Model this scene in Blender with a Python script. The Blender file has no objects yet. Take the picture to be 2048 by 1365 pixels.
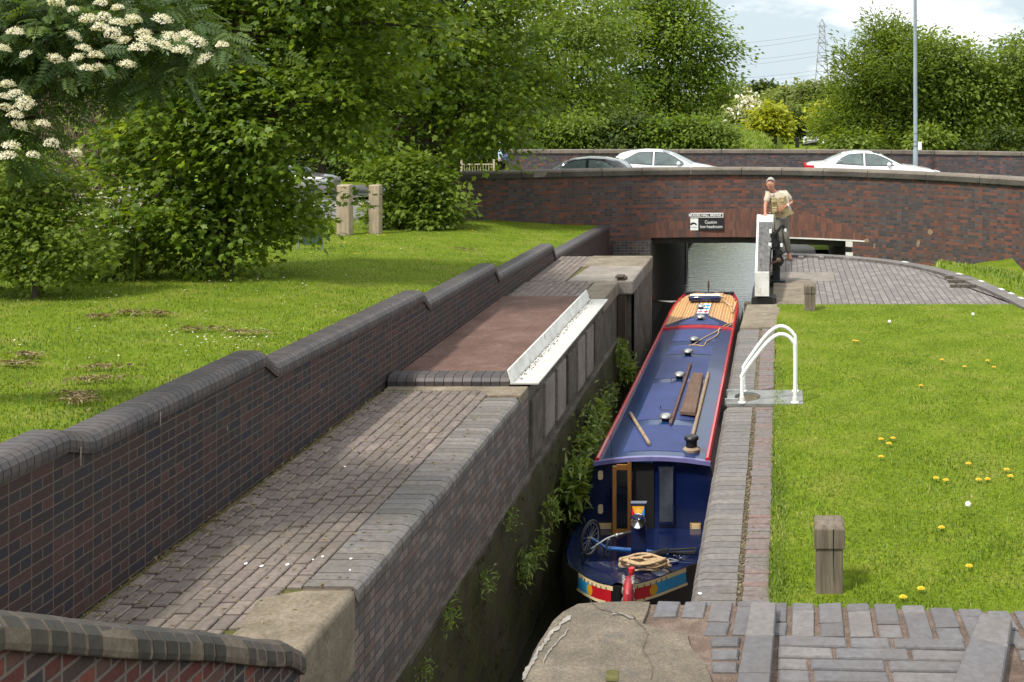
import bpy, math, random
import numpy as np
from mathutils import Vector, Matrix
R = math.radians
scene = bpy.context.scene
COL = scene.collection

# ------------------------------------------------------------------ camera, sky, sun, exposure
cam_d = bpy.data.cameras.new("camera")
cam = bpy.data.objects.new("camera", cam_d); COL.objects.link(cam)
cam.location = (0, 0, 3.5); cam.rotation_euler = (R(90), 0, 0)
cam_d.sensor_width = 36.0; cam_d.lens = 2400 / 2048 * 36.0
cam_d.shift_x = -(1560 - 1024) / 2048; cam_d.shift_y = -(682.5 - 185) / 2048
cam_d.clip_start = 0.1; cam_d.clip_end = 6000
scene.camera = cam

SUN_EL, SUN_AZ = R(56), R(221)          # azimuth clockwise from +Y: the sun stands behind the camera, a little to its left
world = bpy.data.worlds.new("World"); scene.world = world; world.use_nodes = True
wt = world.node_tree; wt.nodes.clear()
wo = wt.nodes.new('ShaderNodeOutputWorld'); wb = wt.nodes.new('ShaderNodeBackground')
sky = wt.nodes.new('ShaderNodeTexSky'); sky.sky_type = 'NISHITA'; sky.sun_disc = False
sky.sun_elevation = SUN_EL; sky.sun_rotation = SUN_AZ
sky.air_density = 1.0; sky.dust_density = 2.0; sky.ozone_density = 1.0
tc = wt.nodes.new('ShaderNodeTexCoord'); mp = wt.nodes.new('ShaderNodeMapping')
mp.inputs['Scale'].default_value = (1.0, 1.0, 3.2); mp.inputs['Location'].default_value = (0.35, 0.2, 0.1)
wt.links.new(tc.outputs['Generated'], mp.inputs['Vector'])
cn = wt.nodes.new('ShaderNodeTexNoise'); cn.inputs['Scale'].default_value = 5.0
cn.inputs['Detail'].default_value = 7; cn.inputs['Roughness'].default_value = 0.58
wt.links.new(mp.outputs['Vector'], cn.inputs['Vector'])
cr = wt.nodes.new('ShaderNodeValToRGB')
cr.color_ramp.elements[0].position = 0.47; cr.color_ramp.elements[0].color = (0.12, 0.12, 0.12, 1)
cr.color_ramp.elements[1].position = 0.66; cr.color_ramp.elements[1].color = (1, 1, 1, 1)
sx = wt.nodes.new('ShaderNodeSeparateXYZ'); wt.links.new(tc.outputs['Generated'], sx.inputs[0])
el = wt.nodes.new('ShaderNodeMapRange'); el.inputs[1].default_value = 0.075; el.inputs[2].default_value = 0.15; el.inputs[3].default_value = 0.0; el.inputs[4].default_value = 0.14  # extra cloud added above the view, to brighten the reflection in the water
wt.links.new(sx.outputs['Z'], el.inputs[0]); ad = wt.nodes.new('ShaderNodeMath'); ad.operation = 'ADD'
wt.links.new(cn.outputs['Fac'], ad.inputs[0]); wt.links.new(el.outputs[0], ad.inputs[1]); wt.links.new(ad.outputs[0], cr.inputs['Fac'])
sb = wt.nodes.new('ShaderNodeMix'); sb.data_type = 'RGBA'; sb.inputs[0].default_value = 0.92
wt.links.new(sky.outputs['Color'], sb.inputs[6]); sb.inputs[7].default_value = (5.6, 6.8, 7.5, 1)
cm = wt.nodes.new('ShaderNodeMix'); cm.data_type = 'RGBA'
wt.links.new(cr.outputs['Color'], cm.inputs[0]); wt.links.new(sb.outputs[2], cm.inputs[6])
cm.inputs[7].default_value = (13.0, 13.3, 13.4, 1)
wt.links.new(cm.outputs[2], wb.inputs['Color']); wb.inputs['Strength'].default_value = 0.105
wt.links.new(wb.outputs['Background'], wo.inputs['Surface'])

sun_d = bpy.data.lights.new("sun", 'SUN'); sun_d.energy = 4.2; sun_d.angle = R(5); sun_d.color = (1, 0.95, 0.86)
sun = bpy.data.objects.new("sun", sun_d); COL.objects.link(sun)
sdir = Vector((math.sin(SUN_AZ) * math.cos(SUN_EL), math.cos(SUN_AZ) * math.cos(SUN_EL), math.sin(SUN_EL)))
sun.rotation_euler = sdir.to_track_quat('Z', 'Y').to_euler(); sun.location = sdir * 60
scene.view_settings.view_transform = 'Standard'; scene.view_settings.look = 'None'
scene.view_settings.gamma = 1.0; scene.view_settings.exposure = 0.12
scene.render.engine = 'CYCLES'
scene.cycles.max_bounces = 8; scene.cycles.transparent_max_bounces = 8; scene.cycles.use_denoising = True

# ------------------------------------------------------------------ helpers
rng = np.random.default_rng(7); random.seed(7)
def W(px, py, Y): return Vector(((px - 1560) * Y / 2400, Y, 3.5 - (py - 185) * Y / 2400))
def G(px, py, z=0.0):
    Y = (3.5 - z) * 2400 / (py - 185); return Vector(((px - 1560) * Y / 2400, Y, z))
def lerp(a, b, t): return a + (b - a) * t
def interp(x, pts): return float(np.interp(x, [p[0] for p in pts], [p[1] for p in pts]))

WL = {}
def tag(o, label=None, cat=None, group=None, kind=None):
    if label: o['label'] = label
    if cat: o['category'] = cat
    if group: o['group'] = group
    if kind: o['kind'] = kind
    return o
def empty(name, loc, label=None, cat=None, group=None):
    o = bpy.data.objects.new(name, None); COL.objects.link(o); o.location = loc; o.empty_display_size = 0.2
    WL[o.name] = Vector(loc); return tag(o, label, cat, group)
def copy_tree(o, parent=None):
    c = o.copy(); COL.objects.link(c)
    if parent is not None: c.parent = parent
    for ch in list(o.children): copy_tree(ch, c)
    return c

class MB:
    """collects verts and faces and links them as one mesh object"""
    def __init__(s): s.v = []; s.f = []; s.m = []; s.t = []; s.uv = []
    def add(s, vs, fs, mi=0, tint=None, uvs=None):
        b = len(s.v); s.v.extend([tuple(p) for p in vs])
        t = random.random() if tint is None else tint
        for i, f in enumerate(fs):
            s.f.append([b + k for k in f]); s.m.append(mi); s.t.append(t); s.uv.append(uvs[i] if uvs else None)
        return s
    def box(s, x0, x1, y0, y1, z0, z1, mi=0, tint=None):
        v = [(x0,y0,z0),(x1,y0,z0),(x1,y1,z0),(x0,y1,z0),(x0,y0,z1),(x1,y0,z1),(x1,y1,z1),(x0,y1,z1)]
        return s.add(v, [(0,3,2,1),(4,5,6,7),(0,1,5,4),(1,2,6,5),(2,3,7,6),(3,0,4,7)], mi, tint)
    def paver(s, x0, x1, y0, y1, z0, z1, c=0.006, mi=0, tint=None, j=0.0):
        jz = [random.uniform(-j, j) for _ in range(4)]
        P = [(x0,y0),(x1,y0),(x1,y1),(x0,y1)]; Q = [(x0+c,y0+c),(x1-c,y0+c),(x1-c,y1-c),(x0+c,y1-c)]
        v = [(x,y,z0) for x,y in P] + [(x,y,z1-c+jz[i]) for i,(x,y) in enumerate(P)] + [(x,y,z1+jz[i]) for i,(x,y) in enumerate(Q)]
        fs = [(8,9,10,11)]
        for a in range(4):
            b = (a+1) % 4; fs += [(a,b,b+4,a+4),(a+4,b+4,b+8,a+8)]
        return s.add(v, fs, mi, tint)
    def prism(s, prof, p0, p1, side0, up0, side1=None, up1=None, mi=0, tint=None, caps=True):
        side1 = side1 or side0; up1 = up1 or up0; n = len(prof)
        v = [Vector(p0)+Vector(side0)*a+Vector(up0)*b for a,b in prof] + [Vector(p1)+Vector(side1)*a+Vector(up1)*b for a,b in prof]
        fs = [(i,(i+1)%n,n+(i+1)%n,n+i) for i in range(n)]
        if caps: fs += [tuple(range(n-1,-1,-1)), tuple(range(n,2*n))]
        return s.add(v, fs, mi, tint)
    def extrude(s, poly, z0, z1, mi=0, tint=None, bottom=True):
        n = len(poly); v = [(x,y,z0) for x,y in poly] + [(x,y,z1) for x,y in poly]
        fs = [(i,(i+1)%n,n+(i+1)%n,n+i) for i in range(n)] + [tuple(range(n,2*n))]
        if bottom: fs.append(tuple(range(n-1,-1,-1)))
        return s.add(v, fs, mi, tint)
    def loft(s, rings, mi=0, tint=None, caps=True, closed=True):
        n = len(rings[0]); v = [p for r in rings for p in r]; fs = []
        for k in range(len(rings)-1):
            for i in range(n if closed else n-1):
                j = (i+1) % n; fs.append((k*n+i, k*n+j, (k+1)*n+j, (k+1)*n+i))
        if caps: fs += [tuple(range(n-1,-1,-1)), tuple(range((len(rings)-1)*n, len(rings)*n))]
        return s.add(v, fs, mi, tint)
    def tube(s, pts, r, n=8, mi=0, tint=None, caps=True):
        pts = [Vector(p) for p in pts]; rr = r if isinstance(r, (list, tuple)) else [r]*len(pts)
        rings = []; ref = None
        for i, p in enumerate(pts):
            d = (pts[min(i+1, len(pts)-1)] - pts[max(i-1, 0)]).normalized()
            if ref is None: ref = Vector((0,0,1)) if abs(d.z) < .9 else Vector((1,0,0))
            u = d.cross(ref); u = u.normalized() if u.length > 1e-6 else d.orthogonal().normalized()
            w = u.cross(d).normalized(); ref = w
            rings.append([p + u*math.cos(2*math.pi*k/n)*rr[i] + w*math.sin(2*math.pi*k/n)*rr[i] for k in range(n)])
        return s.loft(rings, mi, tint, caps)
    def lathe(s, prof, c, n=16, mi=0, tint=None, axis='z'):
        rings = []
        for r, h in prof:
            ring = []
            for k in range(n):
                a = 2*math.pi*k/n; x, y = r*math.cos(a), r*math.sin(a)
                ring.append({'z':(c[0]+x,c[1]+y,c[2]+h),'y':(c[0]+x,c[1]+h,c[2]+y),'x':(c[0]+h,c[1]+x,c[2]+y)}[axis])
            rings.append(ring)
        return s.loft(rings, mi, tint)
    def ball(s, c, r, n=10, mi=0, tint=None):
        rx, ry, rz = r if isinstance(r, (list, tuple)) else (r, r, r); rings = []
        for i in range(n//2+1):
            t = max(0.02, min(math.pi-0.02, math.pi*i/(n//2)))
            rings.append([(c[0]+rx*math.sin(t)*math.cos(2*math.pi*k/n), c[1]+ry*math.sin(t)*math.sin(2*math.pi*k/n), c[2]-rz*math.cos(t)) for k in range(n)])
        return s.loft(rings, mi, tint)
    def build(s, name, mats, parent=None, smooth=False, bevel=0.0, origin=None, angle=40, sub=0):
        mats = mats if isinstance(mats, (list, tuple)) else [mats]
        v = np.array(s.v, dtype=np.float64)
        if parent is not None: org = WL[parent.name]
        elif origin is not None: org = Vector(origin)
        else: org = Vector(((v[:,0].min()+v[:,0].max())/2, (v[:,1].min()+v[:,1].max())/2, v[:,2].min()))
        vv = v - np.array(org)
        me = bpy.data.meshes.new(name); me.from_pydata(vv.tolist(), [], s.f)
        for m in mats: me.materials.append(m)
        me.polygons.foreach_set('material_index', s.m)
        at = me.attributes.new('tint', 'FLOAT', 'FACE'); at.data.foreach_set('value', s.t)
        uvl = me.uv_layers.new(name='UVMap'); out = np.zeros((len(me.loops), 2))
        me.update(); li = 0
        for pi, f in enumerate(s.f):
            if s.uv[pi] is not None:
                for k in range(len(f)): out[li+k] = s.uv[pi][k]
            else:
                n = me.polygons[pi].normal; ax = max(range(3), key=lambda a: abs(n[a]))
                for k, vi in enumerate(f):
                    p = v[vi]; out[li+k] = (p[1],p[2]) if ax == 0 else ((p[0],p[2]) if ax == 1 else (p[0],p[1]))
            li += len(f)
        uvl.data.foreach_set('uv', out.ravel())
        if smooth:
            me.polygons.foreach_set('use_smooth', [True]*len(me.polygons))
            try: me.set_sharp_from_angle(angle=R(angle))
            except Exception: pass
        o = bpy.data.objects.new(name, me); COL.objects.link(o)
        if parent is not None: o.parent = parent; WL[o.name] = org
        else: o.location = org; WL[o.name] = org
        if bevel:
            b = o.modifiers.new('bevel', 'BEVEL'); b.width = bevel; b.segments = 2; b.limit_method = 'ANGLE'; b.angle_limit = R(35)
            b.harden_normals = False
        if sub:
            q = o.modifiers.new('sub', 'SUBSURF'); q.levels = sub; q.render_levels = sub
        return o

def np_mesh(name, verts, fsize, faces, mats, tint=None, parent=None, origin=(0,0,0), smooth=False, matidx=None):
    """big mesh from arrays; faces is a flat index array, fsize the corner count of each face"""
    org = WL[parent.name] if parent is not None else Vector(origin)
    me = bpy.data.meshes.new(name); me.vertices.add(len(verts))
    me.vertices.foreach_set('co', (np.asarray(verts) - np.array(org)).astype(np.float32).ravel())
    me.loops.add(len(faces)); me.loops.foreach_set('vertex_index', np.asarray(faces, dtype=np.int32))
    me.polygons.add(len(fsize)); st = np.concatenate([[0], np.cumsum(fsize)[:-1]]).astype(np.int32)
    me.polygons.foreach_set('loop_start', st)
    for m in (mats if isinstance(mats, (list, tuple)) else [mats]): me.materials.append(m)
    if matidx is not None: me.polygons.foreach_set('material_index', np.asarray(matidx, dtype=np.int32))
    if smooth: me.polygons.foreach_set('use_smooth', np.ones(len(fsize), dtype=bool))
    me.update(calc_edges=True)
    if tint is not None:
        at = me.attributes.new('tint', 'FLOAT', 'FACE'); at.data.foreach_set('value', np.asarray(tint, dtype=np.float32))
    o = bpy.data.objects.new(name, me); COL.objects.link(o); WL[o.name] = org
    if parent is not None: o.parent = parent
    else: o.location = org
    return o

# ------------------------------------------------------------------ materials
def new_mat(name):
    m = bpy.data.materials.new(name); m.use_nodes = True; nt = m.node_tree
    return m, nt, nt.nodes['Principled BSDF']
def nd(nt, typ, ins=None, **props):
    n = nt.nodes.new('ShaderNode' + typ)
    for k, v in props.items(): setattr(n, k, v)
    for k, v in (ins or {}).items():
        if isinstance(v, bpy.types.NodeSocket): nt.links.new(v, n.inputs[k])
        else: n.inputs[k].default_value = v
    return n
def ramp(nt, fac, stops, interp='LINEAR'):
    n = nt.nodes.new('ShaderNodeValToRGB'); nt.links.new(fac, n.inputs[0]); cr = n.color_ramp; cr.interpolation = interp
    while len(cr.elements) < len(stops): cr.elements.new(0.5)
    for e, (p, c) in zip(cr.elements, stops):
        e.position = p; e.color = (*c, 1) if len(c) == 3 else c
    return n.outputs[0]
def mixc(nt, fac, a, b, blend='MIX'):
    n = nt.nodes.new('ShaderNodeMix'); n.data_type = 'RGBA'; n.blend_type = blend
    for i, v in ((0, fac), (6, a), (7, b)):
        if isinstance(v, bpy.types.NodeSocket): nt.links.new(v, n.inputs[i])
        elif i == 0: n.inputs[0].default_value = v
        else: n.inputs[i].default_value = (*v, 1)
    return n.outputs[2]
def math_(nt, op, a, b=0.0):
    n = nt.nodes.new('ShaderNodeMath'); n.operation = op
    for i, v in ((0, a), (1, b)):
        if isinstance(v, bpy.types.NodeSocket): nt.links.new(v, n.inputs[i])
        else: n.inputs[i].default_value = v
    return n.outputs[0]
def noise(nt, scale, detail=4, rough=0.55, vec=None, dist=0.0):
    n = nd(nt, 'TexNoise', {'Scale': scale, 'Detail': detail, 'Roughness': rough, 'Distortion': dist})
    if vec is None: vec = nd(nt, 'TexCoord').outputs['Object']
    nt.links.new(vec, n.inputs['Vector']); return n.outputs['Fac']
def objvec(nt, scale=(1,1,1)):
    m = nd(nt, 'Mapping', {'Vector': nd(nt, 'TexCoord').outputs['Object']}); m.inputs['Scale'].default_value = scale
    return m.outputs[0]
def bump(nt, b, height, strength=0.3, dist=0.01):
    n = nd(nt, 'Bump', {'Height': height, 'Strength': strength, 'Distance': dist}); nt.links.new(n.outputs[0], b.inputs['Normal'])
def setb(b, **k):
    for key, v in k.items():
        key = {'rough':'Roughness','metal':'Metallic','spec':'Specular IOR Level','coat':'Coat Weight','col':'Base Color','ior':'IOR','trans':'Transmission Weight','emis':'Emission Strength'}[key]
        b.inputs[key].default_value = (*v, 1) if isinstance(v, tuple) else v

def plain(name, col, rough=0.5, metal=0.0, coat=0.0, var=0.15, nscale=6, bmp=0.0, spec=0.5):
    m, nt, b = new_mat(name); f = noise(nt, nscale, 6)
    dk = tuple(c*(1-var) for c in col); lt = tuple(min(1, c*(1+var)) for c in col)
    nt.links.new(ramp(nt, f, [(0.3, dk), (0.7, lt)]), b.inputs['Base Color'])
    setb(b, rough=rough, metal=metal, coat=coat, spec=spec)
    if bmp: bump(nt, b, noise(nt, nscale*8, 5), bmp, 0.01)
    return m

def brick_mat(name, pal_s, pal_h, mortar, bw=0.225, bh=0.075, ms=0.006, bond=True, rough=0.75, grime=(0.03,0.028,0.025), gamt=0.5, moss=None, mossamt=0.0, bmp=0.6, gscale=1.2, white=0.0, patch=0.0):
    """brickwork in UV metres: stretcher courses and header courses in turn, every brick its own shade"""
    m, nt, b = new_mat(name); uv = nd(nt, 'UVMap').outputs[0]
    wob = nd(nt, 'TexNoise', {'Vector': uv, 'Scale': 9.0, 'Detail': 2}); 
    wv = nd(nt, 'VectorMath', {0: wob.outputs['Color'], 1: (0.5, 0.5, 0.5)}, operation='SUBTRACT').outputs[0]
    wv = nd(nt, 'VectorMath', {0: wv, 1: (0.012, 0.010, 0)}, operation='MULTIPLY').outputs[0]
    uv2 = nd(nt, 'VectorMath', {0: uv, 1: wv}, operation='ADD').outputs[0]
    def bt(width):
        n = nd(nt, 'TexBrick', {'Vector': uv2, 'Color1': (0,0,0,1), 'Color2': (1,1,1,1), 'Mortar': (0.5,0.5,0.5,1), 'Scale': 1.0, 'Mortar Size': ms, 'Mortar Smooth': 0.25, 'Brick Width': width, 'Row Height': bh})
        n.offset = 0.5; return n
    a = bt(bw); ca = ramp(nt, a.outputs['Color'], pal_s, 'CONSTANT')
    fac = a.outputs['Fac']; col = ca
    if bond:
        h = bt(bw/2); ch = ramp(nt, h.outputs['Color'], pal_h, 'CONSTANT')
        y = nd(nt, 'SeparateXYZ', {0: uv2}).outputs[1]
        par = math_(nt, 'GREATER_THAN', math_(nt, 'FRACT', math_(nt, 'DIVIDE', y, 2*bh)), 0.5)
        col = mixc(nt, par, ca, ch)
        mx = nd(nt, 'Mix', {0: par, 2: a.outputs['Fac'], 3: h.outputs['Fac']}); fac = mx.outputs[0]
    fine = noise(nt, 60, 4, 0.6)
    col = mixc(nt, 0.35, col, ramp(nt, fine, [(0.3, (0.25,0.25,0.25)), (0.75, (0.95,0.95,0.95))]), 'OVERLAY')
    mcol = mixc(nt, noise(nt, 14, 3), mortar, tuple(c*0.55 for c in mortar))
    col = mixc(nt, fac, col, mcol)
    if patch:
        col = mixc(nt, ramp(nt, noise(nt, .42, 5, .6, dist=.5), [(.46,(0,0,0)),(.60,(patch,patch,patch))]), col, mixc(nt, 1.0, col, (1.40,1.02,.86), 'MULTIPLY'))
    g = ramp(nt, noise(nt, gscale, 6, 0.62), [(0.42, (0,0,0)), (0.72, (gamt,gamt,gamt))])
    col = mixc(nt, g, col, grime)
    st = nd(nt, 'Mapping', {'Vector': nd(nt, 'TexCoord').outputs['Object']}); st.inputs['Scale'].default_value = (3.2, 3.2, .35)
    col = mixc(nt, ramp(nt, noise(nt, 1.0, 6, .7, vec=st.outputs[0]), [(.60,(0,0,0)),(.78,(.35,.35,.35))]), col, tuple(min(.4, c*2.4+.05) for c in grime))
    if white:
        w = ramp(nt, noise(nt, 3.3, 8, 0.7), [(0.60, (0,0,0)), (0.75, (white,white,white))]); col = mixc(nt, w, col, (0.5,0.48,0.45))
    if moss:
        g2 = ramp(nt, noise(nt, 2.6, 8, 0.7), [(0.38, (0,0,0)), (0.62, (mossamt,mossamt,mossamt))]); col = mixc(nt, g2, col, moss)
    nt.links.new(col, b.inputs['Base Color']); setb(b, rough=rough, spec=0.4)
    hgt = math_(nt, 'ADD', math_(nt, 'MULTIPLY', math_(nt, 'SUBTRACT', 1.0, fac), 1.0), math_(nt, 'MULTIPLY', noise(nt, 45, 5), 0.6))
    bump(nt, b, hgt, bmp, 0.008)
    return m

def tint_mat(name, stops, rough=0.7, nv=0.3, nscale=30, bmp=0.3, grime=None, gamt=0.5, gscale=1.5, spec=0.4, interp='LINEAR'):
    """every brick, plank or stone of the mesh takes its shade from its own tint value"""
    m, nt, b = new_mat(name); t = nd(nt, 'Attribute', attribute_name='tint').outputs['Fac']
    col = ramp(nt, t, stops, interp)
    col = mixc(nt, nv, col, ramp(nt, noise(nt, nscale, 6, 0.65), [(0.28, (0.15,0.15,0.15)), (0.75, (0.95,0.95,0.95))]), 'OVERLAY')
    if grime:
        g = ramp(nt, noise(nt, gscale, 7, 0.65), [(0.40, (0,0,0)), (0.70, (gamt,gamt,gamt))]); col = mixc(nt, g, col, grime)
    nt.links.new(col, b.inputs['Base Color']); setb(b, rough=rough, spec=spec)
    if bmp: bump(nt, b, noise(nt, nscale*2, 6, 0.65), bmp, 0.006)
    return m

def stone_mat(name, c1, c2, c3, scale=2.2, rough=0.85, bmp=0.5, lichen=None, lamt=0.6):
    m, nt, b = new_mat(name)
    col = ramp(nt, noise(nt, scale, 9, 0.66, dist=0.4), [(0.28, c1), (0.5, c2), (0.72, c3)])
    col = mixc(nt, 0.5, col, ramp(nt, noise(nt, scale*16, 5, 0.7), [(0.3, (0.2,0.2,0.2)), (0.75, (0.9,0.9,0.9))]), 'OVERLAY')
    if lichen:
        g = ramp(nt, noise(nt, scale*1.7, 8, 0.7), [(0.55, (0,0,0)), (0.68, (lamt,lamt,lamt))]); col = mixc(nt, g, col, lichen)
    nt.links.new(col, b.inputs['Base Color']); setb(b, rough=rough, spec=0.3)
    h = math_(nt, 'ADD', noise(nt, scale*3, 8, 0.65), math_(nt, 'MULTIPLY', noise(nt, scale*25, 4), 0.4)); bump(nt, b, h, bmp, 0.02)
    return m

def leaf_mat(name, stops, transl=0.35, rough=0.5):
    m, nt, b = new_mat(name); t = nd(nt, 'Attribute', attribute_name='tint').outputs['Fac']
    col = ramp(nt, t, stops); nt.links.new(col, b.inputs['Base Color']); setb(b, rough=rough, spec=0.35)
    tr = nd(nt, 'BsdfTranslucent', {'Color': mixc(nt, 1.0, col, (1.35, 1.25, 0.5), 'MULTIPLY')})
    mx = nd(nt, 'MixShader', {0: transl, 1: b.outputs[0], 2: tr.outputs[0]})
    nt.links.new(mx.outputs[0], nt.nodes['Material Output'].inputs['Surface']); return m

def wood_mat(name, c1, c2, scale=(30, 30, 2), rough=0.8, bmp=0.35):
    m, nt, b = new_mat(name); v = objvec(nt, scale)
    f = noise(nt, 1.0, 6, 0.65, vec=v, dist=0.6)
    col = ramp(nt, f, [(0.3, c1), (0.7, c2)])
    col = mixc(nt, 0.35, col, ramp(nt, noise(nt, 4, 6), [(0.3, (0.3,0.3,0.3)), (0.7, (0.8,0.8,0.8))]), 'OVERLAY')
    nt.links.new(col, b.inputs['Base Color']); setb(b, rough=rough, spec=0.3); bump(nt, b, f, bmp, 0.006); return m

MT = {}
BLUE_S = [(0.0,(0.020,0.013,0.017)),(0.3,(0.034,0.016,0.017)),(0.5,(0.014,0.013,0.022)),(0.72,(0.050,0.022,0.020)),(0.86,(0.024,0.018,0.022))]
MT['blue_brick'] = brick_mat('dark blue brickwork', BLUE_S, BLUE_S, (0.130,0.096,0.072), rough=0.6, gamt=0.25, white=0.0)
RED_S = [(0.0,(0.125,0.054,0.042)),(0.22,(0.080,0.047,0.044)),(0.38,(0.150,0.064,0.048)),(0.52,(0.072,0.057,0.056)),(0.72,(0.105,0.056,0.046)),(0.85,(0.05,0.046,0.052))]
RED_H = [(0.0,(0.052,0.049,0.057)),(0.35,(0.078,0.070,0.076)),(0.6,(0.088,0.050,0.044)),(0.75,(0.040,0.038,0.046)),(0.92,(0.16,0.065,0.045))]
MT['bridge_brick'] = brick_mat('bridge brickwork', RED_S, RED_H, (0.115,0.095,0.08), rough=0.85, gamt=0.42, patch=0.7, grime=(0.055,0.042,0.038), gscale=0.9)
MT['far_brick'] = brick_mat('far parapet brickwork', RED_H, RED_H, (0.11,0.09,0.08), rough=0.85, gamt=0.5, grime=(0.05,0.04,0.038))
SOL = [(0.0,(0.145,0.062,0.045)),(0.3,(0.115,0.054,0.042)),(0.55,(0.175,0.074,0.052)),(0.8,(0.095,0.052,0.043)),(0.93,(0.07,0.053,0.05))]
MT['soldier'] = brick_mat('soldier arch brickwork', SOL, SOL, (0.13,0.09,0.07), bw=0.075, bh=0.225, ms=0.005, bond=False, rough=0.85, gamt=0.45, grime=(0.075,0.045,0.036))
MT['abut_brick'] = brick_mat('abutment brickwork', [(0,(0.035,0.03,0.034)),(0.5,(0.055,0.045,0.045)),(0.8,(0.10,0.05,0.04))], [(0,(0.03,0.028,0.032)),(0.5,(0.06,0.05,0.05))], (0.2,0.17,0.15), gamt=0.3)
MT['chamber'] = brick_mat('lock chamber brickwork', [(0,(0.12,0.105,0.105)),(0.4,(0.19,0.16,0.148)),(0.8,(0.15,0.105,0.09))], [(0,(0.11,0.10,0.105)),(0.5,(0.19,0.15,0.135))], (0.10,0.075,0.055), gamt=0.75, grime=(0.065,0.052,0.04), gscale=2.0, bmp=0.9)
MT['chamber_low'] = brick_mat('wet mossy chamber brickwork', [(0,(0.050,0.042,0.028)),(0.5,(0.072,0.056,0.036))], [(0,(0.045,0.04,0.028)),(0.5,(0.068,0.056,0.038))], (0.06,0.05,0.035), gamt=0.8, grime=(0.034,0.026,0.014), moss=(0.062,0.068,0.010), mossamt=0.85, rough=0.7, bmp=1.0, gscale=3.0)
MT['coping'] = tint_mat('blue brick coping', [(0,(0.118,0.108,0.104)),(0.4,(0.152,0.138,0.131)),(0.7,(0.114,0.101,0.095)),(1,(0.180,0.160,0.147))], rough=0.62, nv=0.45, nscale=22, grime=(0.09,0.08,0.055), gamt=0.4)
MT['wall_coping'] = tint_mat('dark bullnose coping', [(0,(0.042,0.039,0.043)),(0.5,(0.060,0.052,0.055)),(1,(0.078,0.064,0.062))], rough=0.5, nv=0.4, nscale=18, grime=(0.10,0.085,0.075), gamt=0.3)
MT['rake_coping'] = tint_mat('raking wall coping', [(0,(0.040,0.038,0.034)),(0.5,(0.062,0.052,0.048)),(1,(0.085,0.066,0.058))], rough=0.62, nv=0.5, nscale=18, grime=(0.09,0.075,0.05), gamt=0.5)
MT['paver'] = tint_mat('worn blue paving brick', [(0,(0.128,0.104,0.095)),(0.35,(0.168,0.138,0.122)),(0.7,(0.146,0.114,0.101)),(1,(0.200,0.163,0.140))], rough=0.72, nv=0.5, nscale=20, grime=(0.10,0.085,0.06), gamt=0.5)
MT['redpaver'] = tint_mat('worn red edging brick', [(0,(0.135,0.118,0.116)),(0.4,(0.155,0.130,0.125)),(0.72,(0.165,0.105,0.095)),(1,(0.14,0.132,0.132))], rough=0.75, nv=0.5, nscale=20, grime=(0.11,0.09,0.06), gamt=0.45)
MT['plat'] = tint_mat('platform engineering brick', [(0,(0.098,0.094,0.100)),(0.4,(0.135,0.129,0.134)),(0.75,(0.110,0.106,0.114)),(1,(0.165,0.154,0.152))], rough=0.7, nv=0.35, nscale=40, bmp=0.4, grime=(0.10,0.085,0.075), gamt=0.5, gscale=4)
MT['bed'] = stone_mat('mortar and earth bed', (0.06,0.05,0.035), (0.11,0.085,0.06), (0.16,0.12,0.09), scale=9)
MT['mortar'] = stone_mat('pale mortar bed', (0.10,0.070,0.052), (0.185,0.130,0.100), (0.27,0.21,0.17), scale=11, bmp=1.0)
MT['rake_mortar'] = stone_mat('pale lime mortar', (0.105,0.080,0.060), (0.165,0.130,0.098), (0.23,0.19,0.15), scale=14)
MT['gravelly'] = stone_mat('gravel filled joint', (0.07,0.055,0.03), (0.15,0.12,0.075), (0.30,0.25,0.17), scale=26, bmp=1.0)
MT['moss'] = stone_mat('joint moss', (0.04,0.045,0.012), (0.09,0.085,0.02), (0.14,0.12,0.05), scale=12)
MT['stone'] = stone_mat('weathered gritstone', (0.10,0.082,0.058), (0.185,0.152,0.11), (0.25,0.215,0.165), scale=2.6, lichen=(0.31,0.27,0.21))
MT['slab'] = stone_mat('near gritstone slab', (0.085,0.074,0.060), (0.150,0.124,0.092), (0.220,0.184,0.138), scale=5.5, bmp=0.9, lichen=(0.105,0.10,0.095), lamt=0.8)
MT['palestone'] = stone_mat('pale concrete', (0.15,0.13,0.11), (0.21,0.185,0.16), (0.28,0.25,0.22), scale=2.2)
MT['darkstone'] = stone_mat('dark wet stone', (0.055,0.046,0.038), (0.10,0.085,0.068), (0.17,0.145,0.12), scale=3)
MT['cope_stone'] = stone_mat('bridge coping stone', (0.105,0.09,0.072), (0.155,0.132,0.108), (0.21,0.18,0.145), scale=1.3, bmp=0.4)
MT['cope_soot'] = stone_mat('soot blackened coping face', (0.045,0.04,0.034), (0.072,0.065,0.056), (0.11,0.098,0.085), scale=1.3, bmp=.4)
MT['spall'] = stone_mat('spalled brick face', (0.16,0.11,0.08), (0.24,0.17,0.125), (0.30,0.23,0.17), scale=9)
MT['asphalt'] = stone_mat('asphalt', (0.13,0.125,0.12), (0.165,0.16,0.155), (0.20,0.195,0.185), scale=6, bmp=0.2)
MT['pavement'] = stone_mat('pavement', (0.22,0.21,0.195), (0.27,0.255,0.24), (0.32,0.30,0.285), scale=4, bmp=0.2)
MT['earth'] = stone_mat('earth', (0.05,0.04,0.02), (0.075,0.07,0.025), (0.06,0.085,0.015), scale=2)
MT['white_paint'] = plain('white paint', (0.78,0.79,0.78), 0.35, var=0.06)
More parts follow.
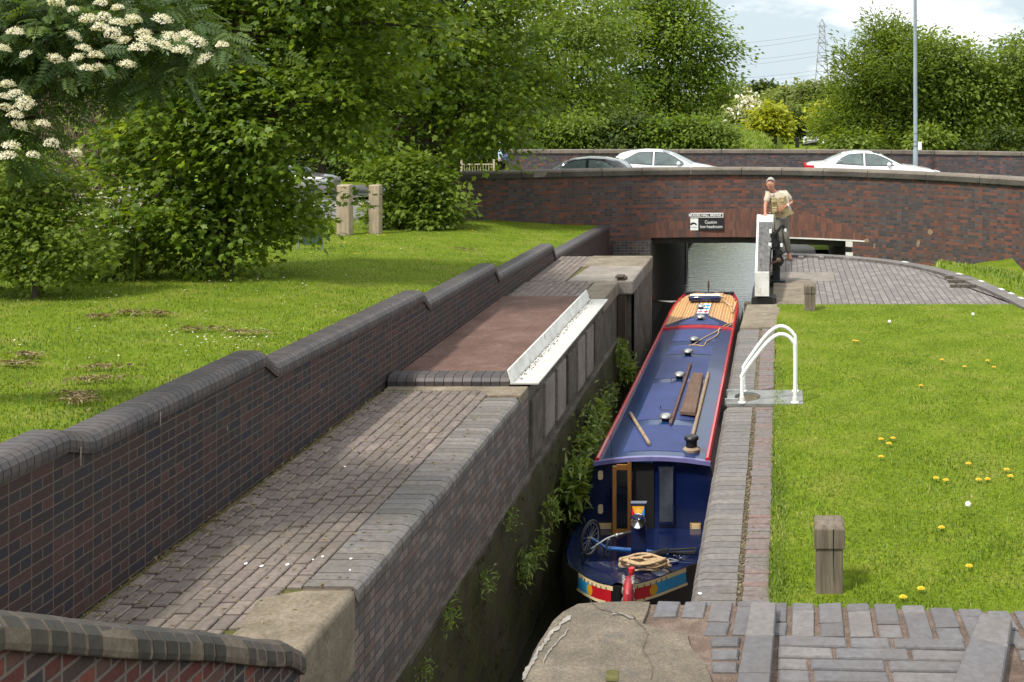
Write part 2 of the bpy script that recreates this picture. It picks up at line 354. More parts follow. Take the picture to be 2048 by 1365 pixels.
def worn_white():
    m, nt, b = new_mat('worn white paint'); c = ramp(nt, noise(nt, 5, 7, .65), [(.3,(.50,.49,.45)),(.6,(.68,.68,.65))])
    c = mixc(nt, ramp(nt, noise(nt, 11, 8, .72), [(.58,(0,0,0)),(.68,(.85,.85,.85))]), c, (.20,.15,.11)); nt.links.new(c, b.inputs['Base Color']); setb(b, rough=.6); bump(nt, b, noise(nt, 40, 5), .2, .004); return m
MT['white_worn'] = worn_white()
MT['white_toned'] = plain('toned down white paint', (0.47,0.46,0.43), 0.7, var=0.14, nscale=7, bmp=0.15)  # darker white set in the colour to hold back sun on the flat flange
MT['black_paint'] = plain('black paint', (0.012,0.012,0.013), 0.35, var=0.3)
MT['black_iron'] = plain('black iron', (0.018,0.018,0.019), 0.45, metal=0.3, var=0.4, bmp=0.2)
MT['rust'] = plain('rusty steel', (0.10,0.06,0.04), 0.7, metal=0.3, var=0.4, nscale=14, bmp=0.3)
MT['steel'] = plain('galvanised steel', (0.42,0.43,0.42), 0.45, metal=0.7, var=0.2, nscale=12)
MT['plate'] = plain('worn grey steel plate', (0.20,0.205,0.195), 0.55, metal=0.2, var=0.22, nscale=7, bmp=0.2)
MT['navy'] = plain('navy gloss paint', (0.004,0.010,0.052), 0.18, coat=0.4, var=0.25, nscale=2.5)
MT['roof_blue'] = plain('gloss blue roof paint', (0.008,0.032,0.112), 0.25, coat=0.12, var=0.22, nscale=3, spec=0.35)
MT['panel_blue'] = plain('matt blue non slip panel', (0.027,0.044,0.155), 0.6, var=0.18, nscale=3, bmp=0.25)
MT['red_gloss'] = plain('red gloss paint', (0.50,0.012,0.022), 0.25, coat=0.4, var=0.15, nscale=5)
MT['cream'] = plain('cream paint', (0.72,0.58,0.34), 0.4, var=0.10, nscale=8)
MT['sky_blue'] = plain('sky blue paint', (0.02,0.30,0.62), 0.35, var=0.12)
MT['yellow'] = plain('ochre yellow paint', (0.66,0.33,0.015), 0.35, var=0.10)
MT['brass'] = plain('brass', (0.72,0.47,0.16), 0.3, metal=0.6, var=0.15)
MT['chrome'] = plain('chrome', (0.75,0.75,0.77), 0.08, metal=1.0, var=0.03)
MT['rope'] = plain('pale rope', (0.52,0.37,0.22), 0.9, var=0.25, nscale=40, bmp=0.6)
MT['blue_metal'] = plain('blue bicycle paint', (0.02,0.11,0.36), 0.25, metal=0.3, coat=0.4)
MT['rubber'] = plain('black rubber', (0.022,0.022,0.022), 0.75)
MT['glass_dark'] = plain('dark window glass', (0.012,0.016,0.018), 0.05, var=0.2, spec=0.9)
MT['glass_mid'] = plain('tinted car glass', (0.085,0.115,0.112), 0.04, var=0.35, nscale=2.5, spec=1.0)
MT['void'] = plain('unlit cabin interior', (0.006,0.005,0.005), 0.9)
MT['oak'] = wood_mat('varnished oak', (0.30,0.125,0.028), (0.47,0.225,0.055), scale=(25,25,3), rough=0.35)
MT['oldwood'] = wood_mat('weathered grey post wood', (0.085,0.066,0.048), (0.20,0.165,0.125), scale=(34,34,2.2), bmp=0.7)
MT['palewood'] = wood_mat('pale post wood', (0.26,0.20,0.14), (0.42,0.345,0.26), scale=(24,24,2))
MT['plankwood'] = wood_mat('brown plank', (0.10,0.062,0.045), (0.17,0.11,0.08), scale=(28,2,28))
MT['polewood'] = wood_mat('boat pole wood', (0.22,0.155,0.10), (0.36,0.28,0.20), scale=(20,2,20))
MT['darkpole'] = wood_mat('dark boat pole', (0.085,0.042,0.035), (0.15,0.08,0.06), scale=(20,2,20), rough=0.5)
MT['wetwood'] = wood_mat('wet dark timber', (0.035,0.026,0.018), (0.085,0.065,0.042), scale=(24,24,1.6))
MT['bark'] = wood_mat('bark', (0.035,0.028,0.020), (0.095,0.075,0.055), scale=(9,9,1.6), rough=0.95, bmp=1.0)
MT['twig'] = wood_mat('dead twigs', (0.10,0.07,0.05), (0.20,0.15,0.11), scale=(9,9,3), rough=0.95)
def GR(k): return [(0,(0.042*k,0.078*k,0.008*k)),(0.40,(0.080*k,0.132*k,0.011*k)),(0.75,(0.145*k,0.205*k,0.018*k)),(1,(0.24*k,0.295*k,0.036*k))]
MT['leaf_maple'] = leaf_mat('maple leaf', GR(1.42), .48)
MT['leaf_dark'] = leaf_mat('dark leaf', GR(0.60), .36)
MT['leaf_mid'] = leaf_mat('mid green leaf', [(0,(0.090,0.145,0.016)),(0.5,(0.155,0.228,0.026)),(1,(0.25,0.315,0.055))], .5)
MT['leaf_grey'] = leaf_mat('olive leaf', [(0,(0.092,0.145,0.017)),(0.5,(0.165,0.242,0.030)),(1,(0.265,0.33,0.06))], .5)
MT['leaf_rowan'] = leaf_mat('rowan leaf', [(0,(0.045,0.090,0.024)),(0.5,(0.080,0.135,0.032)),(1,(0.14,0.20,0.052))], .42)
MT['leaf_yellow'] = leaf_mat('yellow green leaf', [(0,(0.23,0.27,0.012)),(0.5,(0.33,0.36,0.016)),(1,(0.45,0.46,0.035))], .42)
MT['leaf_lime'] = leaf_mat('lime green leaf', [(0,(0.11,0.17,0.018)),(0.5,(0.17,0.235,0.026)),(1,(0.26,0.32,0.05))], .42)
MT['leaf_far'] = leaf_mat('far wood leaf', [(0,(0.13,0.17,0.036)),(0.5,(0.18,0.225,0.05)),(1,(0.25,0.29,0.075))], .4)
MT['leaf_weed'] = leaf_mat('weed leaf', [(0,(0.09,0.15,0.018)),(0.5,(0.17,0.25,0.04)),(1,(0.32,0.38,0.12))], .45)
MT['petal'] = leaf_mat('cream petals', [(0,(0.62,0.57,0.45)),(0.5,(0.80,0.76,0.64)),(1,(0.9,0.88,0.8))], 0.25)
MT['white_petal'] = plain('white petal', (0.85,0.85,0.82), 0.6, var=0.05)
MT['dandelion'] = plain('dandelion yellow', (0.80,0.50,0.01), 0.6, var=0.1)
MT['blade'] = leaf_mat('grass blade', [(0,(0.080,0.142,0.012)),(0.4,(0.134,0.210,0.018)),(0.75,(0.205,0.276,0.030)),(0.93,(0.30,0.335,0.065)),(1,(0.42,0.36,0.16))], 0.36)
MT['hay'] = leaf_mat('dry grass clippings', [(0,(0.12,0.085,0.04)),(0.5,(0.21,0.16,0.075)),(1,(0.30,0.24,0.12))], 0.15)
def grass_base():
    m, nt, b = new_mat('lawn soil and thatch')
    c = ramp(nt, noise(nt, 1.3, 8, 0.65), [(0.30, (0.085,0.130,0.008)), (0.5, (0.125,0.178,0.010)), (0.72, (0.19,0.20,0.035))])
    c = mixc(nt, 0.5, c, ramp(nt, noise(nt, 40, 4), [(0.3, (0.1,0.1,0.1)), (0.7, (0.85,0.85,0.85))]), 'OVERLAY')
    nt.links.new(c, b.inputs['Base Color']); setb(b, rough=0.95, spec=0.1); bump(nt, b, noise(nt, 60, 5), 0.8, 0.02); return m
MT['lawn'] = grass_base()
# ------------------------------------------------------------------ ground, water, road
def vnoise(x, y, s=0):
    return (math.sin(x*1.7+s)*math.cos(y*1.3-s*2)+math.sin(x*3.9+y*2.7+s)*.5+math.sin(x*7.1-y*6.3+s*3)*.25)/1.75
def grid_mesh(name, xs, ys, zf, mat, kind='structure', parent=None):
    xs = list(xs); ys = list(ys); v = [(x, y, zf(x, y)) for y in ys for x in xs]; n = len(xs)
    f = [(j*n+i, j*n+i+1, (j+1)*n+i+1, (j+1)*n+i) for j in range(len(ys)-1) for i in range(n-1)]
    mb = MB(); mb.add(v, f, 0, .5); o = mb.build(name, mat, parent, smooth=True, origin=None if parent else (0,0,0))
    if kind: o['kind'] = kind
    return o
mb = MB(); mb.add([(-3000,-200,-4.2),(3000,-200,-4.2),(3000,5000,-4.2),(-3000,5000,-4.2)], [(0,1,2,3)])
tag(mb.build('ground', MT['earth']), kind='structure')

def zroad(y): return .08-min(max(0,y-37),23)*.078
def zfar(x, y):                      # land beyond the road
    low = interp(y, [(33,-2.45),(50,-2.45),(75,-2.2),(120,-1.75),(400,-1.2)])
    hl = interp(y, [(44,.02),(52,-.45),(66,-.9),(76,-1.4),(88,-.6),(112,-.55),(170,-.4),(400,-1.2)]) if x < 0 else interp(y, [(44,.02),(52,-.45),(70,-1.3),(110,-1.75),(400,-1.2)])
    t = min(1, max(0, (-x-6)/2.2)) if x < 0 else min(1, max(0, (x-2.6)/2.0))
    if x < 0 and y > 72: t = max(t, min(1, (y-72)/12))
    t = t*t*(3-2*t); z = lerp(low, hl, t) + .05*vnoise(x*.5, y*.4)
    t2 = min(1, max(0, (-x-14)/2)); return lerp(z, zroad(y)-.15+(.12 if y > 66 else 0), t2)
ysf = list(np.linspace(45.3, 70, 20)) + list(np.linspace(73, 140, 24)) + [200, 300, 500]
grid_mesh('far_grass', [-160,-90,-60,-40,-30,-24,-19,-15,-12,-10,-9,-8,-7.2,-6.6,-6,-5.2,-4.6,-4.2,-3.9], ysf, zfar, MT['lawn'])
grid_mesh('far_grass', [-.25,.3,.8,1.3,1.9,2.6,3.2,4,4.8,6,8,10,14,20,30,45,70,120], ysf, zfar, MT['lawn'])
def zmid(x, y):
    a = interp(y, [(70,-3.05),(74,-2.4),(88,-.6),(112,-.55),(170,-.4),(400,-1.2)]); t = min(1, max(0, (x+2.4)/3.6)); return lerp(a, min(a, -2.3), t*t*(3-2*t))
grid_mesh('far_grass', [-4.7,-4,-3,-2,-1,-.4,.2,.5,.8,1.2], [70,72,74,77,80,84,88]+list(np.linspace(92,140,14))+[200,300,500], zmid, MT['lawn'])
mb = MB(); mb.add([(.15,33,-2.44),(1.5,33,-2.44),(1.3,46,-2.43),(1.15,60,-2.38),(.2,60,-2.38),(.1,46,-2.43)], [(0,1,2,3,4,5)])
tag(mb.build('path', MT['pavement']), kind='structure')
def water_mat():
    m, nt, b = new_mat('canal water'); v = objvec(nt, (0.55, 1.5, 1))
    col = ramp(nt, noise(nt, .7, 3), [(.3,(.012,.013,.008)),(.7,(.026,.024,.013))]); nt.links.new(col, b.inputs['Base Color'])
    setb(b, rough=0.03, spec=0.5, ior=2.6)
    h = math_(nt, 'ADD', noise(nt, 2.6, 5, .6, vec=v, dist=.6), math_(nt, 'MULTIPLY', noise(nt, 9, 3, .6, vec=v), .35)); bump(nt, b, h, .32, .038); return m
mb = MB(); mb.add([(-4.6,2,-2.95),(.6,2,-2.95),(.6,140,-2.95),(-4.6,140,-2.95)], [(0,1,2,3)])
tag(mb.build('water', water_mat(), origin=(0,0,-2.95)), kind='structure')

def slab_grid(name, x0, x1, y0, y1, z, mat):
    mb = MB(); mb.add([(x0,y0,z),(x1,y0,z),(x1,y1,z),(x0,y1,z)], [(0,1,2,3)]); return tag(mb.build(name, mat), kind='structure')
RZ = 0.08
mb = MB(); mb.extrude([(-90,32.0),(-8.6,32.0),(-8.3,33.9),(90,33.9),(90,43.2),(-9.6,43.2),(-9.6,37.0),(-90,37.0)], -.50, RZ, bottom=True); tag(mb.build('road', MT['asphalt']), kind='structure')
mb = MB(); mb.extrude([(-9.6,43.2),(90,43.2),(90,45.0),(-9.6,45.0)], -.48, RZ+.11); tag(mb.build('pavement', MT['pavement'], bevel=.02), kind='structure')
grid_mesh('road', [-90,-60,-40,-30,-20,-14,-9.6], [37.0,38,40,45,50,55,60,62,66], lambda x, y: zroad(y), MT['asphalt'])
grid_mesh('pavement', [-90,-60,-40,-30,-20,-14.5], [62.5,62.52,64,66], lambda x, y: zroad(y)+(.02 if y < 62.51 else .12), MT['pavement'])
mb = MB()
for x in np.arange(-8, 40, 6): mb.add([(x,38.9,RZ+.004),(x+4,38.9,RZ+.004),(x+4,39.02,RZ+.004),(x,39.02,RZ+.004)], [(0,1,2,3)])
mb.add([(-60,36.2,RZ+.004),(-10.5,36.2,RZ+.004),(-10.5,36.34,RZ+.004),(-60,36.34,RZ+.004)], [(0,1,2,3)])
mb.add([(-9,42.6,RZ+.004),(40,42.6,RZ+.004),(40,42.72,RZ+.004),(-9,42.72,RZ+.004)], [(0,1,2,3)])
mb.add([(-60,36.66,RZ+.004),(-10.5,36.72,RZ+.004),(-10.5,36.96,RZ+.004),(-60,36.9,RZ+.004)], [(0,1,2,3)], 1)
MT['pinkline'] = plain('worn coloured road surfacing', (0.42,0.22,0.15), .8)
tag(mb.build('road_marking', [MT['white_worn'], MT['pinkline']]), kind='structure')

# raised lawn on the left
LOW = [(3,1.24),(8.1,1.12),(11.1,.93),(16,.67),(20,.42),(25,.07),(33.6,-.17)]
FAR = [(3,1.25),(10,1.08),(16,.82),(20,.62),(25,.36),(32,.10),(40,.05)]
def zlawn(x, y):
    t = min(1, max(0, (-x-5.0)/3.2)); t = t*t*(3-2*t)
    return lerp(interp(y, LOW), interp(y, FAR), t) + .018*vnoise(x*1.1, y*.9, 1) + max(0, (-x-11))*.03
xl = [-40,-30,-24,-20,-17,-15,-13.5,-12.5,-11.5] + list(np.linspace(-11, -4.88, 26))
o = grid_mesh('lawn', xl, list(np.linspace(3, 32.0, 62)), zlawn, MT['lawn'])
o = grid_mesh('lawn', list(np.linspace(-8.5, -4.88, 12)), list(np.linspace(32.0, 33.75, 5)), lambda x, y: min(zlawn(x, y), .3), MT['lawn'])
# lawn on the lock side at the right
def zr(x, y): return .012 + .012*vnoise(x*1.3, y*1.1, 4) + max(0, x-6)*.03
grid_mesh('lawn', [-.05,.1,.4,.8,1.3,2,2.8,3.6,4.4,5.2,6,8,12,20,40], list(np.linspace(3.9, 19.75, 36)), zr, MT['lawn'])

# ------------------------------------------------------------------ left lock wall
def rough_wall(mb, x, y0, y1, z0, z1, ny, nz, amp, mi=0, seed=0, shade=.5):
    v = []; uv = []
    for j in range(nz+1):
        for i in range(ny+1):
            y = lerp(y0, y1, i/ny); z = lerp(z0, z1, j/nz); k = 0 if i in (0, ny) else 1
            d = amp*(vnoise(y*2.1, z*2.9, seed) + .6*vnoise(y*6, z*7, seed+2))*k
            v.append((x+d, y, z)); uv.append((y, z))
    fs = []; us = []
    for j in range(nz):
        for i in range(ny):
            f = (j*(ny+1)+i, j*(ny+1)+i+1, (j+1)*(ny+1)+i+1, (j+1)*(ny+1)+i); fs.append(f); us.append([uv[k] for k in f])
    mb.add(v, fs, mi, shade, us)
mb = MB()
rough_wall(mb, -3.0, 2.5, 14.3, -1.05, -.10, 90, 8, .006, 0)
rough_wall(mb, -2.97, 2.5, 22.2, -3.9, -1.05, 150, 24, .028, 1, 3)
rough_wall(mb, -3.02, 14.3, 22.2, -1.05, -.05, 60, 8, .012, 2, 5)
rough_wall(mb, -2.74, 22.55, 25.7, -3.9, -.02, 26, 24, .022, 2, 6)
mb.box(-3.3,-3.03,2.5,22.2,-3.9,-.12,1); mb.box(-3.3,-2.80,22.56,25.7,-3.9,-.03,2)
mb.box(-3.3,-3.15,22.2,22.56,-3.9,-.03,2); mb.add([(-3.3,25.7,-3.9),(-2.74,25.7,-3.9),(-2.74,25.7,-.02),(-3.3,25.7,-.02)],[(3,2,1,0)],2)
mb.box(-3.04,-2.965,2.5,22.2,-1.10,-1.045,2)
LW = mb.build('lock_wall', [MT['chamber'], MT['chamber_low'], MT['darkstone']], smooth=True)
tag(LW, 'damp brick lock wall on the left side of the chamber, mossy below, beside the paved path', 'lock wall')
BULL = [(-.385,-.12),(.005,-.12),(.012,-.06),(-.004,-.025),(-.035,-.006),(-.08,0),(-.385,0)]
def coping_row(mb, prof, x, y0, y1, pitch, sx=1, z=0, skip=()):
    n = int((y1-y0)/pitch)
    for i in range(n):
        a = y0+i*pitch; jit = random.uniform(-.003,.003); t = random.random()
        if any(s0 < a+pitch/2 < s1 for s0, s1 in skip): continue
        p = [(u+jit, w+random.uniform(-.002,.002)*(1 if w > -.05 else 0)) for u, w in prof]
        mb.prism(p, (x, a+.004, z), (x, a+pitch-.005, z), (sx,0,0), (0,0,1), mi=0, tint=t)
mb = MB(); coping_row(mb, BULL, -2.99, 8.5, 13.85, .122)
mb.box(-3.37,-3.03,8.4,14.3,-.13,-.018,1,.5)
mb.build('coping', [MT['coping'], MT['bed']], LW)
mb = MB(); poly = [(G(470,1258).x,G(470,1258).y),(G(508,1195).x,G(508,1195).y),(-3.36,8.46),(-2.985,8.47),(-2.985,6.2),(-3.55,6.2)]
mb.extrude(poly, -.6, .004); mb.build('end_stone', MT['stone'], LW, bevel=.045, smooth=True)
mb = MB(); mb.extrude([(-3.37,13.86),(-2.99,13.86),(-2.99,14.28),(-4.66,14.28),(-4.66,14.1),(-3.5,14.08)], -.12, .004); mb.build('stone_strip', MT['stone'], LW, bevel=.012)
for (y0, y1, x0, x1, m) in ((20.35,22.18,-3.42,-2.98,'stone'),(22.22,24.15,-3.95,-2.72,'palestone'),(24.17,25.62,-4.0,-2.715,'stone')):
    mb = MB(); mb.extrude([(x0,y0),(x1,y0),(x1,y1),(x0+.12,y1)] if m == 'palestone' else [(x0,y0),(x1,y0),(x1,y1),(x0,y1)], -.25, .012); mb.build('edge_slab', MT[m], LW, bevel=.03)
for i in range(7):                    # concrete blocks under the hatch
    y = 14.45+i*.82; mb = MB(); mb.box(-3.04,-2.975,y,y+.62,-.92+random.uniform(-.03,.03),-.20); mb.build('concrete_block', MT['palestone'] if i % 3 else MT['darkstone'], LW, bevel=.015)
mb = MB(); mb.box(-3.02,-2.86,22.24,22.50,-3.4,.06); mb.box(-3.06,-2.90,22.22,22.53,.06,.085); o = mb.build('groove_timber', MT['wetwood'], bevel=.012)
tag(o, 'dark upright timber standing in the groove of the left lock wall', 'timber')

# path bricks on the left
mb = MB()
def pave(mb, x0f, x1, y0, y1, bw=.103, bl=.215, j=.011, skip=None):
    cols = int((x1-x0f(0)) / (bw+j))+2
    for c in range(cols):
        xa = x1-(c+1)*(bw+j); off = random.uniform(0, bl)
        y = y0-off
        while y < y1:
            a = max(y, y0); b = min(y+bl, y1); mid = (a+b)/2
            if b-a > .04 and xa > x0f(mid)-.02 and not (skip and skip(xa+bw/2, mid)):
                mb.paver(xa, xa+bw, a+.005, b-.016, -.05, random.uniform(-.004,.004), .008, 0, random.random(), .002)
            y += bl+j*0
def skip_stone(x, y): return y < 8.5 and x > -3.62+(y-6.9)*.06-.0
pave(mb, lambda y: -4.7, -3.385, 6.2, 14.08, skip=skip_stone)
pave(mb, lambda y: -4.7, -3.44, 20.42, 22.2); pave(mb, lambda y: -4.7, -3.98, 22.2, 25.62)
mb.add([(-4.9,5.5,-.026),(-3.1,5.5,-.026),(-3.1,14.1,-.026),(-4.9,14.1,-.026)],[(0,1,2,3)],1); mb.add([(-4.9,20.3,-.026),(-3.0,20.3,-.026),(-3.0,25.6,-.026),(-4.9,25.6,-.026)],[(0,1,2,3)],1)
mb.box(-4.9,-3.12,5.5,25.6,-1.5,-.12,1)
tag(mb.build('paving', [MT['paver'], MT['moss']]), kind='structure')
grid_mesh('path', [-4.75,-4,-3.3,-2.8], [25.62,25.64,27,29,31,33.4], lambda x, y: interp(y, [(25.63,-.12),(26,-1.0),(33,-2.3)]), MT['pavement'])

# hatch with kerb and white angle
MT['hatch'] = stone_mat('red brown concrete', (0.080,0.043,0.034), (0.120,0.068,0.054), (0.165,0.104,0.085), scale=1.7, bmp=.25)
hp = empty('hatch_cover', (-3.9,17.4,0), 'flat red brown concrete hatch let into the paved path beside the stepped wall', 'hatch')
mb = MB(); mb.box(-4.69,-3.21,14.62,20.30,-.10,.055); mb.build('panel', MT['hatch'], hp, bevel=.008)
mb = MB(); prof = [(-.17,0),(.17,0),(.175,.06),(.15,.10),(.10,.125),(-.10,.125),(-.15,.10),(-.175,.06)]
for i in range(13):
    x = -4.67+i*.1115; mb.prism([(a,b) for a,b in prof], (x+.004,14.44,0), (x+.1075,14.44,0), (0,1,0), (0,0,1), mi=0, tint=random.random())
mb.box(-4.66,-3.23,14.31,14.57,0,.10,1)
mb.build('kerb', [MT['wall_coping'], MT['mortar']], hp, smooth=False)
mb = MB(); mb.box(-3.21,-2.87,14.26,20.05,.028,.046)
mb.prism([(-.012,0),(.012,0),(-.035,.155),(-.055,.155)], (-3.19,14.26,.044), (-3.19,20.05,.044), (1,0,0), (0,0,1))
mb.m = [1]*6+[0]*(len(mb.f)-6); o = mb.build('steel_angle', [MT['white_worn'], MT['white_toned']]); tag(o, 'white painted steel angle along the lock edge beside the red hatch', 'steel angle')
mb = MB()
for i in range(240):
    y = random.uniform(14.4,19.9); x = -3.165+random.random()**2*.075; s = random.uniform(.006,.026)
    mb.box(x,x+s*.5,y,y+s*2,.0465,.0465+random.uniform(.002,.006),0)
tag(mb.build('dirt', MT['bed']), kind='stuff')

# ------------------------------------------------------------------ stepped retaining wall
TOP = [(3.0,1.34),(7.90,1.28),(8.18,1.18),(10.92,1.155),(11.2,.985),(15.8,.90),(16.05,.73),(19.75,.69),(20.05,.48),(24.8,.38),(25.1,.12),(33.45,-.13)]
WP = [(-.255,0),(.018,0),(.024,.035),(.020,.08),(-.002,.118),(-.04,.140),(-.085,.147),(-.225,.147),(-.255,.13)]
ys = sorted(set([round(v, 3) for v in np.arange(3.0, 33.45, .25)] + [t[0] for t in TOP] + [33.45]))
mb = MB(); v = []; fs = []; us = []
for i in range(len(ys)-1):
    a, b = ys[i], ys[i+1]; za, zb = interp(a, TOP)-.147, interp(b, TOP)-.147; lo = lambda y: -.1 if y < 25 else -2.9
    vv = [(-4.7,a,lo(a)),(-4.7,b,lo(a)),(-4.7,b,zb),(-4.7,a,za)]; mb.add(vv, [(0,1,2,3)], 0, .5, [[(p[1],p[2]) for p in vv]])
    mb.add([(-4.95,a,za),(-4.7,a,za),(-4.7,b,zb),(-4.95,b,zb)], [(0,1,2,3)], 0, .5)
SW = mb.build('retaining_wall', MT['blue_brick']); tag(SW, 'long stepped dark brick retaining wall between the raised lawn and the lower paved path', 'wall')
mb = MB(); y = 3.0
while y < 33.4:
    e = min(y+.0755, 33.45); mb.prism(WP, (-4.7,y+.003,interp(y,TOP)-.147), (-4.7,e-.003,interp(e,TOP)-.147), (1,0,0), (0,0,1), mi=0, tint=random.random()); y += .0755
mb.prism([(a*.97,b*.94) for a,b in WP], (-4.7,3.0,1.34-.147), (-4.7,3.05,1.34-.147), (1,0,0), (0,0,1), mi=1)
mb.build('coping', [MT['wall_coping'], MT['mortar']], SW)

for (y, z0, z1) in ((9.05,.98,1.09),(8.02,1.00,1.13),(10.2,.62,.66),(12.3,.40,.46)):
    mb = MB(); mb.add([(-4.673 if z1 > .95 else -4.698,y-.004,z0),(-4.673 if z1 > .95 else -4.698,y+.005,z0),(-4.673 if z1 > .95 else -4.698,y+.011,z1),(-4.673 if z1 > .95 else -4.698,y-.010,z1)],[(0,1,2,3)]); mb.build('lime_streak', MT['palestone'], SW)
# ------------------------------------------------------------------ raking wall at the lower left
RS = [(0.0,(0.10,0.028,0.025)),(0.3,(0.055,0.035,0.032)),(0.5,(0.16,0.045,0.03)),(0.7,(0.035,0.032,0.036)),(0.85,(0.10,0.05,0.04))]
MT['rake_brick'] = brick_mat('raking wall brickwork', RS, RS, (0.20,0.16,0.14), ms=.010, rough=.8, gamt=.35, bmp=1.0)
RK = [(3.2,1.80),(4.2,1.70),(5.1,1.24),(5.8,.90),(6.45,.56),(6.75,.42),(6.9,.30)]
mb = MB(); yy = list(np.arange(3.2, 6.91, .1))
for i in range(len(yy)-1):
    a, b = yy[i], yy[i+1]; za, zb = interp(a,RK)-.15, interp(b,RK)-.15
    for x, fl in ((-2.76, False), (-3.04, True)):
        vv = [(x,a,-.6),(x,b,-.6),(x,b,zb),(x,a,za)]; mb.add(vv, [(3,2,1,0) if fl else (0,1,2,3)], 0, .5, [[(vv[k][1],vv[k][2]) for k in ((3,2,1,0) if fl else (0,1,2,3))]])
    mb.add([(-3.04,a,za),(-2.76,a,za),(-2.76,b,zb),(-3.04,b,zb)], [(0,1,2,3)], 0, .5)
mb.add([(-3.04,6.9,-.6),(-2.76,6.9,-.6),(-2.76,6.9,.15),(-3.04,6.9,.15)], [(3,2,1,0)], 0, .5)
RW = mb.build('raking_wall', MT['rake_brick']); tag(RW, 'low sloping wall with rounded dark header bricks at the near left', 'wall')
RP = [(-.31,0),(.03,0),(.036,.03),(.032,.085),(.005,.125),(-.04,.148),(-.09,.154),(-.25,.154),(-.29,.135)]
mb = MB(); y = 3.2
while y < 6.86:
    p = random.uniform(.108,.128); e = min(y+p, 6.92); k = random.uniform(.975,1.02); sh = random.uniform(-.006,.006)
    za, zb = interp(y,RK)-.15, interp(e,RK)-.15
    n = 5
    for q in range(1):
        a2, b2 = y+.0085, e-.0085
        mb.prism([(a*k+sh,b*k) for a,b in RP], (-2.76,a2,lerp(za,zb,.07)), (-2.76,b2,lerp(za,zb,.93)), (1,0,0), (0,0,1), mi=0, tint=random.random())
    y += p
for i in range(len(yy)-1):
    a, b = yy[i], yy[i+1]; mb.prism([(q*.985-.001,w*.975) for q,w in RP], (-2.76,a,interp(a,RK)-.151), (-2.76,b,interp(b,RK)-.151), (1,0,0), (0,0,1), mi=1, caps=(i==len(yy)-2))
mb.build('coping', [MT['rake_coping'], MT['rake_mortar']], RW, bevel=.006)
mb = MB(); mb.box(-9,-3.04,-6,4.2,-.5,1.72); mb.box(-3.04,-2.76,-6,3.2,-3.9,1.66); mb.box(-2.76,-.72,-6,3.1,-3.9,-1.6)
tag(mb.build('upper_bank', [MT['earth']]), kind='structure')

# ------------------------------------------------------------------ right lock wall, coping, edging bricks, lock side
mb = MB()
rough_wall(mb, -.62, 3.9, 20.0, -3.9, -.10, 60, 14, .01, 0, 8)
mb.box(-.60,-.2,3.9,20.0,-3.9,-.13,0); mb.box(-.30,.1,20.0,26.0,-3.9,-.08,1); mb.box(-.60,-.3,20.0,20.2,-3.9,-.02,1)
RWL = mb.build('lock_wall', [MT['chamber'], MT['darkstone']]); tag(RWL, 'brick lock wall on the right side of the chamber, close beside the narrowboat', 'lock wall')
BR = [(-.30,-.14),(.30,-.14)]
PR = [(.32,-.13),(.02,-.13),(-.004,-.09),(.004,-.05),(.035,-.015),(.085,0),(.32,0)]
mb = MB(); coping_row(mb, PR, -.625, 4.15, 17.75, .121, 1, 0, skip=((13.33,14.12),)); mb.box(-.59,-.30,4.1,17.8,-.16,-.015,1)
mb.build('coping', [MT['coping'], MT['bed']], RWL)
mb = MB(); y = 4.15
while y < 17.7:
    if not 13.3 < y+.037 < 14.15: mb.paver(-.262+random.uniform(-.008,.004), -.07+random.uniform(-.012,.01), y+.003, y+.072, -.10, random.uniform(-.006,.004), .006, 0, random.random(), .003)
    y += .0765
mb.box(-.262,-.07,4.1,17.75,-.13,-.012,1)
mb.build('edging', [MT['redpaver'], MT['bed']], RWL)
mb = MB(); rg = np.linspace(4.1, 17.7, 150)
for i in range(len(rg)-1):
    mb.add([(-.32,rg[i],-.012+.006*vnoise(1,rg[i]*5)),(-.25,rg[i],-.012+.006*vnoise(2,rg[i]*5)),(-.25,rg[i+1],-.012+.006*vnoise(2,rg[i+1]*5)),(-.32,rg[i+1],-.012+.006*vnoise(1,rg[i+1]*5))],[(0,1,2,3)])
for i in range(900):
    y = 4.1+random.random()**1.3*9; x = random.uniform(-.305,-.262); s = random.uniform(.004,.011); mb.box(x-s,x+s,y-s,y+s,-.02,-.004+random.uniform(0,.006),0)
mb.build('gravel_joint', MT['gravelly'], RWL)
mb = MB(); mb.extrude([(-.60,17.85),(-.28,17.85),(-.02,17.95),(.03,19.78),(-.55,19.78)], -.3, .008); mb.build('edge_slab', MT['stone'], RWL, bevel=.025)
mb = MB(); mb.extrude([(-.14,19.85),(.60,19.85),(.68,22.2),(-.12,22.2)], -.3, .012); mb.build('edge_slab', MT['stone'], RWL, bevel=.025)
mb = MB(); mb.extrude([(-.12,22.25),(1.02,22.25),(1.05,23.3),(-.10,23.3)], -.3, .010); mb.build('edge_slab', MT['palestone'], RWL, bevel=.025)

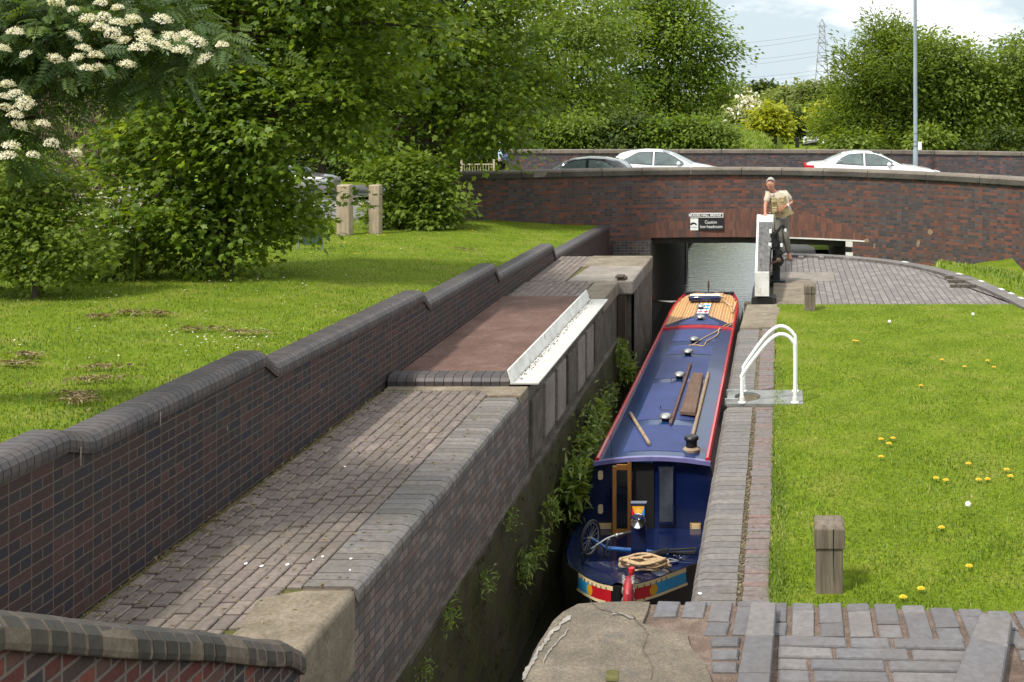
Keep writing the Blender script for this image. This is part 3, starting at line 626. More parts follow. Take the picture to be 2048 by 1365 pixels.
QS = [(0.0,(0.150,0.134,0.130)),(0.3,(0.185,0.164,0.157)),(0.55,(0.165,0.143,0.137)),(0.8,(0.20,0.182,0.176))]
MT['quad'] = brick_mat('quadrant paving brick', QS, QS, (0.075,0.062,0.05), bw=.23, bh=.115, ms=.008, bond=False, rough=.8, gamt=.35, grime=(.13,.11,.09), bmp=.8)
arc = [G(*p) for p in ((1530,511),(1570,511),(1610,512),(1650,513.5),(1700,516.5),(1750,521),(1800,527),(1850,535),(1900,547),(1950,562),(2000,582),(2040,600),(2090,625),(2150,655))]
poly = [(-.10,19.75),(-.10,arc[0].y)] + [(p.x,p.y) for p in arc[1:]] + [(arc[-1].x, 18.2)]
mb = MB(); mb.add([(x,y,0) for x,y in poly], [tuple(range(len(poly)-1,-1,-1))], 0, .5, [[(y,x) for x,y in reversed(poly)]])
for (px, py) in ((1602,517.5),(1643,518)): g = G(px,py); mb.box(g.x-.055,g.x+.055,g.y-.1,g.y+.1,.001,.05,0)
tag(mb.build('paving', MT['quad']), kind='structure')
for i, (px, py, w) in enumerate(((1916,557.5,.50),(1921,565.5,.46),(1926,575,.47))):
    g = G(px,py); mb = MB()
    for k in range(5): mb.box(g.x-w/2+k*w/5+.003,g.x-w/2+(k+1)*w/5-.003,g.y-.05,g.y+.05,.0,.055)
    o = mb.build('foot_brace', MT['darkstone'], bevel=.006)
    tag(o, 'row of dark raised bricks on the quadrant paving, the ' + ('nearest to the bridge wall', 'middle one of three', 'nearest to the lawn')[i], 'foot brace', 'foot braces in the quadrant paving')
mb = MB(); L = 0; seg = []
pts = []
for i in range(1, len(arc)-1):
    for k in range(8): pts.append(arc[i].lerp(arc[i+1], k/8))
acc = 0; last = 0
def arcpt(s):
    d = 0
    for i in range(len(pts)-1):
        l = (pts[i+1]-pts[i]).length
        if d+l >= s: return pts[i].lerp(pts[i+1], (s-d)/l), (pts[i+1]-pts[i]).normalized()
        d += l
    return pts[-1], (pts[-1]-pts[-2]).normalized()
tot = sum((pts[i+1]-pts[i]).length for i in range(len(pts)-1)); s = 0; k = 0
while s < tot-.25:
    p, d = arcpt(s+.005); q, d2 = arcpt(s+.225); n1 = Vector((-d.y,d.x,0)); n2 = Vector((-d2.y,d2.x,0))
    wh = p.x > 2.2 and k % 2 == 0 and p.x < 4.4 and random.random() < .7
    mb.prism([(-.28,-.4),(.02,-.4),(.02,.035),(0,.05),(-.28,.05)], p, q, n1, (0,0,1), n2, (0,0,1), mi=0)
    if wh: mb.prism([(-.055,.0525),(.015,.0525),(.022,.037),(.022,.03),(-.055,.03)], p.lerp(q,.1), p.lerp(q,.85), n1, (0,0,1), n2, (0,0,1), mi=1)
    s += .23; k += 1
o = mb.build('kerb', [MT['coping'], MT['white_worn']]); tag(o, kind='structure')
# grass bank and low towpath in front of the bridge on the right
def bank_z(px, t):
    ze = interp(px,[(0,-2.3),(2,-1.9),(3.2,-1.1),(4,-.75),(5,-.45)]); k = min(1,max(0,(3.1-px)/.8))
    return lerp(interp(t, [(0,.03),(.25,-.10),(1,ze)]), interp(t, [(0,-.06),(.10,-1.1),(1,min(ze,-1.9))]), k)
def bank(name, x0, x1, mat):
    mb = MB(); n = 24; v = []; m = 10
    for i in range(n+1):
        a = pts[0].lerp(pts[-1], 0); s_ = tot*i/n; p, d = arcpt(s_); nn = Vector((-d.y,d.x,0))
        for j in range(m+1):
            t = j/m; e = Vector((p.x*1.25+.3, bridge_y(min(6.5,p.x*1.25+.3)), 0)); base = p+nn*.03
            q = base.lerp(e, t); zz = bank_z(p.x, t) + .03*vnoise(q.x*3,q.y*3)
            v.append((q.x,q.y,zz))
    f = [(i*(m+1)+j, i*(m+1)+j+1, (i+1)*(m+1)+j+1, (i+1)*(m+1)+j) for i in range(n) for j in range(m)]
    mb.add(v, f, 0, .5); o = mb.build(name, mat, smooth=True, origin=(0,0,0)); return tag(o, kind='structure')

# ------------------------------------------------------------------ upper platform under the camera
PZ = 1.75
def H(px, py): return G(px, py, PZ)
mb = MB(); mb.extrude([(-.76,-4),(4,-4),(4,3.72),(1.2,4.02),(.2,4.10),(-.45,4.12),(-.70,4.10),(-.76,3.5)], -3.9, PZ-.009); tag(mb.build('platform', MT['mortar']), kind='structure')
sl = [(1000,1480),(1040,1365),(1056,1312),(1066,1288),(1084,1262),(1098,1240),(1118,1222),(1150,1205),(1190,1202),(1262,1200),(1300,1201),(1296,1218),(1284,1246),(1300,1250),(1340,1262),(1378,1266),(1384,1290),(1395,1308),(1415,1326),(1426,1352),(1440,1400),(1450,1480)]
mb = MB(); P = [H(*p) for p in sl]; inner = [p.lerp(Vector((-.42,3.7,PZ)), .05) for p in P]; n = len(P)
v = [(p.x,p.y,PZ-.55) for p in P] + [(p.x,p.y,PZ-.03+random.uniform(-.006,.004)) for p in P] + [(p.x,p.y,PZ+.004) for p in inner]
fs = [(i,i+1,n+i+1,n+i) for i in range(n-1)] + [(n+i,n+i+1,2*n+i+1,2*n+i) for i in range(n-1)] + [tuple(range(2*n,3*n))]
mb.add(v, fs, 0); SLB = mb.build('stone_slab', MT['slab'], smooth=True, angle=30); tag(SLB, 'large weathered stone slab at the near corner of the lock', 'stone slab')
MT['chip'] = stone_mat('freshly chipped stone', (0.13,0.115,0.10), (0.24,0.22,0.195), (0.36,0.335,0.30), scale=16)
def slab_line(name, P, w0, mat, dz=.0075):
    P = [(lerp(P[i][0],P[i+1][0],t)+random.uniform(-1.6,1.6), lerp(P[i][1],P[i+1][1],t)+random.uniform(-1.2,1.2)) for i in range(len(P)-1) for t in (0,.25,.5,.75)]+[P[-1]]
    mb = MB(); L_ = []; R2 = []
    for i, (x, y) in enumerate(P):
        w = w0*random.uniform(.5,1.4)*(.25 if i in (0, len(P)-1) else 1); d = Vector((P[min(i+1,len(P)-1)][0]-P[max(i-1,0)][0], P[min(i+1,len(P)-1)][1]-P[max(i-1,0)][1])); d = Vector((-d.y,d.x)).normalized()
        L_.append(H(x+d.x*w,y+d.y*w)+Vector((0,0,dz))); R2.append(H(x-d.x*w,y-d.y*w)+Vector((0,0,dz)))
    m = len(P); mb.add(L_+R2, [(m+i,m+i+1,i+1,i) for i in range(m-1)], 0); o = mb.build(name, mat, SLB)
    if o.data.polygons[0].normal.z < 0: o.data.flip_normals()
random.seed(31)
slab_line('chipped_edge', [(1046,1366),(1056,1342),(1068,1325),(1076,1306),(1090,1290),(1100,1272),(1112,1262),(1124,1250),(1142,1236)], 3.6, MT['chip'])
slab_line('chipped_edge', [(1086,1330),(1096,1312),(1104,1300),(1118,1284),(1130,1272),(1139,1262)], 1.5, MT['chip'])
slab_line('chipped_edge', [(1224,1233),(1240,1231),(1258,1238),(1272,1243)], 1.4, MT['chip'])
slab_line('crack', [(1262,1232),(1280,1252),(1296,1272),(1291,1288),(1284,1306),(1298,1322),(1306,1340),(1300,1366)], 1.0, MT['bed'])
slab_line('crack', [(1180,1204),(1198,1222),(1216,1226),(1250,1236),(1262,1244)], 0.8, MT['bed'])
mb = MB(); mb.add([H(1213,1345)+Vector((0,0,.0072)),H(1236,1345)+Vector((0,0,.0072)),H(1236,1368)+Vector((0,0,.0072)),H(1211,1368)+Vector((0,0,.0072))],[(3,2,1,0)],0); mb.build('moss_pocket', MT['moss'], SLB)

mb = MB()
def quad_brick(mb, c, z0=PZ-.06, z1=PZ, ch=.005, tint=None):
    """a brick with a given four-cornered outline"""
    cx = sum(p[0] for p in c)/4; cy = sum(p[1] for p in c)/4
    q = [(p[0]+(cx-p[0])*ch*14, p[1]+(cy-p[1])*ch*14) for p in c]; jz = [random.uniform(-.002,.002) for _ in c]
    def ins(p, d):
        dx, dy = cx-p[0], cy-p[1]; l = math.hypot(dx,dy); return (p[0]+dx/l*d*1.4, p[1]+dy/l*d*1.4)
    q = [ins(p, ch) for p in c]
    v = [(x,y,z0) for x,y in c]+[(x,y,z1-ch+jz[i]) for i,(x,y) in enumerate(c)]+[(x,y,z1+jz[i]) for i,(x,y) in enumerate(q)]
    fs = [(8,9,10,11)]
    for a in range(4):
        b = (a+1)%4; fs += [(a,b,b+4,a+4),(a+4,b+4,b+8,a+8)]
    mb.add(v, fs, 0, tint)
def edgeY(x): return interp(x, [(-.6,4.135),(-.2,4.13),(.3,4.115),(.85,4.05),(1.3,3.97),(2.2,3.72)])
x = -.42; k = 0
while x < 2.0:
    w = random.uniform(.073,.080); dx = x*.035
    def P4(t0, t1, y0, y1): return [(x+(y0-4.1)*.10*(.3-x),y0),(x+w+(y0-4.1)*.10*(.3-x),y0),(x+w,y1),(x,y1)]
    y1 = edgeY(x+w/2)-random.uniform(0,.006); dep = .245 if x > -.25 else .115
    if x < -.26: quad_brick(mb, P4(0,1,y1-dep,y1))
    elif k % 2 == 0:
        quad_brick(mb, P4(0,1,y1-.145,y1)); quad_brick(mb, P4(0,1,y1-dep,y1-.158))
    else:
        s = random.uniform(.035,.06); quad_brick(mb, P4(0,1,y1-s,y1)); quad_brick(mb, P4(0,1,y1-dep,y1-s-.006))
    x += w+random.uniform(.014,.019); k += 1
def strip(xa, xb, ytop, n, bl):
    y = ytop
    for r in range(n):
        x = xa-random.uniform(0,bl*.7)
        while x < xb:
            l = bl*random.choice((1,1,1,.55)); a, b = max(xa,x), min(xb,x+l)
            if b-a > .03:
                sk = .09*(a-.2) ; quad_brick(mb, [(a,y-.062-(a)*.045),(b,y-.062-(b)*.045),(b,y-(b)*.045),(a,y-(a)*.045)])
            x += l+random.uniform(.009,.014)
        y -= .062+random.uniform(.012,.016)
strip(-.005, .60, 3.865, 12, .225); strip(.745, 1.6, 3.88, 12, .225)
for r in range(3): quad_brick(mb, [(-.215+r*.006,3.80-r*.085),(-.13,3.80-r*.085),(-.128,3.858-r*.085),(-.222+r*.006,3.858-r*.085)])
tag(mb.build('paving', MT['plat']), kind='structure')
for nm, cs, lab in (('a', [(-.135,3.30),(-.035,3.30),(-.012,4.03),(-.098,4.03)], 'straight raised row of grey bricks on the near platform, left of the other raised row'),
                    ('b', [(.48,3.42),(.60,3.32),(.755,3.90),(.66,3.955)], 'slanting raised row of grey bricks at the near right corner of the platform')):
    mb = MB(); a, b, c, d = [Vector((*q,0)) for q in cs]
    for i in range(3):
        t0, t1 = 1-(i+1)/3+.008, 1-i/3
        quad_brick(mb, [tuple(a.lerp(d,t0))[:2],tuple(b.lerp(c,t0))[:2],tuple(b.lerp(c,t1))[:2],tuple(a.lerp(d,t1))[:2]], PZ-.03, PZ+.040, .006)
    tag(mb.build('foot_brace', MT['plat']), lab, 'foot brace')

# ------------------------------------------------------------------ road bridge
BC = [(-10.5,30.7),(-8.35,31.8),(-6.0,32.6),(-3.6,33.25),(-.84,33.5),(.6,33.3),(1.91,32.8),(3.82,31.6),(5.98,29.4),(8.5,26.2)]
_bx = np.array([p[0] for p in BC]); _by = np.array([p[1] for p in BC])
_pc = np.polyfit(_bx, _by, 4)
def bridge_y(x): return float(np.polyval(_pc, x))
bank('grass_bank', 0, 0, MT['lawn'])
BX = sorted(set([-8.4,8.4] + [round(v,3) for v in np.arange(-8.4, 8.4, .2)] + [-3.58, 1.80]))
S = {}; s = 0; px_ = None
for x in BX:
    if px_ is not None: s += math.hypot(x-px_, bridge_y(x)-bridge_y(px_))
    S[x] = s; px_ = x
def nrm(x):
    d = bridge_y(x+.05)-bridge_y(x-.05); n = Vector((d,-.1,0)); return n.normalized()
ZT, ZS = 1.38, -.55
BR = empty('road_bridge', (0,33.4,-3), 'red and blue brick road bridge with stone coping crossing the canal', 'bridge')
mb = MB()
for i in range(len(BX)-1):
    a, b = BX[i], BX[i+1]; zl = ZS if (a >= -3.58-1e-6 and b <= 1.80+1e-6) else -3.2
    A, B = Vector((a,bridge_y(a),0)), Vector((b,bridge_y(b),0)); na, nb = nrm(a), nrm(b)
    vv = [(A.x,A.y,zl),(B.x,B.y,zl),(B.x,B.y,ZT-.19),(A.x,A.y,ZT-.19)]; mb.add(vv, [(0,1,2,3)], 0, .5, [[(S[a],zl),(S[b],zl),(S[b],ZT-.19),(S[a],ZT-.19)]])
    A2, B2 = A-na*.42, B-nb*.42; mb.add([(A2.x,A2.y,zl),(B2.x,B2.y,zl),(B2.x,B2.y,ZT-.19),(A2.x,A2.y,ZT-.19)], [(3,2,1,0)], 0, .5)
    mb.add([(A.x,A.y,zl),(A2.x,A2.y,zl),(B2.x,B2.y,zl),(B.x,B.y,zl)], [(0,1,2,3)], 0, .5)
A = Vector((-8.4,bridge_y(-8.4),0)); A2 = A-nrm(-8.4)*.42
mb.add([(A.x,A.y,-3.2),(A2.x,A2.y,-3.2),(A2.x,A2.y,ZT-.19),(A.x,A.y,ZT-.19)], [(3,2,1,0)], 0, .5)
mb.build('parapet_wall', MT['bridge_brick'], BR)
x = -8.45; k = 0
while x < 8.2:
    l = random.uniform(.95,1.55); xs = np.linspace(x+.006, x+l-.006, 5); mb = MB()
    prof = [(-.50,-.19),(.07,-.19),(.075,-.17),(.075,-.05),(.045,-.005),(-.05,.012),(-.42,.012),(-.50,-.01)]
    rings = []
    for q in xs:
        n = nrm(q); p = Vector((q,bridge_y(q),ZT)); rings.append([p+n*u+Vector((0,0,w)) for u,w in prof])
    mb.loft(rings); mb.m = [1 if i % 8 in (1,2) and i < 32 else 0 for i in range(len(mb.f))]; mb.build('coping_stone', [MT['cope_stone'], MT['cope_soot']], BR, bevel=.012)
    if k == 1:
        q = x+.3; n = nrm(q); p = Vector((q,bridge_y(q),ZT))+n*.079; d = Vector((-n.y,n.x,0))
        mb = MB(); mb.add([p+Vector((0,0,-.17)),p+d*.30+Vector((0,0,-.165)),p+d*.36+Vector((0,0,-.05)),p+d*.02+Vector((0,0,-.045))],[(0,1,2,3)]); mb.build('paint_patch', MT['palestone'], BR)
    x += l; k += 1
mb = MB(); ARC = [(-4.0,-.30),(-3.5,-.12),(-2.6,.12),(-1.6,.24),(-.5,.28),(.5,.22),(1.4,.02),(2.0,-.22),(2.5,-.5)]
ax = [x for x in BX if -4.0 <= x <= 2.5]
for i in range(len(ax)-1):
    a, b = ax[i], ax[i+1]; A = Vector((a,bridge_y(a),0))+nrm(a)*.005; B = Vector((b,bridge_y(b),0))+nrm(b)*.005; ta, tb = interp(a,ARC), interp(b,ARC)
    mb.add([(A.x,A.y,ZS),(B.x,B.y,ZS),(B.x,B.y,tb),(A.x,A.y,ta)], [(0,1,2,3)], 0, .5, [[(S[a],0),(S[b],0),(S[b],tb-ZS),(S[a],ta-ZS)]])
mb.build('arch', MT['soldier'], BR)
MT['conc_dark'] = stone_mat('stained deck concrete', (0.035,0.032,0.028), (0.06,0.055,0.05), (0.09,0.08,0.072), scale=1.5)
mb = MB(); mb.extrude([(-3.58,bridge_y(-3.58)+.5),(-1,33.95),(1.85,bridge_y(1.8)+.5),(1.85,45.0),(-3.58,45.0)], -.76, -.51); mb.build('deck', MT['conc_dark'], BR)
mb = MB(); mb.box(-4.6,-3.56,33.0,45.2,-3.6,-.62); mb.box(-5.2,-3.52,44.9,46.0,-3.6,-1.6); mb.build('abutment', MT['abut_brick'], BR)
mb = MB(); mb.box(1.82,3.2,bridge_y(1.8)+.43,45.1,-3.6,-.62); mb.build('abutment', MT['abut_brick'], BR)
mb = MB(); rings = []
for x in np.linspace(.15,2.3,12):
    n = nrm(x); p = Vector((x,bridge_y(x),ZS)); rings.append([p+n*.012+Vector((0,0,-.012)),p+n*.012+Vector((0,0,.028)),p-n*.02+Vector((0,0,.028)),p-n*.02+Vector((0,0,-.012))])
mb.loft(rings); mb.build('white_edge', MT['white_worn'], BR)
for (z0, z1, w, m) in ((-.72,-.57,.20,'white_worn'),(-.86,-.735,.17,'black_paint'),(-1.02,-.87,.21,'white_worn'),(-1.17,-1.03,.17,'black_paint'),(-1.34,-1.18,.22,'white_worn'),(-1.52,-1.35,.12,'white_worn')):
    mb = MB(); p = Vector((1.80,bridge_y(1.8),0)); n = nrm(1.9); d = Vector((-n.y,n.x,0)); q = p+d*w
    mb.prism([(-.03,z0),(.008,z0),(.008,z1),(-.03,z1)], p-d*.006, q, n, (0,0,1)); mb.build('quoin', MT[m], BR, bevel=.004)
for (px, py, w, h) in ((1704,486,.10,.13),(1737,482,.16,.10),(1752,492,.07,.14),(1835,487,.10,.18),(1857,464,.14,.14)):
    x = (px-1560)*31.9/2400; y = bridge_y(x); n = nrm(x); p = Vector((x,y,3.5-(py-185)*y/2400))+n*.006; d = Vector((-n.y,n.x,0)); mb = MB(); m = 9
    mb.add([p+d*(w*.6*random.uniform(.6,1.2)*math.cos(2*math.pi*k/m))+Vector((0,0,h*.6*random.uniform(.6,1.2)*math.sin(2*math.pi*k/m))) for k in range(m)], [tuple(range(m))]); o = mb.build('spalled_patch', MT['spall'], BR)
    if o.data.polygons[0].normal.y > 0: o.data.flip_normals()
# far parapet
FB = lambda x: 45.15 - .012*max(0,x-3)**2 - .004*max(0,-x-4)**2
FX = list(np.arange(-10.2, 16.1, .4)); mb = MB(); FT = 1.34
mc = MB(); s = 0
for i in range(len(FX)-1):
    a, b = FX[i], FX[i+1]; ya, yb = FB(a), FB(b)
    ta = FT-.10*max(0,(a-2)/10); tb = FT-.10*max(0,(b-2)/10)
    for dy, fl in ((0,False),(.4,True)):
        vv = [(a,ya+dy,-.6),(b,yb+dy,-.6),(b,yb+dy,tb-.14),(a,ya+dy,ta-.14)]; o_ = (3,2,1,0) if fl else (0,1,2,3); mb.add(vv, [o_], 0, .5, [[(vv[q][0],vv[q][2]) for q in o_]])
    if i % 4 == 0:
        e = FX[min(i+4,len(FX)-1)]; te = FT-.10*max(0,(e-2)/10)
        mc.add([(a+.008,ya-.05,ta-.14),(e-.008,FB(e)-.05,te-.14),(e-.008,FB(e)+.45,te-.14),(a+.008,ya+.45,ta-.14),(a+.008,ya-.05,ta),(e-.008,FB(e)-.05,te),(e-.008,FB(e)+.45,te),(a+.008,ya+.45,ta)],[(0,3,2,1),(4,5,6,7),(0,1,5,4),(1,2,6,5),(2,3,7,6),(3,0,4,7)])
mb.add([(-10.2,FB(-10.2),-.6),(-10.2,FB(-10.2)+.4,-.6),(-10.2,FB(-10.2)+.4,FT-.14),(-10.2,FB(-10.2),FT-.14)],[(3,2,1,0)],0,.5)
mb.build('parapet_wall', MT['far_brick'], BR); mc.build('far_coping', MT['cope_stone'], BR, bevel=.02)
mb = MB(); mb.box(-4.6,3.2,44.95,45.6,-.9,-.45); mb.build('far_beam', MT['conc_dark'], BR)
# ------------------------------------------------------------------ narrowboat
BXC = -1.73
HS = [(12.75,.03,-1.75),(12.85,.13,-1.775),(13.0,.25,-1.81),(13.2,.39,-1.84),(13.4,.50,-1.87),(13.7,.65,-1.925),(14.0,.76,-1.99),(14.8,.94,-2.13),(15.6,1.02,-2.25),(16.3,1.04,-2.32),(22,1.04,-2.32),(29.2,1.04,-2.32),(30.0,.97,-2.30),(30.6,.72,-2.28),(30.9,.42,-2.26)]
def hw(y): return interp(y, [(a,b) for a,b,c in HS])
def ht(y): return interp(y, [(a,c) for a,b,c in HS])
BT = empty('narrowboat', (BXC,21.8,-2.95), 'blue narrowboat with red handrails and painted bow in the empty lock chamber', 'narrowboat')
mb = MB(); rings = []
for y, w, z in HS:
    rings.append([(BXC-w*.90,y+(.10 if w<.3 else 0),-3.35),(BXC-w*1.0,y,z-.42),(BXC-w*1.02,y,z-.20),(BXC-w,y,z),(BXC+w,y,z),(BXC+w*1.02,y,z-.20),(BXC+w,y,z-.42),(BXC+w*.90,y+(.10 if w<.3 else 0),-3.35)])
# leave the well deck open: hull top faces only where there is deck
mb.loft(rings, caps=True)
nf = []
for f, m, t, u in zip(mb.f, mb.m, mb.t, mb.uv):
    ys_ = [mb.v[k][1] for k in f]; zs_ = [mb.v[k][2] for k in f]
    top = len(f) == 4 and all(abs(mb.v[k][2]-ht(mb.v[k][1])) < 1e-6 for k in f)
    nf.append(not (top and 14.0-1e-6 <= min(ys_) and max(ys_) <= 16.3+1e-6))
mb.f = [f for f, k in zip(mb.f, nf) if k]; mb.m = mb.m[:len(mb.f)]; mb.t = mb.t[:len(mb.f)]; mb.uv = mb.uv[:len(mb.f)]
HULL = mb.build('hull', plain('black hull paint', (0.014,0.014,0.017), .35, var=.4, nscale=4), BT, smooth=True, angle=50)
# painted bow panels
def strake(name, y0, y1, d0, d1, mat, off=.008, n=6):
    for sg in (-1, 1):
        mb = MB(); y1_ = y1+.26 if sg > 0 and y1 > 13.3 else y1
        for i in range(n):
            a, b = lerp(y0,y1_,i/n), lerp(y0,y1_,(i+1)/n)
            P = []
            for y, d in ((a,d0),(b,d0),(b,d1),(a,d1)):
                k = lerp(1, 1.02, min(1, d/.2)); P.append((BXC+sg*(hw(y)*k+off), y-off*.6, ht(y)-d))
            mb.add(P, [(0,1,2,3) if sg > 0 else (3,2,1,0)], 0, .5)
        mb.build(name, MT[mat], HULL)
strake('cream_band', 12.76, 13.44, 0, .048, 'cream'); strake('red_panel', 12.78, 13.10, .048, .185, 'red_gloss'); strake('blue_panel', 13.10, 13.43, .048, .17, 'sky_blue')
strake('cream_band', 12.78, 13.45, .17, .20, 'cream', .010)
for sg in (-1, 1):
    mb = MB(); c = 13.12; n = 14; P = []
    for k in range(n):
        a = 2*math.pi*k/n; y = c+math.cos(a)*.055; d = .109+math.sin(a)*.062; P.append((BXC+sg*(hw(y)*1.01+.013), y-.008, ht(y)-d))
    mb.add(P, [tuple(range(n)) if sg < 0 else tuple(range(n-1,-1,-1))], 0, .5)
    mb.build('yellow_roundel', MT['yellow'], HULL)
for sg in (-1, 1):
    for i in range(7):
        y = 12.84+i*.08; x = BXC+sg*(hw(y)*1.003+.011); mb = MB(); mb.box(x-.004,x+.004,y-.012,y+.004,ht(y)-.046,ht(y)-.022); mb.build('bow_stud', MT['black_paint'], HULL)
# foredeck, coaming, well
mb = MB(); rings = []
for y in np.linspace(12.80, 13.96, 9):
    w = hw(y)-.012; z = ht(y)+.005; rings.append([(BXC-w,y,z),(BXC-w*.5,y,z+.02),(BXC,y,z+.03),(BXC+w*.5,y,z+.02),(BXC+w,y,z)])
mb.loft(rings, closed=False, caps=False); mb.build('foredeck', MT['navy'], BT, smooth=True)
for sg in (-1, 1):
    mb = MB(); a = [(BXC+sg*.06,13.05),(BXC+sg*.56,13.86),(BXC+sg*.05,13.86)]; mb.add([(x,y,ht(y)+.005+.03) for x,y in a]+[(x,y,ht(y)-.02) for x,y in a], [(0,1,2) if sg > 0 else (2,1,0),(0,1,4,3),(1,2,5,4),(2,0,3,5)], 0)
    mb.build('locker_lid', MT['navy'], BT, bevel=.006)
mb = MB(); rings = []
for t in np.linspace(-1, 1, 13):
    x = BXC+t*.72; y = 13.98+.03*t*t; zt = -1.975-.035*t*t; rings.append([(x,y,-2.14),(x,y,zt),(x,y+.05,zt),(x,y+.05,-2.4)])
mb.loft(rings); mb.build('coaming', MT['navy'], BT, bevel=.008)
mb = MB()
wy = (14.03,14.5,15.0,15.6,16.29); rings = [[(BXC-hw(y)+.06,y,-2.75),(BXC+hw(y)-.06,y,-2.75),(BXC+hw(y)-.06,y,-2.42),(BXC-hw(y)+.06,y,-2.42)] for y in wy]
mb.loft(rings); mb.build('well_deck', MT['navy'], BT)
for sg in (-1, 1):
    mb = MB(); rings = [[(BXC+sg*(hw(y)-.02),y,-2.41),(BXC+sg*(hw(y)-.26),y,-2.41),(BXC+sg*(hw(y)-.26),y,ht(y)-.03),(BXC+sg*(hw(y)-.02),y,ht(y)-.03)] for y in (14.1,14.6,15.2,15.8,16.28)]
    mb.loft(rings if sg > 0 else [r[::-1] for r in rings]); mb.build('side_locker', MT['navy'], BT, bevel=.006)
# cabin and roof
def camber(dx, w=.78): return -1.50+.07*(1-(dx/w)**2)
RWD = [(16.22,.78),(27.2,.78),(28.0,.765),(28.8,.72),(29.6,.62)]
mb = MB(); rings = []
for y in (16.3,22,27.2,28.0,28.8,29.5):
    w = interp(y, RWD)-.012; g = min(1.0, w+.22); rings.append([(BXC-g,y,-2.33),(BXC-w,y,-1.53)]+[(BXC+w*t,y,camber(w*t)-.04) for t in (-.5,0,.5)]+[(BXC+w,y,-1.53),(BXC+g,y,-2.33)])
mb.loft(rings); mb.box(BXC-.99,BXC+.99,16.30,16.4,-2.75,-2.331); mb.build('cabin', MT['navy'], BT, smooth=True, angle=20)
mb = MB(); rings = []
for y, w in RWD:
    top = [(BXC+w*t,y,camber(w*t)) for t in np.linspace(-1,1,9)]; bot = [(BXC+w*t,y,camber(w*t)-.045) for t in np.linspace(1,-1,9)]; rings.append(top+bot)
mb.loft(rings); mb.build('roof', MT['roof_blue'], BT, smooth=True, angle=30)
mb = MB(); rings = []
for t in np.linspace(-1,1,13):
    dx = .79*t; z = camber(dx); rings.append([(BXC+dx,16.205,z-.05),(BXC+dx,16.205,z+.006),(BXC+dx,16.26,z+.010),(BXC+dx,16.26,z-.05)])
mb.loft(rings); mb.build('roof_edge', plain('lilac edge highlight', (.16,.15,.34), .3, coat=.3), BT)  # highlight along the front edge of the roof put into the colour
for y0, y1 in ((16.5,17.8),(18.1,20.4),(20.7,22.35),(22.6,23.4),(23.8,24.95),(25.5,25.75)):
    mb = MB(); n = 8
    for k in range(n):
        a, b = lerp(-.43,.43,k/n), lerp(-.43,.43,(k+1)/n); y1b = y1
        e0 = y1 if y1 < 25.6 else 25.72+(.43-abs(a))*1.9; e1 = y1 if y1 < 25.6 else 25.72+(.43-abs(b))*1.9
        mb.add([(BXC+a,y0,camber(a)+.003),(BXC+b,y0,camber(b)+.003),(BXC+b,e1,camber(b)+.003),(BXC+a,e0,camber(a)+.003)], [(0,1,2,3)], 0, .5)
    mb.build('roof_panel', MT['panel_blue'], BT, smooth=True)
for sg in (-1, 1):
    mb = MB(); rings = []
    for y, w in [(16.25,.78),(22,.78)]+RWD[1:]:
        x = BXC+sg*w; i = -sg; rings.append([(x-i*.006,y,-1.565),(x-i*.006,y,-1.475),(x+i*.02,y,-1.445),(x+i*.055,y,-1.448),(x+i*.068,y,-1.485)])
    mb.loft(rings); mb.build('handrail', MT['red_gloss'], BT, bevel=.006)
mb = MB(); rings = []
for t in np.linspace(-1,1,13):
    dx = .74*t; z = camber(dx); rings.append([(BXC+dx,25.14,z),(BXC+dx,25.15,z+.04),(BXC+dx,25.25,z+.04),(BXC+dx,25.26,z)])
mb.loft(rings); mb.build('crossbar', MT['red_gloss'], BT)
slat = tint_mat('stern deck strips', [(0,(.36,.17,.05)),(.45,(.46,.235,.075)),(.85,(.40,.20,.06)),(.9,(.72,.56,.33)),(1,(.72,.56,.33))], .45, .3, 8, .1)
for sg in (-1, 1):
    mb = MB(); k = 0; dx = .15
    while dx < .72:
        for w, t in ((.052, random.uniform(0,.85)), (.012, 1.0)):
            a, b = dx, dx+w-.001; ye = interp(a, [(.15,29.35),(.50,29.35),(.58,29.1),(.66,28.5),(.72,27.6)]); ys0 = 26.45-(a-.15)*1.45
            if b < .73: mb.add([(BXC+sg*a,ys0,camber(a)+.004),(BXC+sg*b,ys0-.06*0,camber(b)+.004),(BXC+sg*b,ye,camber(b)+.004),(BXC+sg*a,ye,camber(a)+.004)], [(0,1,2,3) if sg > 0 else (3,2,1,0)], 0, t)
            dx += w
    mb.build('slatted_deck', slat, BT)
mb = MB()
diam = ['white_paint','red_gloss','white_paint','yellow','sky_blue','red_gloss']
mb.add([(BXC-.13,26.75,camber(.13)+.004),(BXC+.13,26.75,camber(.13)+.004),(BXC+.13,28.35,camber(.13)+.004),(BXC-.13,28.35,camber(.13)+.004)], [(0,1,2,3)], 0)
for r in range(4):
    for c in range(2):
        x = BXC-.065+c*.13; y = 26.95+r*.38; z = camber(.1)+.006; mb.add([(x,y-.17,z),(x+.06,y,z),(x,y+.17,z),(x-.06,y,z)], [(0,1,2,3)], 1+(r*2+c*3+r//2)%3)
mb.build('diamond_panel', [MT['white_paint'],MT['red_gloss'],MT['yellow'],MT['sky_blue']], BT)
mb = MB(); mb.box(BXC-.61,BXC-.20,29.42,29.50,-1.47,-1.40); mb.build('stern_rail', MT['black_iron'], BT, bevel=.01); mb = MB(); mb.box(BXC+.22,BXC+.60,29.42,29.50,-1.47,-1.40); mb.build('stern_rail', MT['black_iron'], BT, bevel=.01)
def RP_(px, py, dz=0):
    Y = 2400*(3.5+1.44)/(py-185); x = (px-1560)*Y/2400; return Vector((x, Y, camber(x-BXC)+dz))
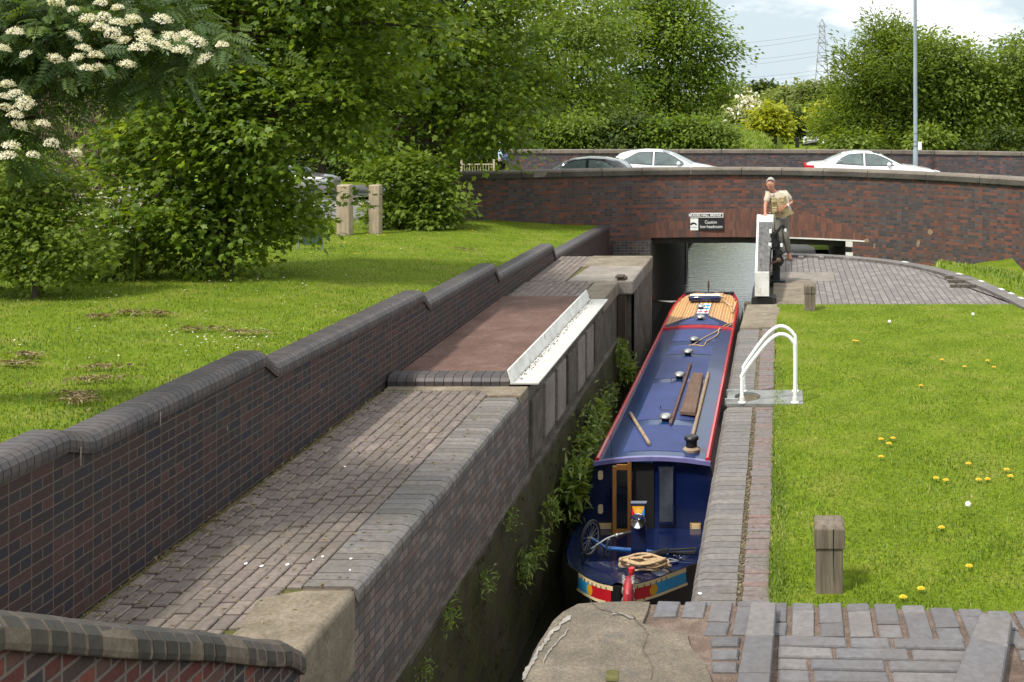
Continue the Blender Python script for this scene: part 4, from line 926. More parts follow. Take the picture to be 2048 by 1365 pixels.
VP = [(1388,686),(1376,711),(1359,758),(1331,843),(1401,641),(1402,619)]
vent_mat = plain('dull aluminium vent', (.42,.42,.40), .35, metal=.75, var=.2)
for px, py in VP:
    p = RP_(px, py); r = .105
    mb = MB(); mb.lathe([(.055,-.01),(.058,.055)], p, 14); v = mb.build('vent', MT['black_iron'], BT, smooth=True)
    mb = MB(); mb.lathe([(r*.9,.05),(r,.056),(r*.97,.075),(r*.72,.098),(r*.35,.110),(.004,.112)], p, 18); mb.build('vent_cap', vent_mat, v, smooth=True)
p = RP_(1383,899); mb = MB(); mb.lathe([(.118,-.01),(.122,.03),(.10,.045),(.088,.055)], p, 20); ch = mb.build('chimney_collar', MT['polewood'], BT, smooth=True)
mb = MB(); mb.lathe([(.078,.05),(.078,.15),(.098,.155),(.100,.185),(.085,.205),(.004,.21)], p, 20); mb.build('chimney_cap', MT['black_iron'], ch, smooth=True)
a = RP_(1224,906); mb = MB(); mb.tube([a, a+Vector((-.02,.0,.26))], .004, 6); mb.ball(a, .014, 8); mb.build('aerial', MT['black_iron'], BT)
# front bulkhead
def BK(px, py, Y=16.285): return W(px, py, Y)
def rect(mb, x0, y0, x1, y1, Y, d=.02, mi=0):
    a = BK(x0,y0,Y); b = BK(x1,y1,Y); mb.box(a.x,b.x,Y-d,Y,b.z,a.z,mi)
mb = MB(); rect(mb,1265,927,1308,1112,16.296,.012); mb.build('doorway', MT['void'], BT)
mb = MB(); rect(mb,1316,934,1349,1048,16.297,.03); f = mb.build('window_frame', MT['navy'], BT, bevel=.006)
mb = MB(); rect(mb,1319,937,1346,1044,16.266,.006); mb.build('pane', plain('cabin window glass', (.05,.055,.07), .08, var=.6, nscale=3), f)
mb = MB(); L0, L1 = 16.02, 16.22
def dq(x0,y0,x1,y1,mi=0,d=.03):
    def Yv(x): return lerp(L0, L1, (x-1225)/38)
    P = []
    for dd in (0, d):
        for x, y in ((x0,y1),(x1,y1),(x1,y0),(x0,y0)): P.append(W(x,y,Yv(x))+Vector((0,dd,0)))
    mb.add(P, [(0,1,2,3),(7,6,5,4),(0,4,5,1),(1,5,6,2),(2,6,7,3),(3,7,4,0)], mi)
dq(1225,933,1233,1118); dq(1255,926,1263,1112); dq(1233,930,1255,941); dq(1233,1058,1255,1116)
dr = mb.build('door', MT['oak'], BT, bevel=.004)
mb = MB(); dq(1233,941,1255,1058,0,.012); mb.build('pane', MT['glass_dark'], dr)
mb = MB(); rect(mb,1268,921,1306,925,16.29,.03); mb.build('lintel_light', MT['chrome'], BT)
for px, py in ((1201,951),(1201,1019)):
    c = BK(px,py,16.28); mb = MB(); prof = []
    for k in range(20):
        a = 2*math.pi*k/20; prof.append((c.x+.034*math.cos(a), c.z+.026*math.sin(a)+(.035 if math.sin(a) > 0 else -.035)))
    v = [(x,16.275,z) for x,z in prof]+[(x,16.30,z) for x,z in prof]; mb.add(v, [tuple(range(20))]+[(i+1 if i<19 else 0,i,20+i,20+(i+1)%20) for i in range(20)]); mb.build('bulkhead_lamp', MT['cream'], BT)
for x0, x1 in ((1196,1224),(1380,1402)):
    mb = MB(); rect(mb,x0,1046,x1,1080,16.29,.02); lv = mb.build('louvre', MT['brass'], BT, bevel=.004)
    mb = MB()
    for i in range(9): rect(mb,x0+4,1049+i*3.3,x1-3,1051.2+i*3.3,16.272,.008)
    mb.build('slats', MT['cream'], lv)
c = BK(1355,1093,16.28); mb = MB(); mb.ball(c+Vector((0,-.02,0)), .022, 10); mb.tube([c+Vector((0,0,.01)),c+Vector((0,0,-.05))], .008); mb.build('door_knob', MT['chrome'], BT, smooth=True)
# post with headlamp
ps = MB(); Yp = 14.12; a = W(1262,1128,Yp); b = W(1291,1010,Yp)
ps.add([(a.x,Yp,a.z-.05),(b.x+.01,Yp,a.z-.05),(b.x,Yp,b.z),(a.x,Yp,b.z),(a.x,Yp+.07,a.z-.05),(b.x+.01,Yp+.07,a.z-.05),(b.x,Yp+.07,b.z),(a.x,Yp+.07,b.z)], [(0,1,2,3),(5,4,7,6),(4,0,3,7),(1,5,6,2),(3,2,6,7)])
ps.box(a.x-.06,b.x+.06,Yp-.02,Yp+.09,a.z-.06,a.z-.02)
ps.box(a.x-.012,b.x+.012,Yp-.01,Yp+.08,b.z,b.z+.02)
PST = ps.build('cratch_post', MT['navy'], BT, bevel=.006)
mb = MB(); z0, z1 = b.z-.015, b.z-.14; xa, xb = a.x+.012, b.x-.012; xm = (xa+xb)/2; y = Yp-.006
mb.add([(xa,y,z0),(xb,y,z0),(xm+.03,y,z1),(xm-.03,y,z1)], [(3,2,1,0)], 0); mb.add([(xa,y,z0),(xm-.03,y,z1),(xa,y,z1)], [(2,1,0)], 1); mb.add([(xb,y,z0),(xb,y,z1),(xm+.03,y,z1)], [(2,1,0)], 2)
mb.build('painted_panel', [MT['yellow'],MT['red_gloss'],MT['sky_blue']], PST)
c = W(1276,1041,Yp-.09); mb = MB(); mb.lathe([(.004,.075),(.05,.07),(.080,.03),(.092,-.02),(.085,-.035),(.07,-.028),(.03,-.005),(.004,0)], c, 22, axis='y'); mb.tube([c+Vector((0,.04,-.07)), c+Vector((0,.08,-.12))], .015); mb.build('headlamp', MT['chrome'], PST, smooth=True)
# stem fender and stud
mb = MB(); pth = [W(1256,1158,12.98),W(1256,1163,12.86),W(1256,1172,12.72),W(1256,1188,12.66),W(1256,1215,12.66)]
mb.tube(pth, [.03,.042,.050,.052,.052], 12); mb.build('stem_fender', plain('faded red fender', (.36,.03,.04), .45, var=.2, nscale=14), BT, smooth=True)
for sx in (-1,1):
    mb = MB(); n = 30
    mb.tube([Vector((p.x+sx*(.048+.010*math.sin(i*1.4)), p.y+.02, p.z+.02)) for i, p in enumerate([pth[0].lerp(pth[1],t) for t in np.linspace(0,1,6)]+[pth[1].lerp(pth[2],t) for t in np.linspace(.1,1,6)]+[pth[2].lerp(pth[4],t) for t in np.linspace(.1,1,10)])], .016, 6); mb.build('chain', MT['steel'], BT)
c = W(1263,1150,13.0); mb = MB(); mb.lathe([(.022,-.10),(.022,.03),(.036,.035),(.036,.075),(.015,.085)], c, 12); mb.build('mooring_stud', MT['red_gloss'], BT, smooth=True)
c = W(1417,592,29.35); mb = MB(); mb.tube([c+Vector((0,0,-.1)), c+Vector((0,0,.22))], [.02,.015], 8); mb.lathe([(.02,.20),(.032,.23),(.02,.27),(.028,.30),(.012,.36),(.003,.38)], c, 10); mb.build('tiller_pin', MT['rust'], BT, smooth=True)

# ------------------------------------------------------------------ things lying on the boat
def top_mesh(mb, name, mat, label, cat, group=None, **k): return tag(mb.build(name, mat, **k), label, cat, group)
def pole_on_roof(a, b, r, mat, label):
    p, q = RP_(*a, .03), RP_(*b, .03); mb = MB(); mb.tube([p.lerp(q,t) for t in (0,.02,.5,.98,1)], [r*.7,r,r*1.04,r,r*.7], 10); return top_mesh(mb, 'boat_pole', mat, label, 'boat pole', smooth=True)
pole_on_roof((1381,732),(1341,854), .026, MT['darkpole'], 'dark varnished pole lying left of the brown plank on the boat roof')
pole_on_roof((1417,748),(1386,872), .030, MT['polewood'], 'pale round pole lying right of the brown plank on the boat roof')
pole_on_roof((1260,826),(1299,894), .026, MT['polewood'], 'short pole lying slantwise alone near the left front of the boat roof')
mb = MB(); c = [RP_(1384,755,.02),RP_(1407,755,.02),RP_(1391,836,.02),RP_(1360,833,.02)]; c = [Vector((p.x,p.y,camber(p.x-BXC)+.02)) for p in c]
z = max(p.z for p in c); c = [c[3],c[2],c[1],c[0]]
mb.add([(p.x,p.y,z) for p in c]+[(p.x,p.y,z+.055) for p in c], [(3,2,1,0),(4,5,6,7),(0,1,5,4),(1,2,6,5),(2,3,7,6),(3,0,4,7)]); top_mesh(mb, 'plank', MT['plankwood'], 'wide brown gang plank lying on the boat roof between two poles', 'plank', bevel=.008)
for y in (18.6, 20.4): rk = MB(); rk.tube([(BXC-.12,y,camber(.1)+.07),(BXC-.12,y,camber(.1)+.006),(BXC+.40,y,camber(.4)+.012),(BXC+.42,y,camber(.4)+.08)], .009, 6); rk.build('pole_rack', MT['black_iron'], BT)
rp = MB(); pts_ = [RP_(x,y,.014) for x,y in ((1474,622),(1471,632),(1462,643),(1450,650),(1432,664),(1408,678),(1388,691),(1378,694))]
def smooth_path(P, n=6):
    out = []
    for i in range(len(P)-1):
        p0, p1, p2, p3 = P[max(i-1,0)], P[i], P[i+1], P[min(i+2,len(P)-1)]
        for k in range(n):
            t = k/n; out.append(.5*((2*p1)+(p2-p0)*t+(2*p0-5*p1+4*p2-p3)*t*t+(3*p1-p0-3*p2+p3)*t**3))
    return out+[P[-1]]
rp.tube(smooth_path(pts_), .012, 6); rp.tube(smooth_path([RP_(x,y,.014) for x,y in ((1471,634),(1458,650),(1440,656),(1436,668),(1428,676),(1414,684),(1407,694),(1395,693),(1380,693))]), .012, 6)
top_mesh(rp, 'rope', MT['rope'], 'thin pale centre rope trailing across the rear of the blue boat roof', 'rope', smooth=True)
mb = MB(); Yb = 28.15; x0, x1 = BXC-.40, BXC+.34
mb.tube([(x0,Yb,-1.36),(x0+.04,Yb,-1.345),(x1-.04,Yb,-1.345),(x1,Yb,-1.36)], [.06,.085,.085,.06], 12, 0); mb.tube([(x0+.02,Yb+.02,-1.295),(x1-.02,Yb+.02,-1.295)], .055, 10, 1)
top_mesh(mb, 'rolled_cover', [MT['navy'],MT['white_worn']], 'rolled navy and white cover lying across the slatted stern deck', 'rolled cover', smooth=True)
mb = MB(); random.seed(5)
for k in range(9):
    y = 28.35+k*.055; P = [Vector((BXC+t*.36+random.uniform(-.02,.02), y+random.uniform(-.03,.03), -1.38+random.uniform(0,.06))) for t in np.linspace(-1.05,1.05,7)]; mb.tube(smooth_path(P,4), .020, 6)
for k in range(3):
    P = [Vector((BXC+.36,28.4,-1.38)),Vector((BXC+.5+k*.05,28.0-k*.25,-1.42)),Vector((BXC+.66,27.7-k*.4,-1.43)),Vector((BXC+.70,28.3-k*.2,-1.43))]; mb.tube(smooth_path(P,5), .013, 6)
top_mesh(mb, 'rope', MT['rope'], 'heap of pale rope behind the rolled cover on the stern', 'rope', smooth=True)
mb = MB(); random.seed(9)
for k in range(10):
    cx = BXC+.22+random.uniform(-.04,.04); cy = 13.42+random.uniform(-.03,.03); rx = random.uniform(.17,.27); ry = random.uniform(.05,.12); zc = -1.80+.010*k; a0 = random.uniform(0,6.28)
    P = [Vector((cx+rx*math.cos(a0+q)+random.uniform(-.012,.012), cy+ry*math.sin(a0+q)+random.uniform(-.01,.01), zc+.012*math.sin(3*q+k))) for q in np.linspace(0,5.9,14)]; mb.tube(smooth_path(P,3), .0135, 6)
P = [Vector((BXC+.44,13.4,-1.80)),Vector((BXC+.50,13.55,-1.85)),Vector((BXC+.40,13.65,-1.88))]; mb.tube(smooth_path(P,4), .0135, 6)
top_mesh(mb, 'rope', MT['rope'], 'coil of thick pale rope heaped on the bow deck behind the red stud', 'rope', smooth=True)

# bicycle laid across the well deck
BI = empty('bicycle', W(1270,1112,14.6), 'blue folding bicycle laid across the well deck at the bow', 'bicycle')
def ring(mb, c, r, n1, n2, u, w, rt, n=26, m=6):
    c = Vector(c); P = [c+Vector(u)*r*math.cos(2*math.pi*k/n)+Vector(w)*r*math.sin(2*math.pi*k/n) for k in range(n+1)]; mb.tube(P, rt, m, caps=False)
def wheel(c, u, w, r=.2):
    mb = MB(); ring(mb, c, r, 0, 0, u, w, .017); whl = mb.build('wheel', MT['rubber'], BI, smooth=True)
    mb = MB(); ring(mb, c, r-.022, 0, 0, u, w, .007)
    for k in range(14):
        a = 2*math.pi*k/14; mb.tube([Vector(c), Vector(c)+Vector(u)*(r-.02)*math.cos(a)+Vector(w)*(r-.02)*math.sin(a)], .0018, 4)
    mb.tube([Vector(c)-Vector(u).cross(Vector(w))*.04, Vector(c)+Vector(u).cross(Vector(w))*.04], .014, 8); mb.build('rim', MT['steel'], whl)
fw = W(1181,1077,14.55); wheel(fw, (.40,.90,.12), (-.05,-.1,1.0)); rw = W(1362,1122,14.75); wheel(rw, (1,0,.05), (0,1,.12), .19)
mb = MB(); A = W(1214,1097,14.5); B_ = W(1292,1104,14.55); C_ = W(1345,1113,14.6)
mb.tube([A, B_, C_], [.026,.030,.024], 10); mb.tube([A, fw+Vector((.03,-.02,0))], .014); mb.tube([C_, rw], .012); mb.build('frame', MT['blue_metal'], BI, smooth=True)
mb = MB(); st = W(1213,1092,14.48); mb.tube([A, st, W(1218,1078,14.45)], .014); mb.tube(smooth_path([W(1166,1107,14.35),W(1190,1093,14.4),W(1213,1078,14.45),W(1235,1070,14.5),W(1263,1064,14.55)]), .011, 8); mb.ball(W(1234,1071,14.44), .026, 10); mb.build('handlebar', MT['steel'], BI, smooth=True)
for a_, b_ in ((W(1164,1108,14.35),W(1182,1098,14.37)),(W(1246,1068,14.52),W(1264,1064,14.55))): mb = MB(); mb.tube([a_,b_], .017, 8); mb.build('grip', MT['rubber'], BI)
mb = MB()
for k in range(4): mb.tube(smooth_path([W(1196+k*9,1092-k*6,14.4),W(1200+k*6,1110,14.35),W(1212,1116-k*3,14.4)],5), .005, 5)
mb.build('cables', MT['rubber'], BI)
mb = MB(); mb.loft([[(p.x+d*0,p.y+w*c,p.z+h*s) for c,s in ((-1,0),(-.6,.8),(.6,.8),(1,0),(.5,-.6),(-.5,-.6))] for p,w,h,d in ((W(1296,1105,14.5),.02,.015,0),(W(1312,1107,14.5),.035,.03,0),(W(1328,1104,14.5),.075,.04,0),(W(1336,1102,14.5),.06,.03,0))]); mb.build('saddle', MT['rubber'], BI, smooth=True)
mb = MB(); a = W(1338,1103,14.6); b = W(1392,1100,14.6)
for dy in (-.05,.05): mb.tube([a+Vector((0,dy,0)),b+Vector((0,dy,0))], .012)
mb.tube([b+Vector((0,-.05,0)),b+Vector((0,.05,0))], .012); mb.box(a.x,b.x,a.y-.04,a.y+.04,a.z-.03,a.z-.012); mb.build('rack', MT['black_iron'], BI)

# ------------------------------------------------------------------ lock gate, paddle gear
GA = empty('lock_gate', (-.33,22,-2.95), 'open wooden lock gate with white ended balance beam beside the standing man', 'lock gate')
greywood = wood_mat('grey peeling beam top', (.045,.043,.042), (.155,.15,.145), scale=(16,2.5,16), bmp=.8)
sec = lambda y: (lerp(-.41,-.465,(y-19.8)/4.8), lerp(-.185,-.14,(y-19.8)/4.8), lerp(.13,.62,(y-19.8)/4.8), lerp(.53,.975,(y-19.8)/4.8))
mb = MB(); rings = [[(a,y,c),(b,y,c),(b,y,d),(a,y,d)] for y in (19.82,21,22.5,24.62) for a,b,c,d in [sec(y)]]
mb.loft(rings); mb.m = [1 if (i % 4 == 2 and i < 12) else 0 for i in range(len(mb.f))]
BB = mb.build('balance_beam', [MT['black_paint'], greywood], GA, bevel=.012)
mb = MB(); rings = []
for y in (19.79,22.2,24.2):
    a,b,c,d = sec(y); rings.append([(a-.004,y,d-.10),(a+.034,y,d-.10),(a+.036,y,d+.004),(a-.004,y,d+.004)])
mb.loft(rings); mb.build('white_stripe', MT['white_worn'], BB)
mb = MB(); a,b,c,d = sec(19.8); mb.box(a-.006,b+.006,19.775,19.815,c+.005,d+.008); mb.build('white_end', MT['white_worn'], BB, bevel=.006)
mb = MB(); rings = []
for y in (23.95,24.66):
    a,b,c,d = sec(y); rings.append([(a-.008,y,d-.16),(b+.008,y,d-.16),(b+.008,y,d+.008),(a-.008,y,d+.008)])
mb.loft(rings); mb.build('white_tip', MT['white_paint'], BB, bevel=.01)
mb = MB(); mb.box(-.47,-.06,19.84,20.12,-3.2,.11); mb.box(-.47,-.30,20.12,22.3,-3.2,.02); mb.box(-.33,-.08,22.2,22.6,-.4,.12)
for z in (-2.6,-1.8,-1.0,-.3): mb.box(-.50,-.30,20.12,22.25,z,z+.2)
mb.build('gate_leaf', plain('black tarred wood', (.012,.011,.010), .6, var=.5, nscale=5, bmp=.3), GA, bevel=.01)
mb = MB(); a,b,c,d = sec(23.6); mb.tube([(-.37,24.55,.98),(-.37,24.55,1.02)], .012); mb.build('beam_bolt', MT['black_iron'], GA)
PG = empty('paddle_gear', (-.04,22.2,0), 'black iron paddle gear with cog wheels and curved handle on the lock side', 'paddle gear')
Y0 = 22.0
def PQ(px, py, Y=Y0): return W(px, py, Y)
mb = MB(); a = PQ(1547,575); b = PQ(1560,500); mb.box(a.x-.02,b.x,Y0+.02,Y0+.18,-.02,.78); mb.box(a.x-.08,b.x+.10,Y0-.02,Y0+.22,-.02,.05); mb.build('post', MT['black_iron'], PG, bevel=.008)
mb = MB(); c = PQ(1553,455); mb.box(c.x-.03,c.x+.03,Y0+.04,Y0+.10,-.3,.98)
for k in range(16): mb.box(c.x+.03,c.x+.05,Y0+.045,Y0+.095,.1+k*.055,.125+k*.055)
mb.build('rack', MT['black_iron'], PG)
def cog(px, py, r, dy=0.0, t=.06, name='cog_wheel', teeth=18):
    c = PQ(px,py)+Vector((0,dy,0)); prof = []; n = teeth*2
    mb = MB(); R_ = [r*(1.0 if k % 2 else .90) for k in range(n)]
    v = [(c.x+R_[k]*math.cos(2*math.pi*k/n), c.y, c.z+R_[k]*math.sin(2*math.pi*k/n)) for k in range(n)]; v2 = [(x,y+t,z) for x,y,z in v]
    mb.add(v+v2, [tuple(range(n)), tuple(range(2*n-1,n-1,-1))]+[((i+1)%n,i,n+i,n+(i+1)%n) for i in range(n)]); mb.lathe([(.004,-.05),(r*.35,-.05),(r*.38,.0),(r*.3,.01)], c, 12, axis='y'); return mb.build(name, MT['black_iron'], PG)
cog(1551,489,.115,-.06); cog(1558,505,.075,-.10); cog(1549,472,.085,-.02); cog(1556,520,.115,-.12)
mb = MB(); mb.tube(smooth_path([PQ(1549,470,21.9),PQ(1556,462,21.85),PQ(1563,452,21.85),PQ(1567,450,21.85),PQ(1569,458,21.85)]), .028, 8); mb.tube([PQ(1545,478),PQ(1552,464)], .03, 8); mb.build('pawl', MT['black_iron'], PG, smooth=True)
mb = MB(); mb.tube(smooth_path([PQ(1557,521,21.8),PQ(1551,524,21.75),PQ(1541,528,21.7),PQ(1534,535,21.68),PQ(1531,547,21.66)]), [.026]*6+[.022]*19, 8); mb.ball(PQ(1557,521,21.78), .05, 10); mb.build('crank_handle', MT['rust'], PG, smooth=True)
for px, py, s in ((1541,463,.035),(1540,491,.04),(1563,491,.03),(1571,461,.025)):
    mb = MB(); c = PQ(px,py,21.8); mb.box(c.x-s*.7,c.x+s*.7,c.y-.02,c.y+.02,c.z-s*1.1,c.z+s*1.1); mb.build('white_stop', MT['white_paint'], PG, bevel=.008)

# ------------------------------------------------------------------ safety rail over the ladder
LR = empty('ladder_rail', (-.17,13.7,0), 'white tubular steel handrail standing on a grey plate over the lock ladder', 'handrail')
mb = MB(); P = [(-.60,13.40),(.26,13.40),(.26,14.02),(-.60,14.02)]; n = 24; cx, cy, rx, ry = -.37, 13.72, .15, .20
outer = P; hole = [(cx+rx*math.cos(2*math.pi*k/n), cy+ry*math.sin(2*math.pi*k/n)) for k in range(n)]
def proj(a):
    dx, dy = math.cos(a), math.sin(a); t = 1e9
    for e, d, o in ((-.60,dx,cx),(.26,dx,cx)):
        if abs(d) > 1e-6 and (e-o)/d > 0: t = min(t,(e-o)/d)
    for e, d, o in ((13.40,dy,cy),(14.02,dy,cy)):
        if abs(d) > 1e-6 and (e-o)/d > 0: t = min(t,(e-o)/d)
    return (cx+dx*t, cy+dy*t)
angs = sorted([2*math.pi*k/n for k in range(n)]+[math.atan2(y-cy,x-cx)%(2*math.pi) for x,y in P]); m = len(angs)
o_ = [proj(a) for a in angs]; h_ = [(cx+rx*math.cos(a), cy+ry*math.sin(a)) for a in angs]
v = [(x,y,.022) for x,y in o_]+[(x,y,.022) for x,y in h_]+[(x,y,-.01) for x,y in o_]+[(x,y,-.25) for x,y in h_]
fs = []
for i in range(m):
    j = (i+1)%m; fs += [(i,j,m+j,m+i),(2*m+i,2*m+j,j,i),(m+i,m+j,3*m+j,3*m+i)]
mb.add(v, fs); mb.build('plate', MT['plate'], LR)
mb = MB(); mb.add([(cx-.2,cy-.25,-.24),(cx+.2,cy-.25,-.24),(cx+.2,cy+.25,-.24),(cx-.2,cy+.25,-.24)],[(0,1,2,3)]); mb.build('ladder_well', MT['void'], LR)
for k, Y in enumerate((13.43, 13.95)):
    zx = lambda px, py: W(px, py, Y if k == 0 else Y)
    if k == 0: pp = [(1484,815),(1484,762),(1486,748),(1520,702),(1540,680),(1553,671),(1564,669),(1576,673),(1586,684),(1590,702),(1590,812)]
    else: pp = [(1487,790),(1487,742),(1490,730),(1522,684),(1540,664),(1553,655),(1563,653),(1575,657),(1586,668),(1591,686),(1591,790)]
    mb = MB(); mb.tube(smooth_path([zx(*p) for p in pp],5), .0215, 12); h = mb.build('hoop', MT['white_paint'], LR, smooth=True)
    for p in (pp[0], pp[-1]): c = zx(*p); mb = MB(); mb.lathe([(.045,0),(.045,.012),(.03,.02),(.027,.07),(.022,.075)], (c.x,c.y,.022), 14); mb.build('foot', MT['white_worn'], h, smooth=True)
mb = MB(); mb.box(-.62,-.47,13.5,13.53,-.02,.05); mb.box(-.62,-.47,13.9,13.93,-.02,.05); mb.tube([(-.58,13.5,.0),(-.58,13.93,.0)], .015); mb.build('top_rung', MT['steel'], LR)

# ------------------------------------------------------------------ wooden posts
def bollard(px0, px1, Y, ztop, label, seed):
    x0 = (px0-1560)*Y/2400; x1 = (px1-1560)*Y/2400; w = x1-x0; y0 = Y
    e = empty('wooden_bollard', ((x0+x1)/2, Y+w/2, 0), label, 'bollard', 'wooden mooring bollards at the lock side')
    mb = MB(); mb.box(x0+w*.055,x1-w*.055,y0+w*.055,y0+w*.945,-.3,ztop*.67); mb.build('shaft', MT['oldwood'], e, bevel=.012)
    mb = MB(); k = .012
    v = [(x0,y0,ztop*.66),(x1,y0,ztop*.66),(x1,y0+w,ztop*.66),(x0,y0+w,ztop*.66),(x0,y0,ztop-.03),(x1,y0,ztop-.035),(x1,y0+w,ztop-.02),(x0,y0+w,ztop-.015),(x0+.02,y0+.02,ztop-.006),(x1-.02,y0+.02,ztop-.01),(x1-.02,y0+w-.02,ztop),(x0+.02,y0+w-.02,ztop)]
    mb.add(v, [(3,2,1,0),(8,9,10,11)]+[f for a in range(4) for b in [(a+1)%4] for f in ((a,b,b+4,a+4),(a+4,b+4,b+8,a+8))]); mb.build('head', MT['oldwood'], e, bevel=.006)
    mb = MB(); xc = x0+w*.62
    mb.add([(xc-.004,y0-.0015,ztop-.03),(xc+.005,y0-.0015,ztop-.03),(xc+.003,y0-.0015,ztop*.67),(xc-.004,y0-.0015,ztop*.67)],[(3,2,1,0)]); yb = y0+w*.055-.0015
    mb.add([(xc-.004,yb,ztop*.66),(xc+.004,yb,ztop*.66),(xc+.006,yb,ztop*.2),(xc+.003,yb,ztop*.2)],[(3,2,1,0)]); mb.build('crack', MT['void'], e)
    return e
bollard(1629, 1690, 8.32, .50, 'weathered square wooden bollard standing at the near edge of the right lawn', 1)
bollard(1608, 1632, 19.15, .43, 'small grey wooden bollard at the far edge of the lawn by the quadrant paving', 2)
for (px0, px1, pyb, pyt, lab) in ((673,698,474,371,'tall pale wooden post on the raised lawn beside the maple foliage'),(737,758,470,371,'tall pale wooden post on the raised lawn beside the round bush')):
    Y = 26.9 if px0 < 700 else 27.3; a = W(px0,pyb,Y); b = W(px1,pyt,Y); w = b.x-a.x
    mb = MB(); mb.box(a.x,b.x,Y,Y+w,a.z-.3,b.z); tag(mb.build('wooden_post', MT['palewood'], bevel=.015), lab, 'post', 'wooden posts between lawn and road')
e = empty('notice_board', W(624,500,23.2), 'small green board on two thin legs beneath the maple branches', 'notice board')
mb = MB(); a = W(603,490,23.2); b = W(641,452,23.2); mb.box(a.x,b.x,23.2,23.23,a.z,b.z); mb.build('board', plain('green grey board', (.05,.085,.075), .4), e, bevel=.005)
for px in (595,643): p = W(px,502,23.22); mb = MB(); mb.box(p.x-.02,p.x+.02,23.235,23.27,p.z-.1,b.z+.05); mb.build('leg', MT['steel'], e)

# ------------------------------------------------------------------ signs on the bridge
def text_part(body, size, c, mat, parent, ang=0.0, width=None, name='lettering', sx=1.0, bold=.0):
    cu = bpy.data.curves.new('txt','FONT'); cu.body = body; cu.size = size; cu.align_x = 'CENTER'; cu.align_y = 'CENTER'; cu.extrude = .002; cu.offset = bold
    to = bpy.data.objects.new('txt', cu); COL.objects.link(to); dg = bpy.context.evaluated_depsgraph_get(); me = bpy.data.meshes.new_from_object(to.evaluated_get(dg)); bpy.data.objects.remove(to)
    n = len(me.vertices); co = np.zeros(n*3); me.vertices.foreach_get('co', co); co = co.reshape(-1,3); w = co[:,0].max()-co[:,0].min(); k = (width/w) if width else 1
    ca, sa = math.cos(ang), math.sin(ang); org = WL[parent.name]
    out = np.stack([c[0]-org.x+co[:,0]*k*ca, c[1]-org.y+co[:,0]*k*sa-co[:,2], c[2]-org.z+co[:,1]], 1); me.vertices.foreach_set('co', out.ravel()); me.materials.clear(); me.materials.append(mat)
    o = bpy.data.objects.new(name, me); COL.objects.link(o); o.parent = parent; WL[o.name] = org; return o
wht = plain('white sign paint', (.8,.8,.78), .5, var=.04); blk = plain('black sign paint', (.016,.016,.018), .45, var=.2)
Ys = bridge_y(-2.1)-.035
def SG(px, py): return W(px, py, Ys)
a = SG(1373.5,435.5); b = SG(1446.5,426.5); e = empty('name_sign', ((a.x+b.x)/2,Ys,a.z), 'narrow black bridge name sign with white border and capitals', 'name sign')
mb = MB(); mb.box(a.x,b.x,Ys,Ys+.03,a.z,b.z); mb.build('plate', wht, e); mb = MB(); mb.box(a.x+.02,b.x-.02,Ys-.003,Ys-.0005,a.z+.02,b.z-.02); mb.build('ground', blk, e)
text_part('BRADES HALL BRIDGE', .092, ((a.x+b.x)/2,Ys-.006,(a.z+b.z)/2), wht, e, width=(b.x-a.x)-.12, bold=.0025)
a = SG(1373,461); b = SG(1447,437.5); e = empty('warning_sign', ((a.x+b.x)/2,Ys,a.z), 'black and white low headroom caution sign under the bridge name', 'warning sign')
m_ = SG(1396.5,0).x
mb = MB(); mb.box(m_,b.x,Ys,Ys+.025,a.z,b.z); mb.build('panel', blk, e); mb = MB(); mb.box(a.x,m_-.001,Ys,Ys+.025,a.z,b.z); mb.build('emblem_panel', wht, e)
text_part('Caution', .125, ((m_+b.x)/2,Ys-.004,a.z+.225), wht, e, width=.33); text_part('low headroom', .125, ((m_+b.x)/2+.01,Ys-.004,a.z+.10), wht, e, width=.62)
mb = MB(); cx = (a.x+m_)/2+.02; cz = a.z+.155; n = 10; P = []
for k in range(n+1): t = math.pi*(.95-.95*k/n); P.append((cx+.095*math.cos(t)+.01, cz+.075*math.sin(t)-.01))
Q = [(cx+.055*math.cos(math.pi*(.95-.95*k/n))+.02, cz+.035*math.sin(math.pi*(.95-.95*k/n))-.02) for k in range(n+1)]
v = [(x,Ys-.003,z) for x,z in P+Q]; mb.add(v, [(n+1+i,n+2+i,i+1,i) for i in range(n)])
for k in range(4): x = cx-.11+k*.02; mb.add([(x,Ys-.003,cz-.02),(x+.006,Ys-.003,cz-.02),(x-.006+k*.004,Ys-.003,cz+.06+.012*k)], [(0,1,2)])
mb.build('emblem', blk, e); text_part('British Waterways', .03, (cx-.02,Ys-.004,a.z+.085), blk, e, width=.26)

# ------------------------------------------------------------------ lamp post, railing, pylon, lines
LP = empty('lamp_post', (W(1831,330,44.2).x,44.2,RZ+.1), 'tall blue grey steel lamp post behind the white saloon', 'lamp post')
lpm = plain('blue grey post paint', (.27,.335,.37), .5, var=.12, nscale=2); x = WL[LP.name].x
mb = MB(); mb.tube([(x,44.2,.15),(x,44.2,1.35),(x,44.2,1.42)], [.092,.092,.085], 16); mb.tube([(x,44.2,1.42),(x-.02,44.2,8.3),(x-.02,44.05,8.7),(x-.02,43.2,8.95)], [.078,.062,.055,.045], 14); mb.build('pole', lpm, LP, smooth=True)
mb = MB(); mb.box(x-.14,x+.1,42.5,43.25,8.88,9.02); mb.build('lamp_head', MT['steel'], LP, bevel=.03)
mb = MB(); p = W(1839.5,300,44.1); q = W(1842.5,284,44.1); mb.box(p.x-.07,q.x+.01,44.05,44.075,p.z,q.z); mb.build('notice', wht, LP)
mb = MB()
for z in (1.52,1.68,1.98): mb.tube([(x+.085*math.cos(t),44.2+.085*math.sin(t),z) for t in np.linspace(0,2*math.pi,13)], .008, 5)
mb.build('band', MT['black_iron'], LP)
